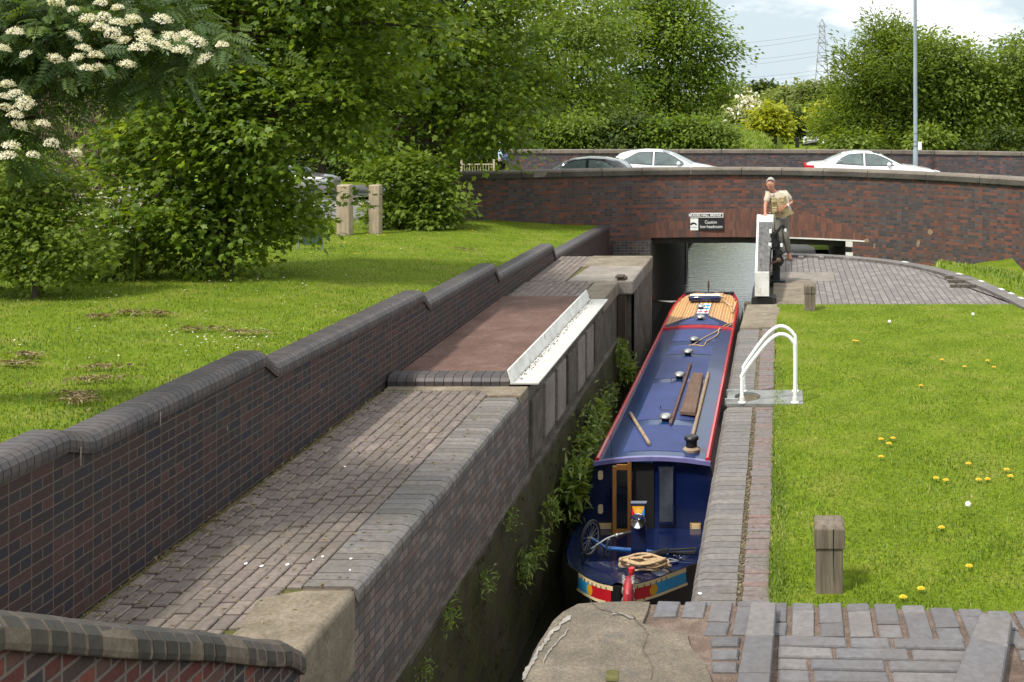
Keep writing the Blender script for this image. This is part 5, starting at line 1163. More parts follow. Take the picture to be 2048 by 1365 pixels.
RL = empty('guard_rail', W(955,350,50), 'cream steel pedestrian guard rail beyond the left end of the bridge', 'guard rail'); crm = plain('cream rail paint', (.46,.39,.28), .5)
zb = zfar(-13,50); a = W(923,328,50); b = W(988,327,50)
for k, p in enumerate((a, b)): mb = MB(); mb.box(p.x-.04,p.x+.04,49.96,50.04,zb-.2,p.z+.16); mb.build('post', crm, RL, bevel=.008)
mb = MB(); mb.box(a.x,b.x,49.975,50.025,a.z-.04,a.z); mb.box(a.x,b.x,49.975,50.025,zb+.12,zb+.16); mb.build('rail', crm, RL)
mb = MB(); n = 12
for i in range(1,n): x = lerp(a.x,b.x,i/n); mb.box(x-.009,x+.009,49.99,50.01,zb+.16,a.z-.04)
mb.build('bars', crm, RL)
YP = 600.; PY = empty('pylon', (W(1644,0,YP).x,YP,-3), 'tall steel lattice electricity pylon on the skyline', 'pylon')
pm = plain('grey pylon steel', (.30,.32,.33), .6, metal=.3); xc = WL[PY.name].x
def pw(z): return interp(z, [(-3,4.2),(14,2.9),(28,1.7),(37,1.25),(40,.25)])
mb = MB(); zs = [-3,3,9,14,19,23.5,28,31,34,37,40]
for i in range(len(zs)-1):
    z0, z1 = zs[i], zs[i+1]; w0, w1 = pw(z0), pw(z1); c0 = [(-w0,-w0),(w0,-w0),(w0,w0),(-w0,w0)]; c1 = [(-w1,-w1),(w1,-w1),(w1,w1),(-w1,w1)]
    for k in range(4):
        q = (k+1)%4; P = lambda c, z: Vector((xc+c[0],YP+c[1],z)); mb.tube([P(c0[k],z0),P(c1[k],z1)], .14, 4); mb.tube([P(c0[k],z0),P(c1[q],z1)], .085, 4); mb.tube([P(c0[q],z0),P(c1[k],z1)], .085, 4); mb.tube([P(c1[k],z1),P(c1[q],z1)], .085, 4)
mb.build('lattice', pm, PY)
AZ = [(36.2,2.6),(28.4,2.9),(19.2,3.0)]
for z, w in AZ:
    mb = MB()
    for sg in (-1,1): mb.tube([(xc-sg*1.2,YP-1,z),(xc+sg*w,YP,z)], .12, 4); mb.tube([(xc-sg*1.2,YP+1,z),(xc+sg*w,YP,z)], .12, 4); mb.tube([(xc+sg*.8,YP,z+2.2),(xc+sg*w,YP,z)], .10, 4)
    mb.build('cross_arm', pm, PY)
wire = plain('wire', (.20,.21,.22), .7)
wl = ['topmost','second from the top','third from the top','fourth from the top','fifth from the top','lowest']
for i, (p0, p1) in enumerate(zip(((1634,68),(1634,76),(1634,104),(1634,112),(1634,141),(1634,149)), ((1380,94),(1380,107),(1380,128),(1380,139),(1380,162),(1380,170)))):
    a = W(*p0,YP); b = W(*p1,YP-150); mb = MB(); mb.tube([a.lerp(b,t)+Vector((0,0,-9*t*(1-t)*(1.0)*.35)) for t in np.linspace(0,1,14)], .06, 4)
    tag(mb.build('power_line', wire), 'thin overhead power line left of the pylon, '+wl[i], 'power line', 'power lines from the pylon')

# ------------------------------------------------------------------ the next lock, far off
YL = 118.
def LQ(px, py, Y=YL): return W(px, py, Y)
FL = empty('lock_gate', LQ(1624,294), 'distant black lock gate with white rails and beams beyond the bridge', 'lock gate')
mb = MB(); a, b = LQ(1602,294), LQ(1641,285); mb.add([a,LQ(1640,291.5),LQ(1641,285),LQ(1606,287)]+[p+Vector((0,2,0)) for p in (a,LQ(1640,291.5),LQ(1641,285),LQ(1606,287))],[(0,1,2,3),(7,6,5,4),(3,2,6,7),(1,5,6,2),(4,0,3,7)]); mb.build('gate_leaf', MT['black_paint'], FL)
mb = MB(); a, b = LQ(1607,286), LQ(1636,274)
for (x0,y0,x1,y1) in ((1606,288,1610,276),(1608,277,1636,273.5),(1634,284,1637,273),(1610,282,1634,280)): p,q = LQ(x0,y0),LQ(x1,y1); mb.box(min(p.x,q.x),max(p.x,q.x),YL-.1,YL+.05,min(p.z,q.z),max(p.z,q.z))
mb.build('white_rail', MT['white_paint'], FL)
mb = MB(); mb.tube([LQ(1612,269.5,124),LQ(1640,265,124)], .12, 6); mb.tube([LQ(1614,276,124),LQ(1614,268,124)], .1, 6); mb.tube([LQ(1628,275,124),LQ(1628,267,124)], .1, 6); mb.build('far_rail', MT['white_worn'], FL)
mb = MB(); mb.tube([LQ(1640,284,119),LQ(1672,276,119)], .17, 6); mb.tube([LQ(1638,275,122),LQ(1668,271,122)], .14, 6); mb.tube([LQ(1606,289,117),LQ(1636,283,117)], .2, 6); mb.build('balance_beam', MT['black_paint'], FL)
mb = MB(); mb.lathe([(.004,-.1),(.2,-.1),(.2,.1),(.004,.1)], LQ(1643.5,278), 14, axis='y'); mb.tube([LQ(1640,286),LQ(1643,280)], .1); mb.tube([LQ(1647,286),LQ(1644,280)], .1); mb.build('paddle_stand', MT['white_paint'], FL)
for p in ((1596,286),(1594,292)): pass
mb = MB(); c = LQ(1550,290,112); mb.lathe([(.004,0),(.30,0),(.34,.45),(.36,.5),(.30,.5),(.29,.42),(.004,.42)], c, 16); tag(mb.build('tub', MT['black_paint'], smooth=True), 'small round black tub on the far grass beyond the bridge', 'tub')
mb = MB(); c = LQ(1594.5,291,115); mb.box(c.x-.2,c.x+.2,114.9,115.3,c.z-.3,c.z+.75); tag(mb.build('bollard', MT['black_paint'], bevel=.03), 'short black bollard beside the distant lock gate', 'bollard')
mb = MB(); c = LQ(1588,277,135); mb.box(c.x-.5,c.x+.4,135,136,c.z-.8,c.z+.1); tag(mb.build('brick_wall', MT['far_brick']), 'low dark brick wall far off behind the distant lock gate', 'wall')
# ------------------------------------------------------------------ people
def skin_mesh(name, J, E, mat, parent, root, sub=2):
    """one continuous surface grown over a skeleton; J: name -> (point, rx, ry)"""
    org = WL[parent.name]; ks = list(J); ix = {k: i for i, k in enumerate(ks)}
    me = bpy.data.meshes.new(name); me.from_pydata([tuple(Vector(J[k][0])-org) for k in ks], [(ix[a], ix[b]) for a, b in E], [])
    me.materials.append(mat); o = bpy.data.objects.new(name, me); COL.objects.link(o); o.parent = parent; WL[o.name] = org
    sk = o.modifiers.new('skin', 'SKIN'); sk.use_smooth_shade = True
    for k in ks:
        sv = me.skin_vertices[0].data[ix[k]]; sv.radius = (J[k][1], J[k][2]); sv.use_root = (k == root)
    s = o.modifiers.new('sub', 'SUBSURF'); s.levels = sub; s.render_levels = sub
    return o
def sub_skel(J, keys, grow):
    return {k: (J[k][0], J[k][1]+grow, J[k][2]+grow) for k in keys}
skin_m = plain('skin', (.42,.185,.12), .55, var=.12, nscale=12); hair_m = plain('grey white hair', (.36,.345,.32), .9, var=.3, nscale=60, bmp=.5)
Ym = 25.05
def Q(px, py, dy=0.0): return W(px, py, Ym+dy)
MN = empty('person', Q(1568,520), 'grey haired person in khaki waistcoat leaning one hand on the white tipped gate beam', 'person')
J = {'pelvis':(Q(1562,436,.06),.165,.125),'waist':(Q(1560,424,.05),.162,.125),'belly':(Q(1558,412,.03),.178,.135),'chest':(Q(1555,399,.0),.185,.125),'collar':(Q(1550,389,-.02),.10,.08),'neck':(Q(1546,383,-.05),.058,.058),
 'jaw':(Q(1541.5,377,-.10),.062,.072),'face':(Q(1541,369,-.09),.078,.098),'crown':(Q(1541.5,362,-.06),.066,.080),
 'shl':(Q(1537,391,-.04),.062,.062),'ell':(Q(1531,409,-.12),.045,.045),'wrl':(Q(1530,425,-.36),.029,.029),'hal':(Q(1531,430.5,-.47),.034,.022),
 'shr':(Q(1571,390,.06),.066,.066),'elr':(Q(1584,405,.10),.047,.047),'wrr':(Q(1574.5,412,-.14),.030,.030),'har':(Q(1567,416,-.20),.036,.022),
 'hpl':(Q(1555,443,.02),.098,.098),'knl':(Q(1558,477,-.08),.062,.062),'anl':(Q(1561,511,.0),.043,.043),'tol':(Q(1561,519,-.18),.042,.034),
 'hpr':(Q(1569,443,.08),.098,.098),'knr':(Q(1572,476,.02),.062,.062),'anr':(Q(1578,510,.12),.043,.043),'tor':(Q(1580,516.5,-.05),.042,.034)}
E = [('pelvis','waist'),('waist','belly'),('belly','chest'),('chest','collar'),('collar','neck'),('neck','jaw'),('jaw','face'),('face','crown'),('chest','shl'),('shl','ell'),('ell','wrl'),('wrl','hal'),('chest','shr'),('shr','elr'),('elr','wrr'),('wrr','har'),('pelvis','hpl'),('hpl','knl'),('knl','anl'),('anl','tol'),('pelvis','hpr'),('hpr','knr'),('knr','anr'),('anr','tor')]
skin_mesh('body', J, E, skin_m, MN, 'pelvis')
JS = sub_skel(J, ['waist','belly','chest','collar','shl','shr'], .034); JS['sll'] = (J['shl'][0].lerp(J['ell'][0],.82), .064, .064); JS['slr'] = (J['shr'][0].lerp(J['elr'][0],.80), .070, .070)
JS['hem'] = (Q(1562,443,.05), .185, .15)
skin_mesh('shirt', JS, [('hem','waist'),('waist','belly'),('belly','chest'),('chest','collar'),('chest','shl'),('shl','sll'),('chest','shr'),('shr','slr')], plain('stone coloured shirt', (.52,.46,.36), .9, var=.12, nscale=9, bmp=.3), MN, 'belly')
JV = sub_skel(J, ['waist','belly','chest','collar'], .046); JV['hem'] = (Q(1561,440,.04), .19, .158)
JV['sl'] = (J['chest'][0].lerp(J['shl'][0],.55), .085, .075); JV['sr'] = (J['chest'][0].lerp(J['shr'][0],.55), .085, .075)
khaki = plain('khaki waistcoat', (.42,.33,.17), .9, var=.14, nscale=9, bmp=.3)
ws = skin_mesh('waistcoat', JV, [('hem','waist'),('waist','belly'),('belly','chest'),('chest','collar'),('chest','sl'),('chest','sr')], khaki, MN, 'belly')
kd = plain('khaki pocket', (.40,.315,.165), .9)
for px, py in ((1548,400),(1563,399),(1549,419),(1564,420)):
    c = Q(px,py,-.19); mb = MB(); mb.box(c.x-.05,c.x+.05,c.y,c.y+.05,c.z-.055,c.z+.035); mb.box(c.x-.054,c.x+.054,c.y-.006,c.y+.05,c.z+.015,c.z+.045); mb.build('pocket', kd, MN, bevel=.008)
mb = MB(); mb.tube([Q(1548,390,-.16),Q(1552,405,-.19),Q(1556,430,-.17)], .008, 6); mb.build('zip', plain('zip', (.2,.17,.1), .7), MN)
JT = sub_skel(J, ['pelvis','hpl','knl','hpr','knr'], .018); JT['cul'] = (J['anl'][0]+Vector((0,.0,.03)), .066, .066); JT['cur'] = (J['anr'][0]+Vector((0,.0,.03)), .066, .066)
JT['belt'] = (Q(1561,421,.05), .150, .122)
skin_mesh('trousers', JT, [('belt','pelvis'),('pelvis','hpl'),('hpl','knl'),('knl','cul'),('pelvis','hpr'),('hpr','knr'),('knr','cur')], plain('grey trousers', (.15,.14,.115), .9, var=.2, nscale=10, bmp=.4), MN, 'pelvis')
for k, (a, t, col) in enumerate((('anl','tol',(.75,.74,.72)),('anr','tor',(.30,.13,.075)))):
    p, q = J[a][0], J[t][0]; mb = MB(); base = min(p.z,q.z)-.035; rings = []
    d = Vector((q.x-p.x, q.y-p.y, 0)).normalized(); n = Vector((-d.y,d.x,0)); o = Vector((p.x,p.y,0))
    for t_, w, h in ((-.10,.035,.07),(-.06,.045,.11),(.04,.047,.10),(.12,.052,.075),(.19,.045,.05),(.225,.02,.03)):
        c = o+d*t_; rings.append([c+n*w*cx+Vector((0,0,base+h*cz)) for cx, cz in ((-1,0),(-1,.55),(-.55,1),(.55,1),(1,.55),(1,0))])
    mb.loft(rings); mb.build('shoe', plain('shoe leather %d' % k, col, .6), MN, smooth=True)
hd = J['face'][0]
mb = MB(); rings = []
for i in range(9):
    ring_ = []
    for a in np.linspace(0,2*math.pi,25)[:-1]:
        t0 = interp(math.sin(a), [(-1,.66),(-.75,.52),(-.35,-.05),(.2,-.30),(1,-.62)]); t = lerp(t0, math.pi*.496, i/8); k = 1+.05*math.sin(7*a+i*2)
        ring_.append((hd.x+.004+.089*k*math.cos(t)*math.cos(a), hd.y+.030+.118*k*math.cos(t)*math.sin(a), hd.z+.040+.108*math.sin(t)))
    rings.append(ring_)
mb.loft(rings); mb.build('hair', hair_m, MN, smooth=True)
mb = MB(); c = hd+Vector((-.010,-.100,-.020)); mb.loft([[c+Vector((x*.6,.02,.03)) for x in (-.012,.012)]+[c+Vector((0,-.005,.03))],[c+Vector((-.017,.015,-.012)),c+Vector((.017,.015,-.012)),c+Vector((0,-.028,-.014))]]); mb.build('nose', skin_m, MN, smooth=True)
for sx in (-1,1):
    mb = MB(); mb.ball(hd+Vector((-.010+sx*.031,-.088,.008)), (.010,.008,.006), 8); mb.build('eye', plain('eye', (.03,.025,.02), .3), MN, smooth=True)
    mb = MB(); mb.box(hd.x-.010+sx*.031-.018,hd.x-.010+sx*.031+.018,hd.y-.098,hd.y-.085,hd.z+.020,hd.z+.026); mb.build('eyebrow', hair_m, MN, bevel=.002)
    mb = MB(); mb.ball(hd+Vector((sx*.080,.005,-.012)), (.012,.022,.032), 8); mb.build('ear', skin_m, MN, smooth=True)
mb = MB(); c = hd+Vector((-.010,-.088,-.060)); mb.box(c.x-.024,c.x+.024,c.y-.004,c.y+.01,c.z-.004,c.z+.004); mb.build('mouth', plain('lips', (.30,.12,.09), .6), MN, bevel=.002)
def fingers(c, d, side, curl, nm='hand'):
    """a palm with four fingers of unequal length and a thumb from its side"""
    d = Vector(d).normalized(); s = Vector(side).normalized(); dn = Vector(curl).normalized(); mb = MB()
    mb.loft([[c+d*t+s*w*a+dn*h*b for a,b in ((-1,-.6),(-1,.6),(0,.9),(1,.6),(1,-.6),(0,-.9))] for t,w,h in ((-.045,.026,.018),(0,.040,.018),(.045,.042,.015))])
    for k, (o, L) in enumerate(((-.031,.070),(-.011,.080),(.011,.076),(.030,.060))):
        a = c+d*.042+s*o; mb.tube([a, a+d*L*.45+s*o*.15, a+d*L*.75+dn*L*.28+s*o*.2, a+d*L*.80+dn*L*.55+s*o*.2], [.0095,.009,.0085,.0065], 7)
    a = c+s*-.036-d*.012; mb.tube([a, a-s*.024+d*.022+dn*.006, a-s*.030+d*.050+dn*.016], [.0115,.0105,.008], 7); return mb.build(nm, skin_m, MN, smooth=True)
fingers(J['hal'][0]+Vector((0,-.03,.0)), (.05,-.75,-.35), (1,0,0), (0,-.2,-1)); fingers(J['har'][0]+Vector((-.02,-.03,0)), (-.8,-.1,-.45), (.4,0,-.8), (-.2,.6,-.4))
w = J['wrr'][0]; mb = MB(); dd = (J['har'][0]-w).normalized(); mb.tube([w-dd*.03, w-dd*.002], .036, 14); mb.build('watch', MT['white_paint'], MN, smooth=True)

# a second person walking on the far pavement
Yp2 = 50.; zg = zfar(-11.5, Yp2)
def V2(dx, dz, dy=0.0): return Vector((W(1003,0,Yp2).x+dx, Yp2+dy, zg+dz))
P2 = empty('person', V2(0,0), 'person in pale blue shirt and dark trousers walking beyond the bridge with a patterned bag', 'person')
J2 = {'pelvis':(V2(0,.93),.13,.11),'belly':(V2(-.01,1.12),.13,.11),'chest':(V2(-.03,1.33),.145,.12),'neck':(V2(-.04,1.50),.055,.055),'jaw':(V2(-.06,1.57),.06,.065),'face':(V2(-.06,1.65),.085,.085),'crown':(V2(-.05,1.72),.06,.06),
 'sa':(V2(-.03,1.40,-.17),.058,.058),'ea':(V2(.08,1.15,-.22),.042,.042),'ha':(V2(-.02,.93,-.20),.035,.03),'sb':(V2(-.03,1.40,.17),.058,.058),'eb':(V2(-.10,1.14,.22),.042,.042),'hb':(V2(-.20,.98,.18),.035,.03),
 'la':(V2(.02,.86,-.09),.09,.09),'ka':(V2(-.12,.48,-.09),.06,.06),'aa':(V2(-.22,.09,-.09),.042,.042),'ta':(V2(-.38,.04,-.09),.04,.03),'lb':(V2(.02,.86,.09),.09,.09),'kb':(V2(.08,.47,.09),.06,.06),'ab':(V2(.26,.12,.09),.042,.042),'tb':(V2(.14,.04,.09),.04,.03)}
E2 = [('pelvis','belly'),('belly','chest'),('chest','neck'),('neck','jaw'),('jaw','face'),('face','crown'),('chest','sa'),('sa','ea'),('ea','ha'),('chest','sb'),('sb','eb'),('eb','hb'),('pelvis','la'),('la','ka'),('ka','aa'),('aa','ta'),('pelvis','lb'),('lb','kb'),('kb','ab'),('ab','tb')]
skin_mesh('body', J2, E2, skin_m, P2, 'pelvis', 1)
K2 = sub_skel(J2, ['belly','chest','sa','ea','sb','eb'], .02); K2['hem'] = (V2(0,.93),.155,.135)
skin_mesh('shirt', K2, [('hem','belly'),('belly','chest'),('chest','sa'),('sa','ea'),('chest','sb'),('sb','eb')], plain('pale blue shirt', (.42,.58,.72), .9), P2, 'belly', 1)
K3 = sub_skel(J2, ['pelvis','la','ka','aa','lb','kb','ab'], .02)
skin_mesh('trousers', K3, [('pelvis','la'),('la','ka'),('ka','aa'),('pelvis','lb'),('lb','kb'),('kb','ab')], plain('black trousers', (.012,.012,.018), .9), P2, 'pelvis', 1)
mb = MB(); c = J2['face'][0]; mb.ball(c+Vector((.015,0,.035)), (.10,.095,.085), 12); mb.build('hair', plain('grey hair', (.35,.33,.31), .9), P2, smooth=True)
def bagmat():
    m, nt, b = new_mat('patterned blue bag'); v = nd(nt, 'TexVoronoi', {'Scale': 22.0, 'Vector': nd(nt,'TexCoord').outputs['Object']}); nt.links.new(ramp(nt, v.outputs['Distance'], [(0.2,(.55,.6,.75)),(.35,(.04,.05,.16)),(.8,(.02,.02,.07))]), b.inputs['Base Color']); return m
BG = empty('shoulder_bag', V2(.24,.93,-.24), 'blue and white patterned shoulder bag carried by the person on the pavement', 'bag'); c = V2(.24,1.10,-.24)
mb = MB(); mb.loft([[c+Vector((.20*s*math.cos(a),.07*s*math.sin(a),z)) for a in np.linspace(0,2*math.pi,15)[:-1]] for z,s in ((-.17,.7),(-.14,1),(.05,1.05),(.15,.95),(.17,.8))]); mb.build('pouch', bagmat(), BG, smooth=True)
mb = MB(); mb.tube(smooth_path([c+Vector((-.12,0,.14)),V2(.06,1.36,-.24),V2(-.03,1.475,-.14),V2(.0,1.48,.04),V2(.14,1.32,.10),c+Vector((.12,.05,.14))]), .014, 6); mb.build('strap', MT['navy'], BG)

# ------------------------------------------------------------------ cars
def car(name, label, xf, Yc, dr, L, Wd, st, paint, wins, wscreen, rscreen, front_wheel, rear_wheel, wr=.30, tail=None, head=None, mirror=None, hubs='steel', zg=RZ):
    """st: stations (distance behind the nose, bottom z, belt z, top z, half width, roof half width)"""
    def Pw(x, y, z): return Vector((xf-dr*x, Yc+y, zg+z))
    e = empty(name, Pw(L/2,0,0), label, 'car')
    A = np.array(st); f = lambda x, c: float(np.interp(x, A[:,0], A[:,c])); xs = sorted(set(list(A[:,0])+[v for v in np.linspace(0,L,34)]))
    rings = []
    for x in xs:
        b, bl, tp, w, rw = (f(x,i) for i in range(1,6)); half = [(0,b),(w*.90,b),(w*.985,b+.12),(w,lerp(b,bl,.55)),(w*.97,bl-.05),(w*.935,bl)]
        d = tp-bl; half += [(lerp(w*.935,rw,.55), bl+d*.50),(rw+.01,tp-min(.05,d*.35)),(rw*.82,tp-min(.012,d*.1)),(rw*.4,tp),(0,tp+.004)]
        ring = [Pw(x,y,z) for y,z in half]+[Pw(x,-y,z) for y,z in half[-2:0:-1]]; rings.append(ring if dr > 0 else ring[::-1])
    mb = MB(); mb.loft(rings); mb.build('body', paint, e, smooth=True, angle=38)
    def side_pt(x, z, sg, off=.007):
        bl, tp, w, rw = f(x,2), f(x,3), f(x,4), f(x,5); t = max(0, min(1, (z-bl)/max(.02,(tp-.05-bl)))); y = lerp(w*.935, lerp(w*.935,rw,.55), t/.5) if t < .5 else lerp(lerp(w*.935,rw,.55), rw+.01, (t-.5)/.5); return Pw(x, sg*(y+off), z)
    for sg in (-1,1):
        for nm, pl in wins:
            # frame slightly larger, pane on top
            for kind, off, grow, mat in (('window_frame',.016,.022,MT['black_paint']),('pane',.022,0,MT['glass_mid'])):
                lo = [p for p in pl[0]]; hi = [p for p in pl[1]]; n = 10; mb = MB(); v = []; x0, x1 = min(p[0] for p in lo+hi), max(p[0] for p in lo+hi)
                xx = np.linspace(x0-grow, x1+grow, n); 
                for x in xx:
                    xc = min(max(x,x0),x1); zl = float(np.interp(xc,[p[0] for p in lo],[p[1] for p in lo]))-grow; zh = float(np.interp(xc,[p[0] for p in hi],[p[1] for p in hi]))+grow
                    for k in range(4): v.append(side_pt(x, lerp(zl,zh,k/3), sg, off))
                fs = [(i*4+k,(i+1)*4+k,(i+1)*4+k+1,i*4+k+1) for i in range(n-1) for k in range(3)]
                if sg*dr > 0: fs = [q for q in fs]
                else: fs = [q[::-1] for q in fs]
                mb.add(v, fs, 0, .5)
                if kind == 'window_frame': fr = mb.build('side_window', mat, e, smooth=True)
                else: mb.build('pane', mat, fr, smooth=True)
    for nm, x0, x1 in (('windscreen',)+wscreen, ('rear_window',)+rscreen):
        mb = MB(); v = []; n = 8
        for i in range(n+1):
            x = lerp(x0,x1,i/n); rw, tp, bl = f(x,5), f(x,3), f(x,2); d = tp-bl
            for y, z in ((-rw*.93,tp-min(.03,d*.2)),(-rw*.6,tp-.002),(0,tp+.006),(rw*.6,tp-.002),(rw*.93,tp-min(.03,d*.2))): v.append(Pw(x,y,z+.008))
        fs = [(i*5+k,i*5+k+1,(i+1)*5+k+1,(i+1)*5+k) for i in range(n) for k in range(4)]; mb.add(v, fs if dr > 0 else [q[::-1] for q in fs], 0, .5); mb.build(nm, MT['glass_mid'], e, smooth=True)
    for x in (front_wheel, rear_wheel):
        for sg in (-1,1):
            c = Pw(x, sg*(f(x,4)-.10), wr); mb = MB(); mb.lathe([(wr*.62,-.105),(wr*.95,-.10),(wr,-.06),(wr,.06),(wr*.95,.10),(wr*.62,.105)], c, 24, axis='y'); wh = mb.build('wheel', MT['rubber'], e, smooth=True)
            mb = MB(); mb.lathe([(.01,-.108),(wr*.25,-.108),(wr*.60,-.095),(wr*.60,.095),(wr*.25,.108),(.01,.108)], c, 10, axis='y'); mb.build('rim', MT[hubs], wh)
    for nm, spec, mat in (('tail_light',tail,plain('red tail lens',(.55,.012,.02),.15,coat=.5)),('headlight',head,plain('headlamp lens',(.62,.66,.70),.08,spec=.9))):
        if spec is None: continue
        for sg in (-1,1):
            mb = MB(); v = []; x0, x1, z0, z1 = spec
            for x, z in ((x0,z0),(x1,z0),(x1,z1),(x0,z1)):
                w = f(x,4); v.append(Pw(x, sg*(w*.985+.012), z))
            xe = 0 if nm == 'headlight' else L; v2 = [Pw(xe+(-.012 if xe == 0 else .012), sg*f(xe,4)*.62, z0+.02), Pw(xe+(-.012 if xe == 0 else .012), sg*f(xe,4)*.62, z1-.02)]
            far_ = [v[0],v[3]] if abs(x0-xe) < abs(x1-xe) else [v[1],v[2]]; mb.add(v+v2, [(0,1,2,3) if sg*dr*(1 if nm == 'headlight' else 1) < 0 else (3,2,1,0)], 0); mb.add([far_[0],far_[1],v2[1],v2[0]], [(0,1,2,3)], 0); mb.build(nm, mat, e)
    if mirror:
        for sg in (-1,1): c = side_pt(mirror[0], mirror[1], sg, .11); mb = MB(); mb.ball(c, (.07,.10,.075), 12); mb.build('wing_mirror', paint, e, smooth=True)
    return e
white_car = plain('white car paint', (.78,.79,.80), .22, coat=.7, var=.03, nscale=2); black_car = plain('black car paint', (.016,.018,.022), .12, coat=.9, var=.2); silver_car = plain('silver car paint', (.42,.42,.41), .28, metal=.7, coat=.6, var=.06)
Hst = [(0,.25,.50,.60,.55,.50),(.06,.2,.58,.70,.70,.60),(.35,.18,.74,.84,.82,.68),(.8,.18,.84,.94,.87,.68),(1.15,.18,.90,1.00,.88,.66),(1.45,.18,.92,1.16,.88,.62),(1.9,.18,.93,1.385,.88,.58),(2.3,.18,.94,1.475,.88,.57),(2.8,.18,.96,1.495,.88,.57),(3.3,.18,1.0,1.44,.87,.56),(3.65,.18,1.04,1.35,.86,.55),(3.85,.2,1.05,1.20,.84,.55),(4.05,.24,.95,1.04,.80,.55),(4.18,.3,.80,.86,.72,.5),(4.22,.4,.6,.66,.62,.45)]
wf = ('front', ([(1.42,.985),(2.42,.995)], [(1.42,1.02),(1.75,1.23),(2.05,1.37),(2.42,1.405)])); wr_ = ('rear', ([(2.52,1.0),(3.45,1.07)], [(2.52,1.405),(3.0,1.39),(3.45,1.16)]))
car('car', 'white hatchback driving right behind the black car on the bridge', W(1456,0,41).x, 41.0, 1, 4.22, 1.76, Hst, white_car, [wf, wr_], (1.18,2.2), (3.62,3.98), .82, 3.42, tail=(4.0,4.14,.85,1.02), head=(.10,.55,.62,.75), mirror=(1.62,1.03))
Sst = [(0,.25,.48,.58,.60,.55),(.06,.2,.56,.68,.76,.66),(.4,.18,.74,.82,.86,.72),(.9,.18,.83,.91,.90,.72),(1.35,.18,.89,.98,.91,.69),(1.65,.18,.91,1.13,.91,.63),(2.1,.18,.92,1.35,.91,.57),(2.5,.18,.93,1.435,.91,.56),(2.95,.18,.95,1.445,.91,.56),(3.35,.18,.97,1.38,.90,.55),(3.75,.18,1.0,1.22,.89,.57),(4.05,.18,1.01,1.07,.88,.62),(4.4,.2,.99,1.045,.85,.66),(4.58,.25,.93,1.0,.80,.64),(4.68,.35,.7,.8,.72,.6)]
wf = ('front', ([(1.62,.97),(2.62,.985)], [(1.62,1.0),(1.9,1.17),(2.25,1.31),(2.62,1.35)])); wr_ = ('rear', ([(2.72,.99),(3.62,1.04)], [(2.72,1.35),(3.2,1.32),(3.62,1.10)]))
car('car', 'white saloon car with red tail light driving right on the bridge, nearest the lamp post', W(1882,0,41).x, 41.0, 1, 4.68, 1.82, Sst, white_car, [wf, wr_], (1.38,2.38), (3.42,4.02), .9, 3.75, tail=(4.36,4.66,.78,.98), head=(.10,.6,.6,.72), mirror=(1.85,1.0))
Dst = [(0,.25,.52,.62,.55,.50),(.06,.2,.60,.72,.68,.58),(.35,.18,.78,.88,.80,.66),(.8,.18,.88,.98,.83,.64),(1.05,.18,.92,1.06,.83,.62),(1.5,.18,.94,1.30,.83,.56),(1.85,.18,.95,1.42,.83,.55),(2.3,.18,.97,1.465,.83,.55),(2.8,.18,1.0,1.44,.82,.55),(3.2,.18,1.03,1.35,.81,.55),(3.42,.2,1.04,1.20,.79,.54),(3.58,.25,.92,1.0,.75,.52),(3.66,.35,.7,.76,.68,.5)]
wf = ('front', ([(1.30,1.0),(2.22,1.015)], [(1.30,1.03),(1.6,1.22),(1.9,1.34),(2.22,1.375)])); wr_ = ('rear', ([(2.32,1.02),(3.05,1.08)], [(2.32,1.375),(2.7,1.34),(3.05,1.17)]))
car('car', 'small black hatchback driving left on the near side of the bridge', W(1034,0,37).x, 37.0, -1, 3.66, 1.66, Dst, black_car, [wf, wr_], (1.08,1.9), (3.22,3.5), .7, 3.0, tail=(3.5,3.62,.85,1.02), head=(.1,.45,.66,.8), mirror=(1.45,1.06))
Ust = [(0,.35,.62,.80,.60,.55),(.06,.28,.72,.95,.78,.70),(.4,.25,.95,1.05,.88,.76),(1.0,.25,1.02,1.12,.91,.74),(1.3,.25,1.05,1.18,.92,.70),(1.6,.25,1.07,1.42,.92,.65),(2.0,.25,1.08,1.66,.92,.62),(2.6,.25,1.09,1.74,.92,.62),(3.4,.25,1.11,1.73,.91,.62),(4.0,.25,1.14,1.66,.90,.62),(4.3,.27,1.14,1.45,.88,.62),(4.45,.32,1.0,1.14,.84,.6),(4.5,.4,.8,.9,.76,.55)]
wf = ('front', ([(1.55,1.12),(2.5,1.14)], [(1.55,1.18),(1.8,1.40),(2.1,1.58),(2.5,1.63)])); wr_ = ('rear', ([(2.6,1.15),(3.9,1.2)], [(2.6,1.63),(3.4,1.62),(3.9,1.5)]))
car('car', 'silver off road car on the road behind the maple branches', W(672,0,58).x, 58.0, 1, 4.5, 1.84, Ust, silver_car, [wf, wr_], (1.32,2.05), (4.08,4.38), .9, 3.6, wr=.36, tail=(4.3,4.46,.8,1.1), head=(.03,.40,.72,.92), mirror=(1.75,1.2), zg=zroad(58))
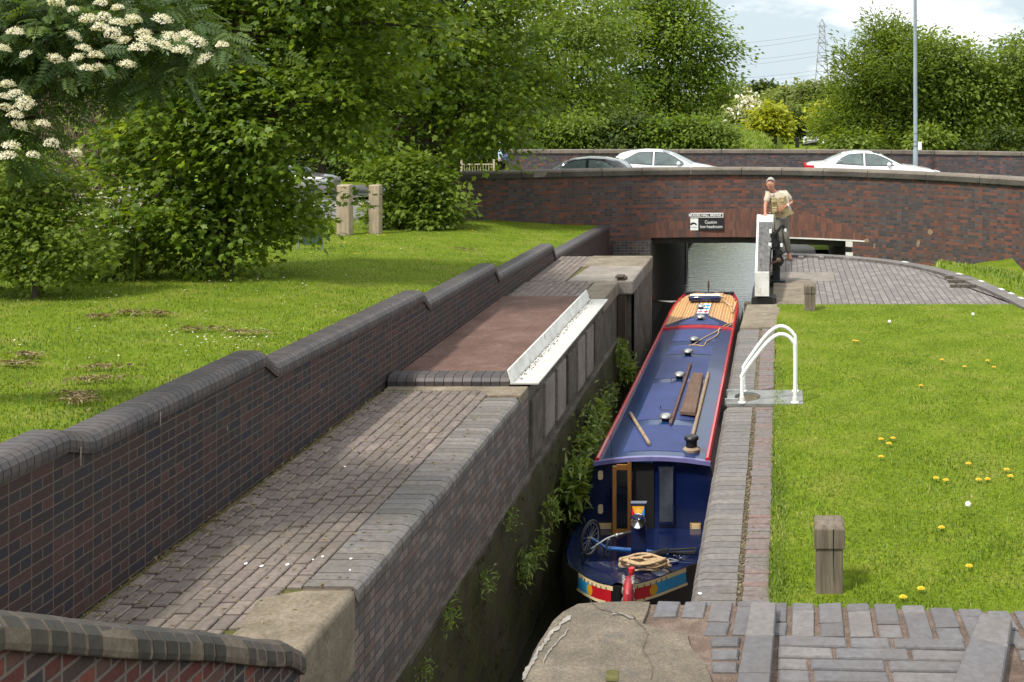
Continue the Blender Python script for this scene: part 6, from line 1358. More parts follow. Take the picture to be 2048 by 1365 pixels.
# ------------------------------------------------------------------ foliage
def unit(a): return a/np.maximum(1e-9, np.linalg.norm(a, axis=-1, keepdims=True))
def instance(name, tv, tf, pos, yd, nr, sc, tint, mats, parent=None, origin=(0,0,0), smooth=False, mat_of=None):
    tv = np.asarray(tv, float); N = len(pos); k = len(tv); y = unit(yd); x = unit(np.cross(y, nr)); n = np.cross(x, y); sc = np.asarray(sc).reshape(-1,1,1)
    V = pos[:,None,:] + sc*(tv[None,:,0:1]*x[:,None,:] + tv[None,:,1:2]*y[:,None,:] + tv[None,:,2:3]*n[:,None,:])
    flat = np.concatenate([np.asarray(f) for f in tf]); sizes = np.array([len(f) for f in tf])
    F = (flat[None,:] + (np.arange(N)*k)[:,None]).ravel(); S = np.tile(sizes, N); T = np.repeat(np.clip(tint,0,1), len(tf))
    return np_mesh(name, V.reshape(-1,3), S, F, mats, T, parent, origin, smooth)
MAPLE = ([(0,0,0),(.16,-.02,-.03),(.34,.10,-.10),(.26,.24,-.06),(.50,.46,-.18),(.27,.50,-.09),(.15,.66,-.06),(0,1,-.16),(-.15,.66,-.06),(-.27,.50,-.09),(-.50,.46,-.18),(-.26,.24,-.06),(-.34,.10,-.10),(-.16,-.02,-.03)], [(0,1,2,3,4,5,6,7),(0,7,8,9,10,11,12,13)])
OVAL = ([(0,0,0),(.22,.28,-.05),(.24,.55,-.08),(0,1,-.14),(-.24,.55,-.08),(-.22,.28,-.05)], [(0,1,2,3),(0,3,4,5)])
RHOMB = ([(0,0,0),(.3,.48,-.06),(0,1,-.12),(-.3,.48,-.06)], [(0,1,2),(0,2,3)])
LANCE = ([(0,0,0),(.13,.4,.02),(0,1,-.25),(-.13,.4,.02)], [(0,1,2),(0,2,3)])
def pinnate():
    v = []; f = []
    def lf(o, d, L, w, dz):
        b = len(v); o = np.array(o); d = np.array(d)/np.linalg.norm(d); s = np.array([-d[1],d[0],0]); v.extend([tuple(o),tuple(o+d*L*.45+s*w),tuple(o+d*L+np.array([0,0,dz])),tuple(o+d*L*.45-s*w)]); f.append((b,b+1,b+2,b+3))
    for i in range(6):
        y = .12+i*.14; dz = -.10*(y**2)
        for sg in (-1,1): lf((0,y,dz), (sg*.9,.45,0), .36*(1-.06*i), .062, -.06)
    lf((0,.94,-.1), (0,1,0), .26, .06, -.05)
    b = len(v); v.extend([(-.012,0,0),(.012,0,0),(.008,.95,-.1),(-.008,.95,-.1)]); f.append((b,b+1,b+2,b+3)); return v, f
PINN = pinnate()
def blobs_px(L, Y, dy=0.35, seed=0):
    """crown masses: photo measurements turned into places and radii in the tree's own depth"""
    rr = np.random.default_rng(seed); out = []
    for b in L:
        d = b[3] if len(b) > 3 else rr.uniform(-dy, dy)
        p = W(b[0], b[1], Y); r = b[2]*Y/2400; out.append((p.x, Y+d*r*2, p.z, r))
    return out
def crown_clusters(blobs, n, seed, inner=.35):
    g = np.random.default_rng(seed); B = np.array(blobs); w = B[:,3]**2; ci = g.choice(len(B), n, p=w/w.sum()); d = unit(g.normal(size=(n,3))+np.array([0,-.25,.18]))
    rad = np.where(g.random(n) < inner, g.uniform(.35,.8,n), g.uniform(.82,1.06,n)); c = B[ci,:3]+d*(B[ci,3]*rad)[:,None]*np.array([1,1,.92]); return c, d, g
def tree(name, label, base, blobs, ncl, per, ls, spread, tmpl, mat, trunk_r, seed, group=None, cat='tree', limbs=14, up=.75, droop=.35, flat=.42, bark='bark', top=None, zmin=None, tip=None):
    base = Vector(base); e = empty(name, base, label, cat, group); c, d, g = crown_clusters(blobs, ncl, seed)
    if zmin is not None: c[:,2] = np.maximum(c[:,2], zmin+spread*.3)
    N = ncl*per; cc = np.repeat(c, per, 0); dd = np.repeat(d, per, 0); sp = spread*np.repeat(g.uniform(.65,1.3,ncl), per)[:,None]
    off = np.clip(g.normal(size=(N,3)),-1.7,1.7)*sp*np.array([1,1,flat]); h2 = (off[:,:2]**2).sum(1)/(sp[:,0]**2); off[:,2] -= droop*.30*sp[:,0]*h2; off += dd*sp*.25
    if zmin is not None: keep_z = cc[:,2]+off[:,2] < zmin; off[keep_z,2] = zmin-cc[keep_z,2]+g.random(keep_z.sum())*.15
    yd = unit(off*np.array([1,1,.3])+g.normal(size=(N,3))*sp*.55+dd*sp*.5); yd[:,2] -= droop*g.uniform(.3,1.3,N)
    nr = unit(np.array([0,0,1.])*up + dd*.30 + g.normal(size=(N,3))*.42)
    tint = np.repeat(g.uniform(.12,.72,ncl), per)+g.normal(0,.16,N)
    if tip is not None: tint += tip*np.clip((off*dd).sum(1)/sp[:,0], -1, 1)*.15
    instance('crown', tmpl[0], tmpl[1], cc+off, yd, nr, ls*np.clip(g.normal(.88,.22,N),.4,1.35), tint, MT[mat], e)
    B = np.array(blobs); ctr = (B[:,:3]*B[:,3:4]).sum(0)/B[:,3].sum(); tz = ctr[2] if top is None else top
    mb = MB(); H = tz-base.z; P = [base+Vector((0,0,-.2)), base+Vector((.02*H,0,H*.33)), Vector((lerp(base.x,ctr[0],.3)-.02*H, lerp(base.y,ctr[1],.3), base.z+H*.66)), Vector((lerp(base.x,ctr[0],.75), lerp(base.y,ctr[1],.75), base.z+H))]
    P = smooth_path(P,5); n = len(P); mb.tube(P, [trunk_r*(1.25 if i == 0 else 1-.72*i/n) for i in range(n)], 10); mb.build('trunk', MT[bark], e, smooth=True)
    if limbs:
        mb = MB()
        for k in g.choice(ncl, min(limbs, ncl), replace=False):
            t = g.uniform(.3,.95); s = P[int(t*(n-1))]; q = Vector(c[k]); m = s.lerp(q,.5)+Vector((0,0,abs(q.z-s.z)*.12+.05*H)); r0 = trunk_r*(1-.72*t)*.55; pp = smooth_path([s,m,q],5); mb.tube(pp, [r0*(1-.85*i/len(pp)) for i in range(len(pp))], 6)
        mb.build('limbs', MT[bark], e, smooth=True)
    return e, c
def gz(x, y): return zlawn(x, y)
# two maples on the lawn, the bush by the bridge end
b = W(432,548,18.3)
A_ = blobs_px([(315,430,85),(420,440,95),(520,430,85),(285,330,75),(250,290,45),(390,330,95),(500,320,100),(570,380,55),(595,440,36),(560,240,110),(420,200,120),(310,180,85),(690,170,110),(640,245,75),(480,60,150),(640,40,140),(330,60,90),(780,70,120),(540,-110,180),(720,-100,160),(350,-80,120),(690,408,11),(360,500,45),(470,505,50),(540,500,40)], 18.3, .42, 3)
tree('maple_tree', 'large dark maple with foliage down to the grass, nearest tree on the left lawn', (b.x,18.3,gz(b.x,18.3)), A_, 780, 56, .112, .25, MAPLE, 'leaf_maple', .24, 11, 'maple trees on the lawn', limbs=26, zmin=gz(b.x,18.3)+.02, top=5.2)
b = W(850,452,31.2)
B_ = blobs_px([(850,150,130),(960,180,110),(1040,195,65),(1000,255,60),(920,265,70),(800,250,90),(720,130,120),(880,20,150),(1020,60,120),(700,260,55),(1005,285,30),(1030,300,14),(950,285,28),(740,-60,160),(930,-100,160),(650,190,70),(850,285,45),(780,305,36)], 31.2, .30, 4)
tree('maple_tree', 'mid green maple with drooping boughs reaching over the left end of the bridge', (b.x,31.2,gz(b.x,31.2)), B_, 660, 50, .145, .36, MAPLE, 'leaf_maple', .22, 12, 'maple trees on the lawn', limbs=22, top=6.0)
b = W(835,455,29.0)
tree('bush', 'round light green maple bush growing in front of the end of the bridge parapet', (b.x,29.0,gz(b.x,29.0)), blobs_px([(795,385,42),(858,390,48),(832,348,40),(892,405,24),(765,350,26),(905,380,12),(830,420,44),(870,430,28),(785,430,24),(915,405,8)], 29.0, .3, 5), 170, 46, .14, .24, MAPLE, 'leaf_mid', .06, 13, cat='bush', limbs=10, zmin=gz(b.x,29.0)+.02, top=1.2)
# beyond the bridge
def ground_far(px, Y): x = (px-1560)*Y/2400; return (x, Y, zfar(x, Y)-.1)
def far_tree(name, label, px, Y, L, ncl, per, ls, spread, mat, seed, tr=.25, tmpl=RHOMB, group='trees beyond the bridge', **k):
    return tree(name, label, ground_far(px,Y), blobs_px(L, Y, .35, seed), ncl, per, ls, spread, tmpl, MT and mat, tr, seed, group, **k)
far_tree('broadleaf_tree', 'big dense broadleaf tree behind the white hatchback, reaching the open sky', 1330, 150, [(1270,110,110),(1340,90,100),(1400,110,62),(1420,165,45),(1405,215,52),(1360,240,60),(1290,220,85),(1240,250,55),(1320,20,80),(1260,20,90),(1440,115,22),(1425,262,32),(1330,270,45),(1380,60,50)], 680, 56, .56, 1.5, 'leaf_maple', 21, .7, OVAL)
far_tree('broadleaf_tree', 'lighter broadleaf tree between the drooping maple and the big dense one', 1130, 110, [(1100,110,110),(1180,100,100),(1130,200,90),(1210,200,60),(1060,210,70),(1120,10,110),(1030,120,90),(1170,255,60),(1200,30,70),(1080,265,50)], 540, 52, .44, 1.1, 'leaf_mid', 22, .5, OVAL)
far_tree('willow_tree', 'feathery willow with thin upright shoots left of the lamp post beyond the bridge', 1760, 52, [(1745,110,42),(1775,80,34),(1720,150,42),(1790,130,62),(1700,215,55),(1760,215,75),(1690,265,48),(1760,280,50),(1830,190,60),(1690,120,26),(1810,85,32),(1755,60,18),(1675,240,30)], 560, 44, .26, .34, 'leaf_grey', 23, .25, LANCE, up=.35, droop=-.2, flat=1.0)
far_tree('broadleaf_tree', 'wide olive green tree behind the lamp post beyond the bridge', 1900, 53, [(1860,125,62),(1900,160,75),(1945,190,70),(1850,210,80),(1920,250,75),(1850,270,60),(1890,100,35),(1925,120,32),(1980,250,50),(1815,150,40),(1985,200,48),(1860,85,20)], 580, 50, .215, .50, 'leaf_grey', 24, .3, OVAL)
far_tree('broadleaf_tree', 'green tree at the right edge beyond the bridge, right of the olive one', 2040, 55, [(2010,135,55),(2060,150,80),(2030,220,75),(2100,210,90),(2005,265,55),(2080,280,60),(2035,105,35),(2120,120,80)], 440, 48, .215, .52, 'leaf_mid', 25, .3, OVAL)
# trees behind the road at the left
for i, (px, Y, L, m, lab) in enumerate(((640,62,[(560,160,120),(650,120,130),(600,260,90),(700,250,90),(740,180,100),(640,10,140),(520,240,80)],'leaf_dark','dark tree across the road directly behind the maple trunk'),
        (905,60,[(860,180,100),(930,160,100),(980,220,70),(900,260,80),(840,260,70),(1000,270,45),(920,60,110)],'leaf_dark','dark tree across the road behind the cream guard rail'),
        (330,44,[(250,120,130),(360,100,130),(300,250,110),(400,230,90),(200,230,90),(300,10,130)],'leaf_dark','dark tree across the road behind the left maple'),
        (80,30,[(40,60,150),(150,40,140),(60,180,90),(250,90,90),(-60,140,120),(220,10,110)],'leaf_dark','dark tree behind the rowan blossom at the far left'))):
    Yv = Y; x = (px-1560)*Yv/2400; base = (x, Yv, zlawn(x,Yv) if Yv < 32 else (zfar(x,Yv)-.1 if Yv > 46 else -.4))
    tree('broadleaf_tree', lab, base, blobs_px(L, Yv, .35, 30+i), 330, 30, .0058*Yv if Yv > 35 else .16, .011*Yv, OVAL, m, .25, 40+i, 'trees across the road', limbs=10)
for i, (px, L, lab) in enumerate(((600,[(560,330,34),(610,335,34),(585,300,34),(640,310,30)],'dark hedge tree beyond the parked silver car'),(710,[(680,325,34),(730,330,34),(700,295,36),(755,310,30)],'dark hedge tree seen between the two pale wooden posts'),(830,[(800,310,36),(850,300,36),(890,310,30),(830,280,32)],'dark hedge tree behind the round bush'),(950,[(930,300,34),(980,295,32),(1020,290,26),(955,275,32)],'dark hedge tree behind the walking person'))):
    far_tree('hedge_tree', lab, px, 72, L, 170, 34, .30, .62, 'leaf_dark', 120+i, .15, OVAL, group='hedge trees across the road', limbs=0, top=1.0)
sh = ['leftmost of the row','second from the left in the row','third from the left in the row','second from the right in the row','rightmost of the row']
for i, px in enumerate((1075,1165,1255,1340,1418)):
    far_tree('shrub', 'leafy shrub above the far parapet, '+sh[i], px, 85, [(px-25,285,32),(px+22,282,30),(px-5,262,30),(px+30,255,22) if i < 4 else (px+14,268,18),(px-40,265,24)], 150, 40, .34, .62, ('leaf_maple','leaf_mid','leaf_dark')[i%3], 140+i, .08, OVAL, group='shrubs above the far parapet', cat='shrub', limbs=0, top=.5)
# far off along the canal
FT_ = [('broadleaf_tree','yellow green tree just right of the big dense tree',1462,165,[(1462,195,28),(1470,225,28),(1452,230,22),(1480,210,18),(1450,180,14)],'leaf_lime',.62),
 ('hawthorn_tree','round hawthorn covered in cream blossom on the far grass',1492,140,[(1492,228,30),(1475,240,22),(1512,242,24),(1492,248,26),(1500,212,18)],'leaf_lime',.46),
 ('broadleaf_tree','bright yellow tree right of the hawthorn',1545,122,[(1545,238,20),(1540,225,14),(1556,250,15),(1532,250,15),(1548,258,14)],'leaf_yellow',.54),
 ('conifer_tree','slim dark conifer on the skyline, left one of a pair',1518,240,[(1518,180,5),(1518,186,6),(1518,193,6),(1518,174,3)],'leaf_dark',.9),
 ('conifer_tree','slim dark conifer on the skyline, right one of a pair',1536,240,[(1536,182,6),(1537,190,7),(1535,175,4)],'leaf_dark',.9),
 ('broadleaf_tree','grey green tree on the low wooded hill below the two conifers',1540,190,[(1530,205,14),(1548,200,14),(1560,210,16),(1520,212,10),(1555,192,9)],'leaf_far',.75),
 ('broadleaf_tree','tall grey green tree in the middle of the wooded hill',1580,175,[(1580,195,20),(1600,190,20),(1575,215,20),(1600,215,22),(1565,198,12),(1560,225,18)],'leaf_far',.7),
 ('broadleaf_tree','highest grey green tree on the wooded hill below the pylon',1635,165,[(1630,185,20),(1650,180,20),(1640,205,22),(1620,200,20),(1660,200,18),(1612,178,10)],'leaf_far',.65),
 ('conifer_tree','small dark pointed conifer beside the distant lock',1595,125,[(1595,250,8),(1595,240,6),(1595,258,9),(1595,231,4),(1595,225,2.5)],'leaf_dark',.4),
 ('broadleaf_tree','pale green tree above the distant lock rails',1622,132,[(1620,235,16),(1632,225,16),(1612,245,12),(1640,240,14)],'leaf_lime',.45),
 ('broadleaf_tree','bright green tree between the distant lock and the willow',1655,100,[(1650,225,18),(1662,240,20),(1645,250,14),(1665,215,14),(1650,262,10)],'leaf_yellow',.34),
 ('broadleaf_tree','dull green tree left of the small pointed conifer',1575,140,[(1573,240,12),(1580,225,12),(1570,255,9),(1582,250,8)],'leaf_far',.5)]
for i, (nm, lab, px, Y, L, m, ls) in enumerate(FT_):
    e_, c_ = far_tree(nm, lab, px, Y, L, 140 if Y < 170 else 90, 26, ls, ls*1.5, m, 60+i, .15, RHOMB, group='far trees along the canal', limbs=0)
    if nm == 'hawthorn_tree':
        g = np.random.default_rng(3); n = 700; k = g.integers(0,len(c_),n); pos = c_[k]+g.normal(size=(n,3))*.62+np.array([0,-.9,.25]); instance('blossom', RHOMB[0], RHOMB[1], pos, g.normal(size=(n,3)), g.normal(size=(n,3))+np.array([0,-.6,.6]), g.uniform(.38,.66,n), g.random(n), MT['petal'], e_)
# distant wood closing the horizon
g = np.random.default_rng(99); n = 26000; x = g.uniform(-420,420,n); y = 330+g.uniform(0,60,n)+.0*x; h = 7+4*np.sin(x*.035)+3*np.sin(x*.11+1)+g.normal(0,1.2,n); h = np.where((x > -14) & (x < 24), h*.55, h); z = -2+np.maximum(1,h)*g.random(n)**.6
instance('distant_wood', RHOMB[0], RHOMB[1], np.stack([x,y,z],1), g.normal(size=(n,3)), g.normal(size=(n,3))*.5+np.array([0,-.5,.8]), g.uniform(1.6,3.2,n), g.random(n), MT['leaf_far'])['kind'] = 'stuff'
# hedge plants below the bridge parapet on the far side
for i, (px, Y, L, m, lab) in enumerate(((1440,98,[(1440,275,16),(1455,280,14),(1425,280,14)],'leaf_lime','low pale shrub beyond the bridge below the big dense tree'),(1700,48,[(1700,278,24),(1680,285,16),(1725,282,20)],'leaf_mid','leafy shrub behind the far parapet left of the lamp post'),(1860,48,[(1855,275,24),(1840,285,16),(1880,280,18)],'leaf_lime','light green shrub behind the far parapet beside the lamp post'),(1990,48,[(1990,282,30),(2030,285,30),(1955,288,20)],'leaf_dark','dark shrub behind the right end of the far parapet'))):
    far_tree('shrub', lab, px, Y, L, 60, 26, .0041*Y, .0053*Y, m, 90+i, .05, OVAL, group='shrubs behind the far parapet', cat='shrub', limbs=0)

# left edge: shrubs, dead twigs, cow parsley, rowan in flower
b = W(70,540,15.6)
tree('bush', 'fresh green leafy bush at the left edge of the lawn', (b.x,15.6,gz(b.x,15.6)), blobs_px([(30,395,70),(90,400,60),(20,470,80),(110,470,60),(160,505,38),(200,520,26),(60,330,40),(-60,440,90),(40,530,50),(130,530,35)], 15.6, .3, 7), 330, 36, .075, .17, MAPLE, 'leaf_mid', .05, 14, cat='bush', limbs=10, zmin=gz(b.x,15.6), top=1.8)
b = W(215,520,19.5)
tree('bush', 'low dark bush under the bare twigs, left of the maple', (b.x,19.5,gz(b.x,19.5)), blobs_px([(212,505,30),(250,495,36),(180,480,36)], 19.5, .3, 8), 150, 34, .085, .2, OVAL, 'leaf_dark', .04, 15, cat='bush', limbs=6, zmin=gz(b.x,19.5), top=1.4)
TW = empty('dead_shrub', W(170,500,19.6), 'tangle of bare brown twigs behind the leafy bush at the left edge', 'dead shrub'); mb = MB(); random.seed(21)
for k in range(150):
    p = W(random.uniform(80,260), random.uniform(380,520), 19.2+random.uniform(-.8,.8)); q = W(random.uniform(40,260), random.uniform(150,360), 19.4+random.uniform(-1.2,.8)); m_ = p.lerp(q,.5)+Vector((random.uniform(-.5,.5),random.uniform(-.3,.3),random.uniform(0,.5)))
    r = random.uniform(.006,.016); pp = smooth_path([p,m_,q,q+Vector((random.uniform(-.6,.6),random.uniform(-.3,.3),random.uniform(-.5,.3)))],4); mb.tube(pp, [r*(1-.8*i/len(pp)) for i in range(len(pp))], 4)
mb.build('twigs', MT['twig'], TW)
CP = empty('cow_parsley', W(205,480,17.6), 'stand of white flowering cow parsley between the bush and the maple', 'cow parsley'); g = np.random.default_rng(8); mb = MB(); pos = []; 
for k in range(70):
    px = g.normal(205,45); p = W(px, 500, 17.6+g.uniform(-.5,.5)); zt = W(px, g.uniform(380,485), 17.6).z; q = Vector((p.x+g.normal(0,.08), p.y+g.normal(0,.08), zt)); mb.tube([Vector((p.x,p.y,gz(p.x,p.y))), p.lerp(q,.6)+Vector((.02,0,0)), q], .004, 4)
    for j in range(16):
        a = g.uniform(0,6.28); r = g.uniform(0,.065); pos.append((q.x+r*math.cos(a), q.y+r*math.sin(a), q.z+.02-r*.2+g.normal(0,.006)))
mb.build('stems', MT['leaf_weed'], CP); pos = np.array(pos); n = len(pos); instance('flowers', RHOMB[0], RHOMB[1], pos, g.normal(size=(n,3))*np.array([1,1,.3]), np.tile([0,-.4,1.],(n,1))+g.normal(size=(n,3))*.3, g.uniform(.022,.042,n), g.random(n), MT['petal'], CP)
n = 1400; pos = np.stack([g.normal(0,.34,n)+W(205,0,17.6).x, 17.6+g.normal(0,.35,n), 0*g.random(n)],1); pos[:,2] = [gz(p[0],p[1]) for p in pos]; pos[:,2] += g.random(n)*.55; instance('leaves', PINN[0], PINN[1], pos, g.normal(size=(n,3))+np.array([0,0,.3]), np.tile([0,-.2,1.],(n,1))+g.normal(size=(n,3))*.4, g.uniform(.08,.16,n), g.random(n), MT['leaf_mid'], CP)
RB = blobs_px([(30,50,95),(150,60,105),(270,60,95),(360,85,65),(430,95,36),(60,150,60),(170,125,48),(260,120,45),(10,230,50),(40,300,40),(90,230,30),(-60,200,90),(-80,60,110),(120,-40,90),(-120,-40,100),(280,-20,60)], 8.6, .45, 9)
RO, rc = tree('rowan_tree', 'rowan with cream flower heads hanging in from the top left', (-7.4,8.9,1.2), RB, 250, 11, .17, .15, PINN, 'leaf_rowan', .14, 16, limbs=30, up=.6, droop=.5, top=4.2)
fz = [(430,50),(690,40),(520,110),(610,90),(690,130),(780,110),(950,110),(660,190),(590,160),(840,190),(810,280),(730,230),(860,235),(960,265),(1060,295),(1000,215),(1090,200),(1150,240),(1300,260),(1200,340),(740,375),(560,320),(570,390),(500,395),(450,335),(325,340),(155,310),(90,185),(430,205),(490,280),(15,280),(40,490),(90,540),(30,620),(130,620),(90,670),(250,720),(440,890),(190,900),(60,850),(45,910),(330,10),(590,10),(110,730),(300,830),(20,560),(150,590)]
g = np.random.default_rng(12); n = 330; th = g.uniform(0,6.28,n); ph = np.arccos(g.uniform(-.05,1,n)); sh = np.stack([np.sin(ph)*np.cos(th), np.sin(ph)*np.sin(th), np.cos(ph)*.75],1)*(g.uniform(.80,1.05,n)*(1+.16*np.sin(4*th)*np.sin(ph)))[:,None]
proto = None
for i, (a, b_) in enumerate(fz):
    s = g.uniform(.036,.056); p = W(a/2.923, b_/2.923+4, g.uniform(7.35,7.9))
    if proto is None:
        proto = instance('flower_head', RHOMB[0], RHOMB[1], np.array(WL[RO.name])+sh, g.normal(size=(n,3))+np.cross(sh,[0,0,1.]), sh+np.array([0,0,.5]), g.uniform(.14,.28,n), g.random(n), MT['petal'], RO); o = proto
    else: o = proto.copy(); COL.objects.link(o); o.parent = RO
    o.location = p-WL[RO.name]; o.scale = (s,s,s); o.rotation_euler = (g.normal(0,.25), g.normal(0,.25), g.uniform(0,6.28))

# ------------------------------------------------------------------ grass blades
def blades(name, X, Y, zf, h, w, seed, mat='blade', lean=.5, tmul=1.0, tb=0.0):
    g = np.random.default_rng(seed); N = len(X); Z = np.array([zf(a,b) for a,b in zip(X,Y)])-.008; az = g.uniform(0,2*math.pi,N); ln = g.uniform(.1,lean,N); hh = h*g.uniform(.5,1.35,N)
    d = np.stack([np.cos(az),np.sin(az),0*az],1); s = np.stack([-np.sin(az),np.cos(az),0*az],1); b = np.stack([X,Y,Z],1); ww = (w*g.uniform(.7,1.3,N))[:,None]; up = np.array([0,0,1.])
    v = np.stack([b-s*ww, b+s*ww, b+d*(ln*hh*.45)[:,None]+up*(hh*.62)[:,None]+s*ww*.75, b+d*(ln*hh*.45)[:,None]+up*(hh*.62)[:,None]-s*ww*.75, b+d*(ln*hh*1.25)[:,None]+up*(hh*.92)[:,None]],1).reshape(-1,3)
    base = np.arange(N)*5; F = np.stack([base,base+1,base+2,base+3,base+3,base+2,base+4],1).ravel(); S = np.tile([4,3],N)
    pat = .5+.34*np.sin(X*1.9+np.sin(Y*1.3)*2)*np.cos(Y*1.5+np.sin(X*.8)*2)+.20*np.sin(X*5.3+Y*4.1+2*np.sin(Y*2.2))+.14*np.sin(X*11.7-Y*9.1)
    t = np.clip(pat*.62+g.normal(.18,.17,N)+tb,0,.93); dry = g.random(N) < .03+.10*(np.sin(X*2.7+1)*np.sin(Y*2.1+X) > .62); t[dry] = g.uniform(.93,1,dry.sum())
    o = np_mesh(name, v, S, F, MT[mat], np.repeat(t,2)); o['kind'] = 'stuff'; return o
g = np.random.default_rng(17)
def scatter(n, x0, x1, y0, y1, ynear=8.0, pw=1.6):
    u = g.random(n); a, b = (y0)**(1-pw), (y1)**(1-pw); return g.uniform(x0,x1,n), (a+u*(b-a))**(1/(1-pw))
X, Y = scatter(150000, -.04, 4.9, 5.5, 19.75); k = (X < (2060-1560)*Y/2400+.3) & ~((abs(X-.36) < .14) & (abs(Y-8.45) < .16)) & ~((X < .27) & (Y > 13.35) & (Y < 14.1)); blades('grass', X[k], Y[k], zr, .036, .0036, 1)
X, Y = scatter(170000, -15, -4.93, 5.6, 31.9, pw=1.5); k = (X > (-40-1560)*Y/2400-.2); k &= ~((X > -5.2) & (Y > 31)); blades('grass', X[k], Y[k], zlawn, .040, .0048, 2, tb=-.06)
X, Y = scatter(9000, -.075, .05, 5.5, 17.7); blades('grass', X, Y, lambda a,b: 0.0, .045, .004, 3, lean=1.2, tb=.1)
n = 2600; s_ = g.random(n)*tot; T_ = g.random(n)**.7; xs = []; ys2 = []; zs = []
for a, t in zip(s_, T_):
    p, d = arcpt(a); nn = Vector((-d.y,d.x,0)); e = Vector((p.x*1.25+.3, bridge_y(min(6.5,p.x*1.25+.3)), 0)); q = (p+nn*.03).lerp(e,t*.6)
    if p.x > 2.7: xs.append(q.x); ys2.append(q.y); zs.append(bank_z(p.x,t*.6)+.03*vnoise(q.x*3,q.y*3))
zi = iter(zs); blades('grass', np.array(xs), np.array(ys2), lambda a,b: next(zi), .09, .012, 4, lean=1.0)
n = 5000; X = g.uniform(-9.5,4,n); Y = g.uniform(46,64,n); k = (X < -3.9) | (X > 1.7); blades('grass', X[k], Y[k], zfar, .22, .03, 5, lean=.8, tb=.1)
n = 9000; X = g.uniform(-13,.9,n); Y = 86+g.random(n)**1.4*75; blades('grass', X, Y, lambda a,b: zmid(a,b) if -4.5 < a < .7 else zfar(a,b), .42, .05, 6, lean=1.0, tb=.08)
# mown clippings left on the lawn
n = 1300; cl = [(52,718),(208,742),(400,665),(490,672),(320,634),(150,800),(200,640),(930,515),(160,810),(30,735),(260,632),(190,768)]; P_ = []
for (px, py) in cl:
    Yg = 9.
    for _ in range(12): zz = interp(Yg, LOW) if px > 600 else zlawn((px-1560)*Yg/2400, Yg); Yg = (3.5-zz)*2400/(py-185)
    x0 = (px-1560)*Yg/2400; m = n//len(cl); th_ = g.uniform(-.7,.7); aa = g.normal(0,.13*g.uniform(.5,1.2),m); bb = g.normal(0,.045,m); P_.append(np.stack([x0+aa*math.cos(th_)-bb*math.sin(th_), Yg+aa*math.sin(th_)+bb*math.cos(th_), 0*g.random(m)],1))
P_ = np.concatenate(P_); P_[:,2] = [zlawn(a,b)+.045 for a,b,_ in P_]; P_[:,2] += g.random(len(P_))*.02; P_ = P_[P_[:,0] < -5.1]; n = len(P_)
instance('grass_clippings', LANCE[0], LANCE[1], P_, g.normal(size=(n,3))*np.array([1,1,.15]), np.tile([0,0,1.],(n,1))+g.normal(size=(n,3))*.3, g.uniform(.03,.085,n), g.random(n), MT['hay'])['kind'] = 'stuff'
# dandelions and clocks
dl = {}
def dandelion(px, py, side='r', clock=False, word=''):
    z0 = .05
    if side == 'r': p = G(px, py, z0)
    else:
        Yg = 20.
        for _ in range(12): Yg = (3.5-zlawn((px-1560)*Yg/2400, Yg)-.06)*2400/(py-185)
        p = Vector(((px-1560)*Yg/2400, Yg, zlawn((px-1560)*Yg/2400, Yg)+.06))
    e = None; mb = MB(); gz0 = p.z-.06
    if clock: mb.tube([(p.x,p.y,gz0),(p.x,p.y,p.z+.05)], .0025, 5, 1); mb.ball((p.x,p.y,p.z+.07), .024, 10)
    else:
        mb.tube([(p.x,p.y,gz0),(p.x,p.y,p.z)], .003, 5, 1)
        for ring_, (r, h, m) in enumerate(((.026,.004,14),(.019,.010,12),(.011,.014,8))):
            for k in range(m):
                a = 2*math.pi*k/m+ring_*.3; mb.add([(p.x,p.y,p.z+h*.6),(p.x+r*math.cos(a-.2),p.y+r*math.sin(a-.2),p.z+h),(p.x+r*1.08*math.cos(a),p.y+r*1.08*math.sin(a),p.z+h+.001),(p.x+r*math.cos(a+.2),p.y+r*math.sin(a+.2),p.z+h)], [(0,1,2,3)], 0)
    o = mb.build('dandelion_clock' if clock else 'dandelion', [MT['white_petal'] if clock else MT['dandelion'], MT['leaf_weed']]); tag(o, word, 'dandelion', 'dandelions in the lawn')
dw = 'yellow dandelion flower in the right hand lawn in front of the bridge'
for (px, py) in ((1708,682),(1762,879),(1778,888),(1786,877),(1762,914),(1842,772),(1884,720),(1872,957),(1892,961),(1957,960),(1975,959),(2021,953),(1929,734),(1975,722),(1988,735),(1937,928),(1938,1133),(1842,1178),(1806,1195),(1883,1056),(2013,940),(1714,683)): dandelion(px, py, 'r', False, dw)
for (px, py, w_) in ((1936,1026,'white dandelion clock standing in the right lawn beyond the wooden bollard'),(1779,653,'white dandelion clock near the far edge of the right lawn'),(1946,638,'small white dandelion clock at the far right of the lawn by the paving')): dandelion(px, py, 'r', True, w_)
dw2 = 'yellow dandelion flower in the raised left lawn near the bridge'
for (px, py) in ((715,445),(724,452),(757,462),(768,470),(690,486),(710,508),(735,470),(870,430),(945,462)): dandelion(px, py, 'l', False, dw2)
n = 260; dx = g.uniform(-9.5,-5,n); dy = g.uniform(11,30,n); P_ = np.stack([dx,dy,[zlawn(a,b)+.06 for a,b in zip(dx,dy)]],1); q = np.stack([g.normal(-5.9,.25,60),g.normal(12.6,.3,60),0*g.random(60)],1); q[:,2] = [zlawn(a,b)+.06 for a,b,_ in q]; P_ = np.concatenate([P_,q]); n = len(P_)
instance('daisies', RHOMB[0], RHOMB[1], P_, g.normal(size=(n,3))*np.array([1,1,.1]), np.tile([0,0,1.],(n,1)), g.uniform(.02,.04,n), g.random(n), MT['petal'])['kind'] = 'stuff'

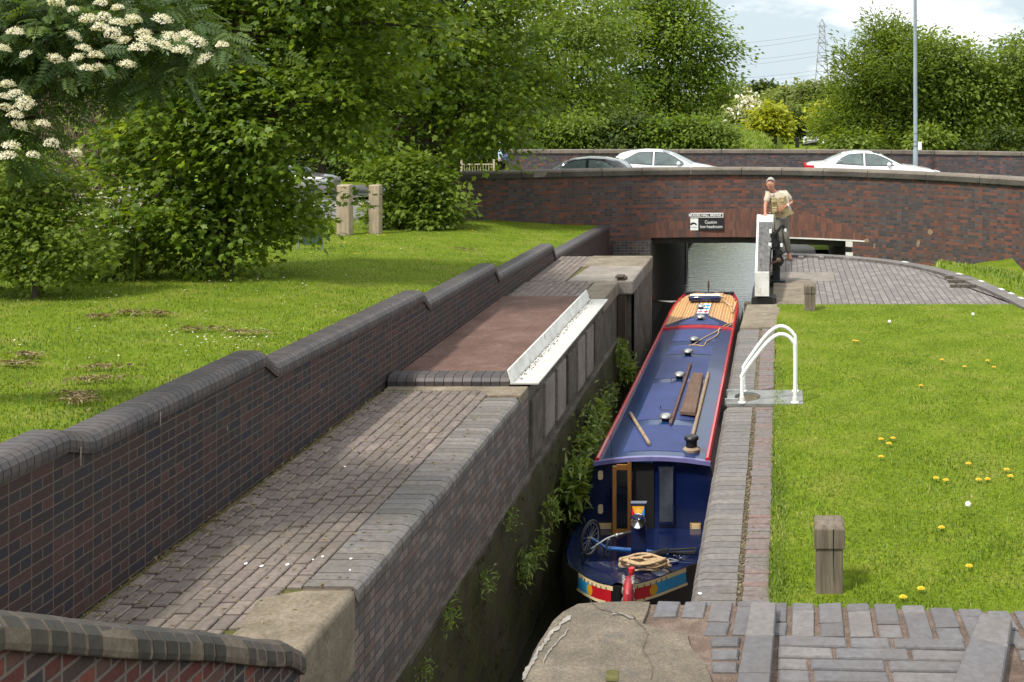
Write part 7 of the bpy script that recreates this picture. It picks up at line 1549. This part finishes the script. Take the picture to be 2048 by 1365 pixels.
# ------------------------------------------------------------------ weeds on the lock wall, litter on the paths
def wallpt(px, py, X=-2.95): Y = 2400*X/(px-1560); return Vector((X, Y, 3.5-(py-185)*Y/2400))
WS = [(1150,880,.40,170,'large grassy weed tuft hanging from the left lock wall beside the boat cabin'),(1125,960,.34,170,'bushy weed hanging below the biggest tuft on the left lock wall'),(1175,835,.30,120,'leafy weed on the left lock wall just above the biggest tuft'),(1205,790,.25,90,'small leafy weed on the left lock wall near the concrete blocks'),(1240,740,.26,110,'trailing weed on the lock wall below the upright timber'),(1232,700,.20,70,'small weed on the lock wall left of the upright timber'),(1272,690,.22,60,'thin weed right of the upright timber in the lock wall'),(1068,1090,.16,40,'small weed low on the mossy lock wall left of the bow'),(1035,1130,.18,46,'yellowish weed low on the mossy lock wall nearer than the bow'),(835,1345,.12,30,'small weed at the very bottom of the mossy lock wall'),(1130,1020,.2,60,'thin drooping weed on the lock wall left of the louvre'),(960,1160,.13,26,'tiny weed in the middle of the mossy lock wall'),(1010,1040,.15,30,'sparse weed high on the mossy lock wall left of the bicycle'),(885,1230,.12,26,'tiny weed low on the near mossy lock wall'),(1085,1015,.2,44,'leafy weed on the mossy lock wall left of the drooping one')]
for i, (px, py, r, n, lab) in enumerate(WS):
    c = wallpt(px, py); e = empty('wall_weed', c, lab, 'weed', 'weeds growing from the left lock wall'); g = np.random.default_rng(200+i); n *= 3
    r *= 1.25; pos = np.array(c)+np.stack([g.random(n)*r*.75, g.normal(0,r*.55,n), g.normal(0,r*.40,n)-.1*r],1); yd = np.stack([g.uniform(.15,1,n), g.normal(0,.8,n), g.normal(.05,.7,n)],1); nr = np.stack([g.normal(.4,.3,n), g.normal(0,.3,n), np.ones(n)],1)
    instance('leaves', *(LANCE if i % 3 else OVAL), pos, yd, nr, r*g.uniform(.22,.55,n)*(1 if i % 3 else .42), g.random(n), MT['leaf_weed'], e)
    mb = MB()
    for k in range(9): q = c+Vector((r*random.uniform(.3,1),random.uniform(-r,r)*.7,random.uniform(-.6,.8)*r)); mb.tube(smooth_path([c,c.lerp(q,.5)+Vector((.03,0,.06)),q],4), .003, 4)
    mb.build('stems', MT['leaf_weed'], e)
g = np.random.default_rng(77); n = 5200; Yv = 4+g.random(n)**1.4*17; zv = -1.05-g.random(n)**1.2*1.8; pat = np.sin(Yv*3.1+zv*2)+np.sin(Yv*1.3-zv*4.1)+g.normal(0,.5,n); k = pat > .2; Yv, zv = Yv[k], zv[k]; n = len(Yv)
instance('wall_moss', OVAL[0], OVAL[1], np.stack([np.full(n,-2.955)+g.random(n)*.02,Yv,zv],1), np.stack([.4+0*Yv,g.normal(0,.7,n),-np.ones(n)*.7],1), np.stack([np.ones(n),g.normal(0,.4,n),.5+0*Yv],1), g.uniform(.025,.075,n), g.random(n)*.7, leaf_mat('wall moss', [(0,(.014,.016,.004)),(.5,(.030,.036,.006)),(1,(.065,.07,.014))], .1))['kind'] = 'stuff'
n = 900; xx = np.concatenate([np.full(n//2,-4.68)+np.abs(g.normal(0,.10,n//2)), g.uniform(-4.6,-3.1,n-n//2)]); yy2 = np.concatenate([g.uniform(7,14.2,n//2), g.uniform(7,14.1,n-n//2)]); n = len(xx)
instance('path_litter', LANCE[0], LANCE[1], np.stack([xx,yy2,.006+g.random(n)*.008],1), g.normal(size=(n,3))*np.array([1,1,.05]), np.tile([0,0,1.],(n,1)), g.uniform(.02,.07,n), g.random(n), MT['hay'])['kind'] = 'stuff'
n = 1500; side = g.random(n) < .5; xx = np.where(side, -4.6+g.random(n)*1.2, -4.69+g.random(n)*.05); xx = -3.385-np.round((-3.385-xx)/.114)*.114-.004; yy2 = 7+g.random(n)*7; instance('joint_moss', OVAL[0], OVAL[1], np.stack([xx+g.normal(0,.006,n),yy2,np.full(n,-.003)],1), g.normal(size=(n,3))*np.array([1,1,.3]), np.tile([0,0,1.],(n,1)), g.uniform(.008,.024,n), g.random(n), leaf_mat('joint moss leaf', [(0,(.06,.055,.012)),(.5,(.12,.11,.02)),(1,(.2,.17,.06))], .1))['kind'] = 'stuff'
n = 700; xx = np.where(g.random(n) < .6, g.normal(-.28,.018,n), g.uniform(-.33,-.07,n)); yy2 = 7.5+g.random(n)**1.3*9; instance('joint_moss', OVAL[0], OVAL[1], np.stack([xx,yy2,np.full(n,.002)],1), g.normal(size=(n,3))*np.array([1,1,.3]), np.tile([0,0,1.],(n,1)), g.uniform(.01,.03,n), g.random(n), MT['hay'])['kind'] = 'stuff'
for i, (px, py) in enumerate(((492,1128),(523,1133),(575,1130),(626,1120),(645,1114),(702,1118),(700,1141),(690,934),(1400,1188))):
    p = G(px, py, .003); mb = MB(); m = 7; R0 = random.uniform(.008,.017); v = [(p.x+R0*random.uniform(.6,1.2)*math.cos(2*math.pi*k/m), p.y+R0*1.3*random.uniform(.6,1.2)*math.sin(2*math.pi*k/m), .003) for k in range(m)]; mb.add(v+[(x,y,.007) for x,y,_ in v], [tuple(range(m,2*m))]+[(k,(k+1)%m,m+(k+1)%m,m+k) for k in range(m)]); tag(mb.build('white_chip', MT['white_petal']), 'small white flake lying on the brick paving beside the lock', 'white flake', 'white flakes on the paving')
print('verts', sum(len(o.data.vertices) for o in scene.objects if o.type == 'MESH'))
